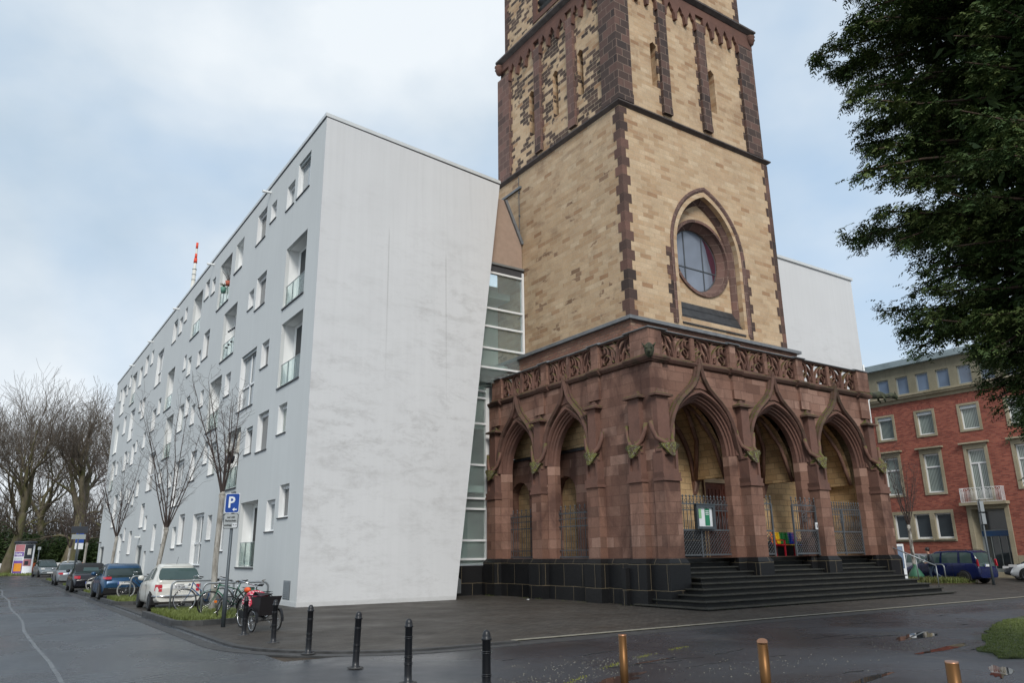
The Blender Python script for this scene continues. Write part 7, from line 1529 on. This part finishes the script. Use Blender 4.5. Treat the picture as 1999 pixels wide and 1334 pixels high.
for i in range(1, 7):
    x = -13 + i * 3.4
    h_ = thing('hoarding_board', ['white hoarding board with orange ends at the left edge', 'white and orange hoarding board beyond the left edge', 'hoarding board with a dark oval emblem left of the column', 'hoarding board left part behind the column', 'orange and white hoarding board right of the column', 'hoarding board behind the grey people carrier', 'last hoarding board near the white facade'][[1, 1, 0, 2, 3, 4, 5][i]], 'hoarding', (x, 112.0, 0), group='low construction hoarding boards')
    m = MB(); m.box(.0, 3.3, -.03, .03, .12, 1.25); m.build('board', 'sign_white' if i % 2 == 0 or i in (3,) else 'barrier_orange', h_)
    m = MB(); m.box(.0, .3, -.05, -.03, .12, 1.25); m.box(3.0, 3.3, -.05, -.03, .12, 1.25); m.box(0.3, 3.0, -.05, -.03, .12, .3); m.build('stripe', 'barrier_orange', h_)
    if i == 3: m = MB(); m.lathe([(.5, 0), (.5, .01)], 20, (0, 0, 0), 'y'); e_ = m.build('emblem', 'poster_dark', h_); e_.location = (1.6, -.06, .72); e_.scale = (1.6, 1, .6)
    for xx in (.1, 3.2): m = MB(); m.box(xx - .15, xx + .15, -.3, .3, 0, .12); m.build('foot', 'rubber', h_)
def sign(name, lab, x, y, h, panels, rz=0):
    t = thing(name, lab, 'sign', (x, y, 0), rz); m = MB(); m.lathe([(.045, 0), (.045, h)], 10); m.build('post', 'grey_post', t)
    for (z_, w_, hh, mt) in panels: m = MB(); m.box(-w_ / 2, w_ / 2, -.08, -.05, z_ - hh / 2, z_ + hh / 2); m.build('sign_panel', mt, t, bevel=.01)
    return t
sign('direction_sign', 'backs of two grey direction signs on a post beyond the silver saloon', 5.0, 60 - 2.6, 3.95, [(3.5, .95, .42, 'poster_dark'), (3.05, .8, .30, 'grey_frame')])
s2_ = sign('parking_sign', 'far parking sign with a blue panel at the foot of the mossy trunk', 6.6, 74.5, 3.7, [(3.35, .62, .78, 'sign_blue'), (2.7, .62, .5, 'sign_white')]); text('P', .5, 'sign_white', s2_, (0, -.085, 3.38), (pi / 2, 0, 0))
sign('sign_post', 'pair of thin grey posts at the far corner by the hoarding', 5.0, 98, 3.0, [(2.8, .3, .3, 'grey_frame')])
# distant television tower tip
tv = thing('television_tower', 'white and red tip of a distant television tower above the roof', 'tower', (108.3, 611, 0)); m = MB(); m.lathe([(9, 0), (6, 60), (5, 150), (12, 160), (14, 170), (9, 180), (2.2, 182), (2.0, 206), (1.9, 207.5), (1.6, 208), (1.5, 214), (1.4, 224), (1.05, 226), (.9, 233)], 24); m.build('shaft', 'mast_white', tv)
m = MB(); m.lathe([(.9, 233), (.85, 238), (.8, 243), (.8, 246.5)], 16); m.build('mast', 'mast_white', tv)
for z0, z1, r in ((229.2, 233.2, 1.2), (233.3, 237, .95), (241.5, 246.6, .9)): m = MB(); m.lathe([(r * 1.2 if z0 < 230 else r, z0), (r, z1)], 16); m.build('red_band', 'mast_red', tv)
for z in (214.5, 219, 223.5): m = MB(); m.lathe([(1.7, z), (1.7, z + .5)], 24); m.build('gallery', 'grey_frame', tv)
# litter
lt = MB(); lt.box(17.55, 17.62, 25.0, 25.06, 0, .03); tag(lt.build('litter', 'litter'), 'scrap of white paper on the paving before the black plinth', 'litter')

# ================= yew =================
yw = thing('yew_tree', 'large dark evergreen yew whose drooping branches fill the upper right corner', 'tree', (13.5, 3.2, 0)); rr = random.Random(99)
m = MB(); m.tube([(0, 0, -.1), (.05, 0, 1.0), (0, .05, 3), (.05, 0, 8), (0, 0, 14.5)], [.55, .42, .36, .22, .04], 12); m.build('trunk', 'yew_bark', yw)
RZ = [(1.7, 1.0), (2.6, 1.75), (3.4, 2.0), (4.3, 2.15), (4.9, 2.6), (5.5, 3.3), (6.0, 3.1), (6.5, 3.3), (7.6, 3.7), (8.4, 3.5), (9.1, 3.1), (9.8, 3.5), (10.6, 3.8), (11.6, 3.3), (13, 2.7), (14.5, 1.6), (15.5, .6)]
YT = [(10.45, 4.15, 1), (9.6, 3.8, 1), (11.55, 3.45, 1), (8.85, 3.8, 1), (8.15, 3.75, 1), (7.6, 4.0, 1), (7.05, 3.75, 1), (6.65, 3.5, 1), (5.5, 3.7, 1), (5.2, 3.3, 1), (4.95, 2.9, 1), (4.6, 2.5, 1), (3.95, 2.2, 1), (3.4, 2.05, 1), (2.9, 1.9, 1), (10.7, 3.9, 1), (12.2, 3.3, 1), (6.2, 3.0, 1), (9.2, 3.0, 1)]
limbs, la, lb = MB(), MB(), MB()
def spray(p, d, l, tip):
    """a flat drooping spray: a twig with leafy side shoots"""
    M_ = lb if tip else la; d = d.normalized(); s_ = d.cross(Vector((0, 0, 1))); s_ = s_.normalized() if s_.length > .01 else Vector((1, 0, 0)); n = 4; q = p.copy(); dd = d.copy()
    for i in range(n):
        dd = (dd + Vector((rr.gauss(0, .12), rr.gauss(0, .12), -.12))).normalized(); q2 = q + dd * l / n; w = l * .36 * (1 - .5 * i / n)
        for k_ in (-1, 1):
            e = (s_ * k_ + dd * .8 + Vector((0, 0, rr.uniform(-.7, .15)))).normalized() * w * rr.uniform(.6, 1.25); th = (dd + Vector((0, 0, rr.uniform(-.6, .6)))) * w * .20
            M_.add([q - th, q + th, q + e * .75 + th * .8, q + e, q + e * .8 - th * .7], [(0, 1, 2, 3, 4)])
        q = q2
def limb(z, az, R, dense):
    up_ = rr.uniform(-.05, .35); p = Vector((0, 0, z - R * up_ * .8)); d = Vector((cos(az), sin(az), up_)).normalized(); pts = [p]; n = 8; q = p.copy()
    for i in range(n): d = (d + Vector((rr.gauss(0, .05), rr.gauss(0, .05), rr.gauss(-.03, .05)))).normalized(); q = q + d * R / n * 1.03; pts.append(q.copy())
    limbs.tube(pts, [.05 * (1 - i / (n + .5)) + .006 for i in range(n + 1)], 5, cap=False)
    k_ = int(dense * R / 9) + 1
    for i in range(k_):
        t_ = rr.uniform(.2, 1.0) ** .7 * n; a = min(int(t_), n - 1); b = pts[a].lerp(pts[a + 1], t_ - a); sc = .35 + 1.0 * (1 - t_ / n)
        c = b + Vector((rr.gauss(0, .22), rr.gauss(0, .22), rr.gauss(-.03, .15))) * sc; olive = rr.random() < (.55 if t_ > n * .6 else .15)  # tufts in the olive tip colour, commoner towards limb ends
        for j in range(16):
            aa = az + rr.gauss(0, 1.0); sp = Vector((cos(aa), sin(aa), rr.uniform(-.9, .35))); spray(c + Vector((rr.gauss(0, .07), rr.gauss(0, .07), rr.gauss(0, .05))), sp, rr.uniform(.12, .26), olive and rr.random() < .8)
z = 2.0
while z < 15.2:
    R = lerp(RZ, z); nn = 8
    for i in range(nn): limb(z + rr.uniform(-.15, .15), 2 * pi * (i + rr.random()) / nn, R * rr.uniform(.78, 1.0), 44)
    z += .30
az0 = atan2(8, -5.0)      # side facing the camera's left
for (z, R, _) in YT:
    for j in range(3): limb(z + rr.uniform(-.12, .12), radians(130) + rr.uniform(-.30, .30), R * rr.uniform(.88, 1.02), 70)
for j in range(150): zq = rr.uniform(2.5, 13.5); limb(zq, rr.uniform(radians(100), radians(250)), lerp(RZ, zq) * rr.uniform(.6, .95), 46)
for i in range(26000):      # older inner growth, too dense to see through
    z = rr.uniform(2.4, 14.5); R = lerp(RZ, z) * .72; a = rr.uniform(radians(80), radians(300)); r_ = R * rr.uniform(.25, 1.0); p = Vector((cos(a) * r_, sin(a) * r_, z + rr.uniform(-.2, .2))); u = Vector((rr.gauss(0, 1), rr.gauss(0, 1), rr.gauss(0, .6))).normalized() * rr.uniform(.08, .17); v = Vector((rr.gauss(0, 1), rr.gauss(0, 1), rr.gauss(0, 1))).normalized() * .07
    la.add([p - u, p - v * .4 + u * .2, p + u, p + v], [(0, 1, 2, 3)])
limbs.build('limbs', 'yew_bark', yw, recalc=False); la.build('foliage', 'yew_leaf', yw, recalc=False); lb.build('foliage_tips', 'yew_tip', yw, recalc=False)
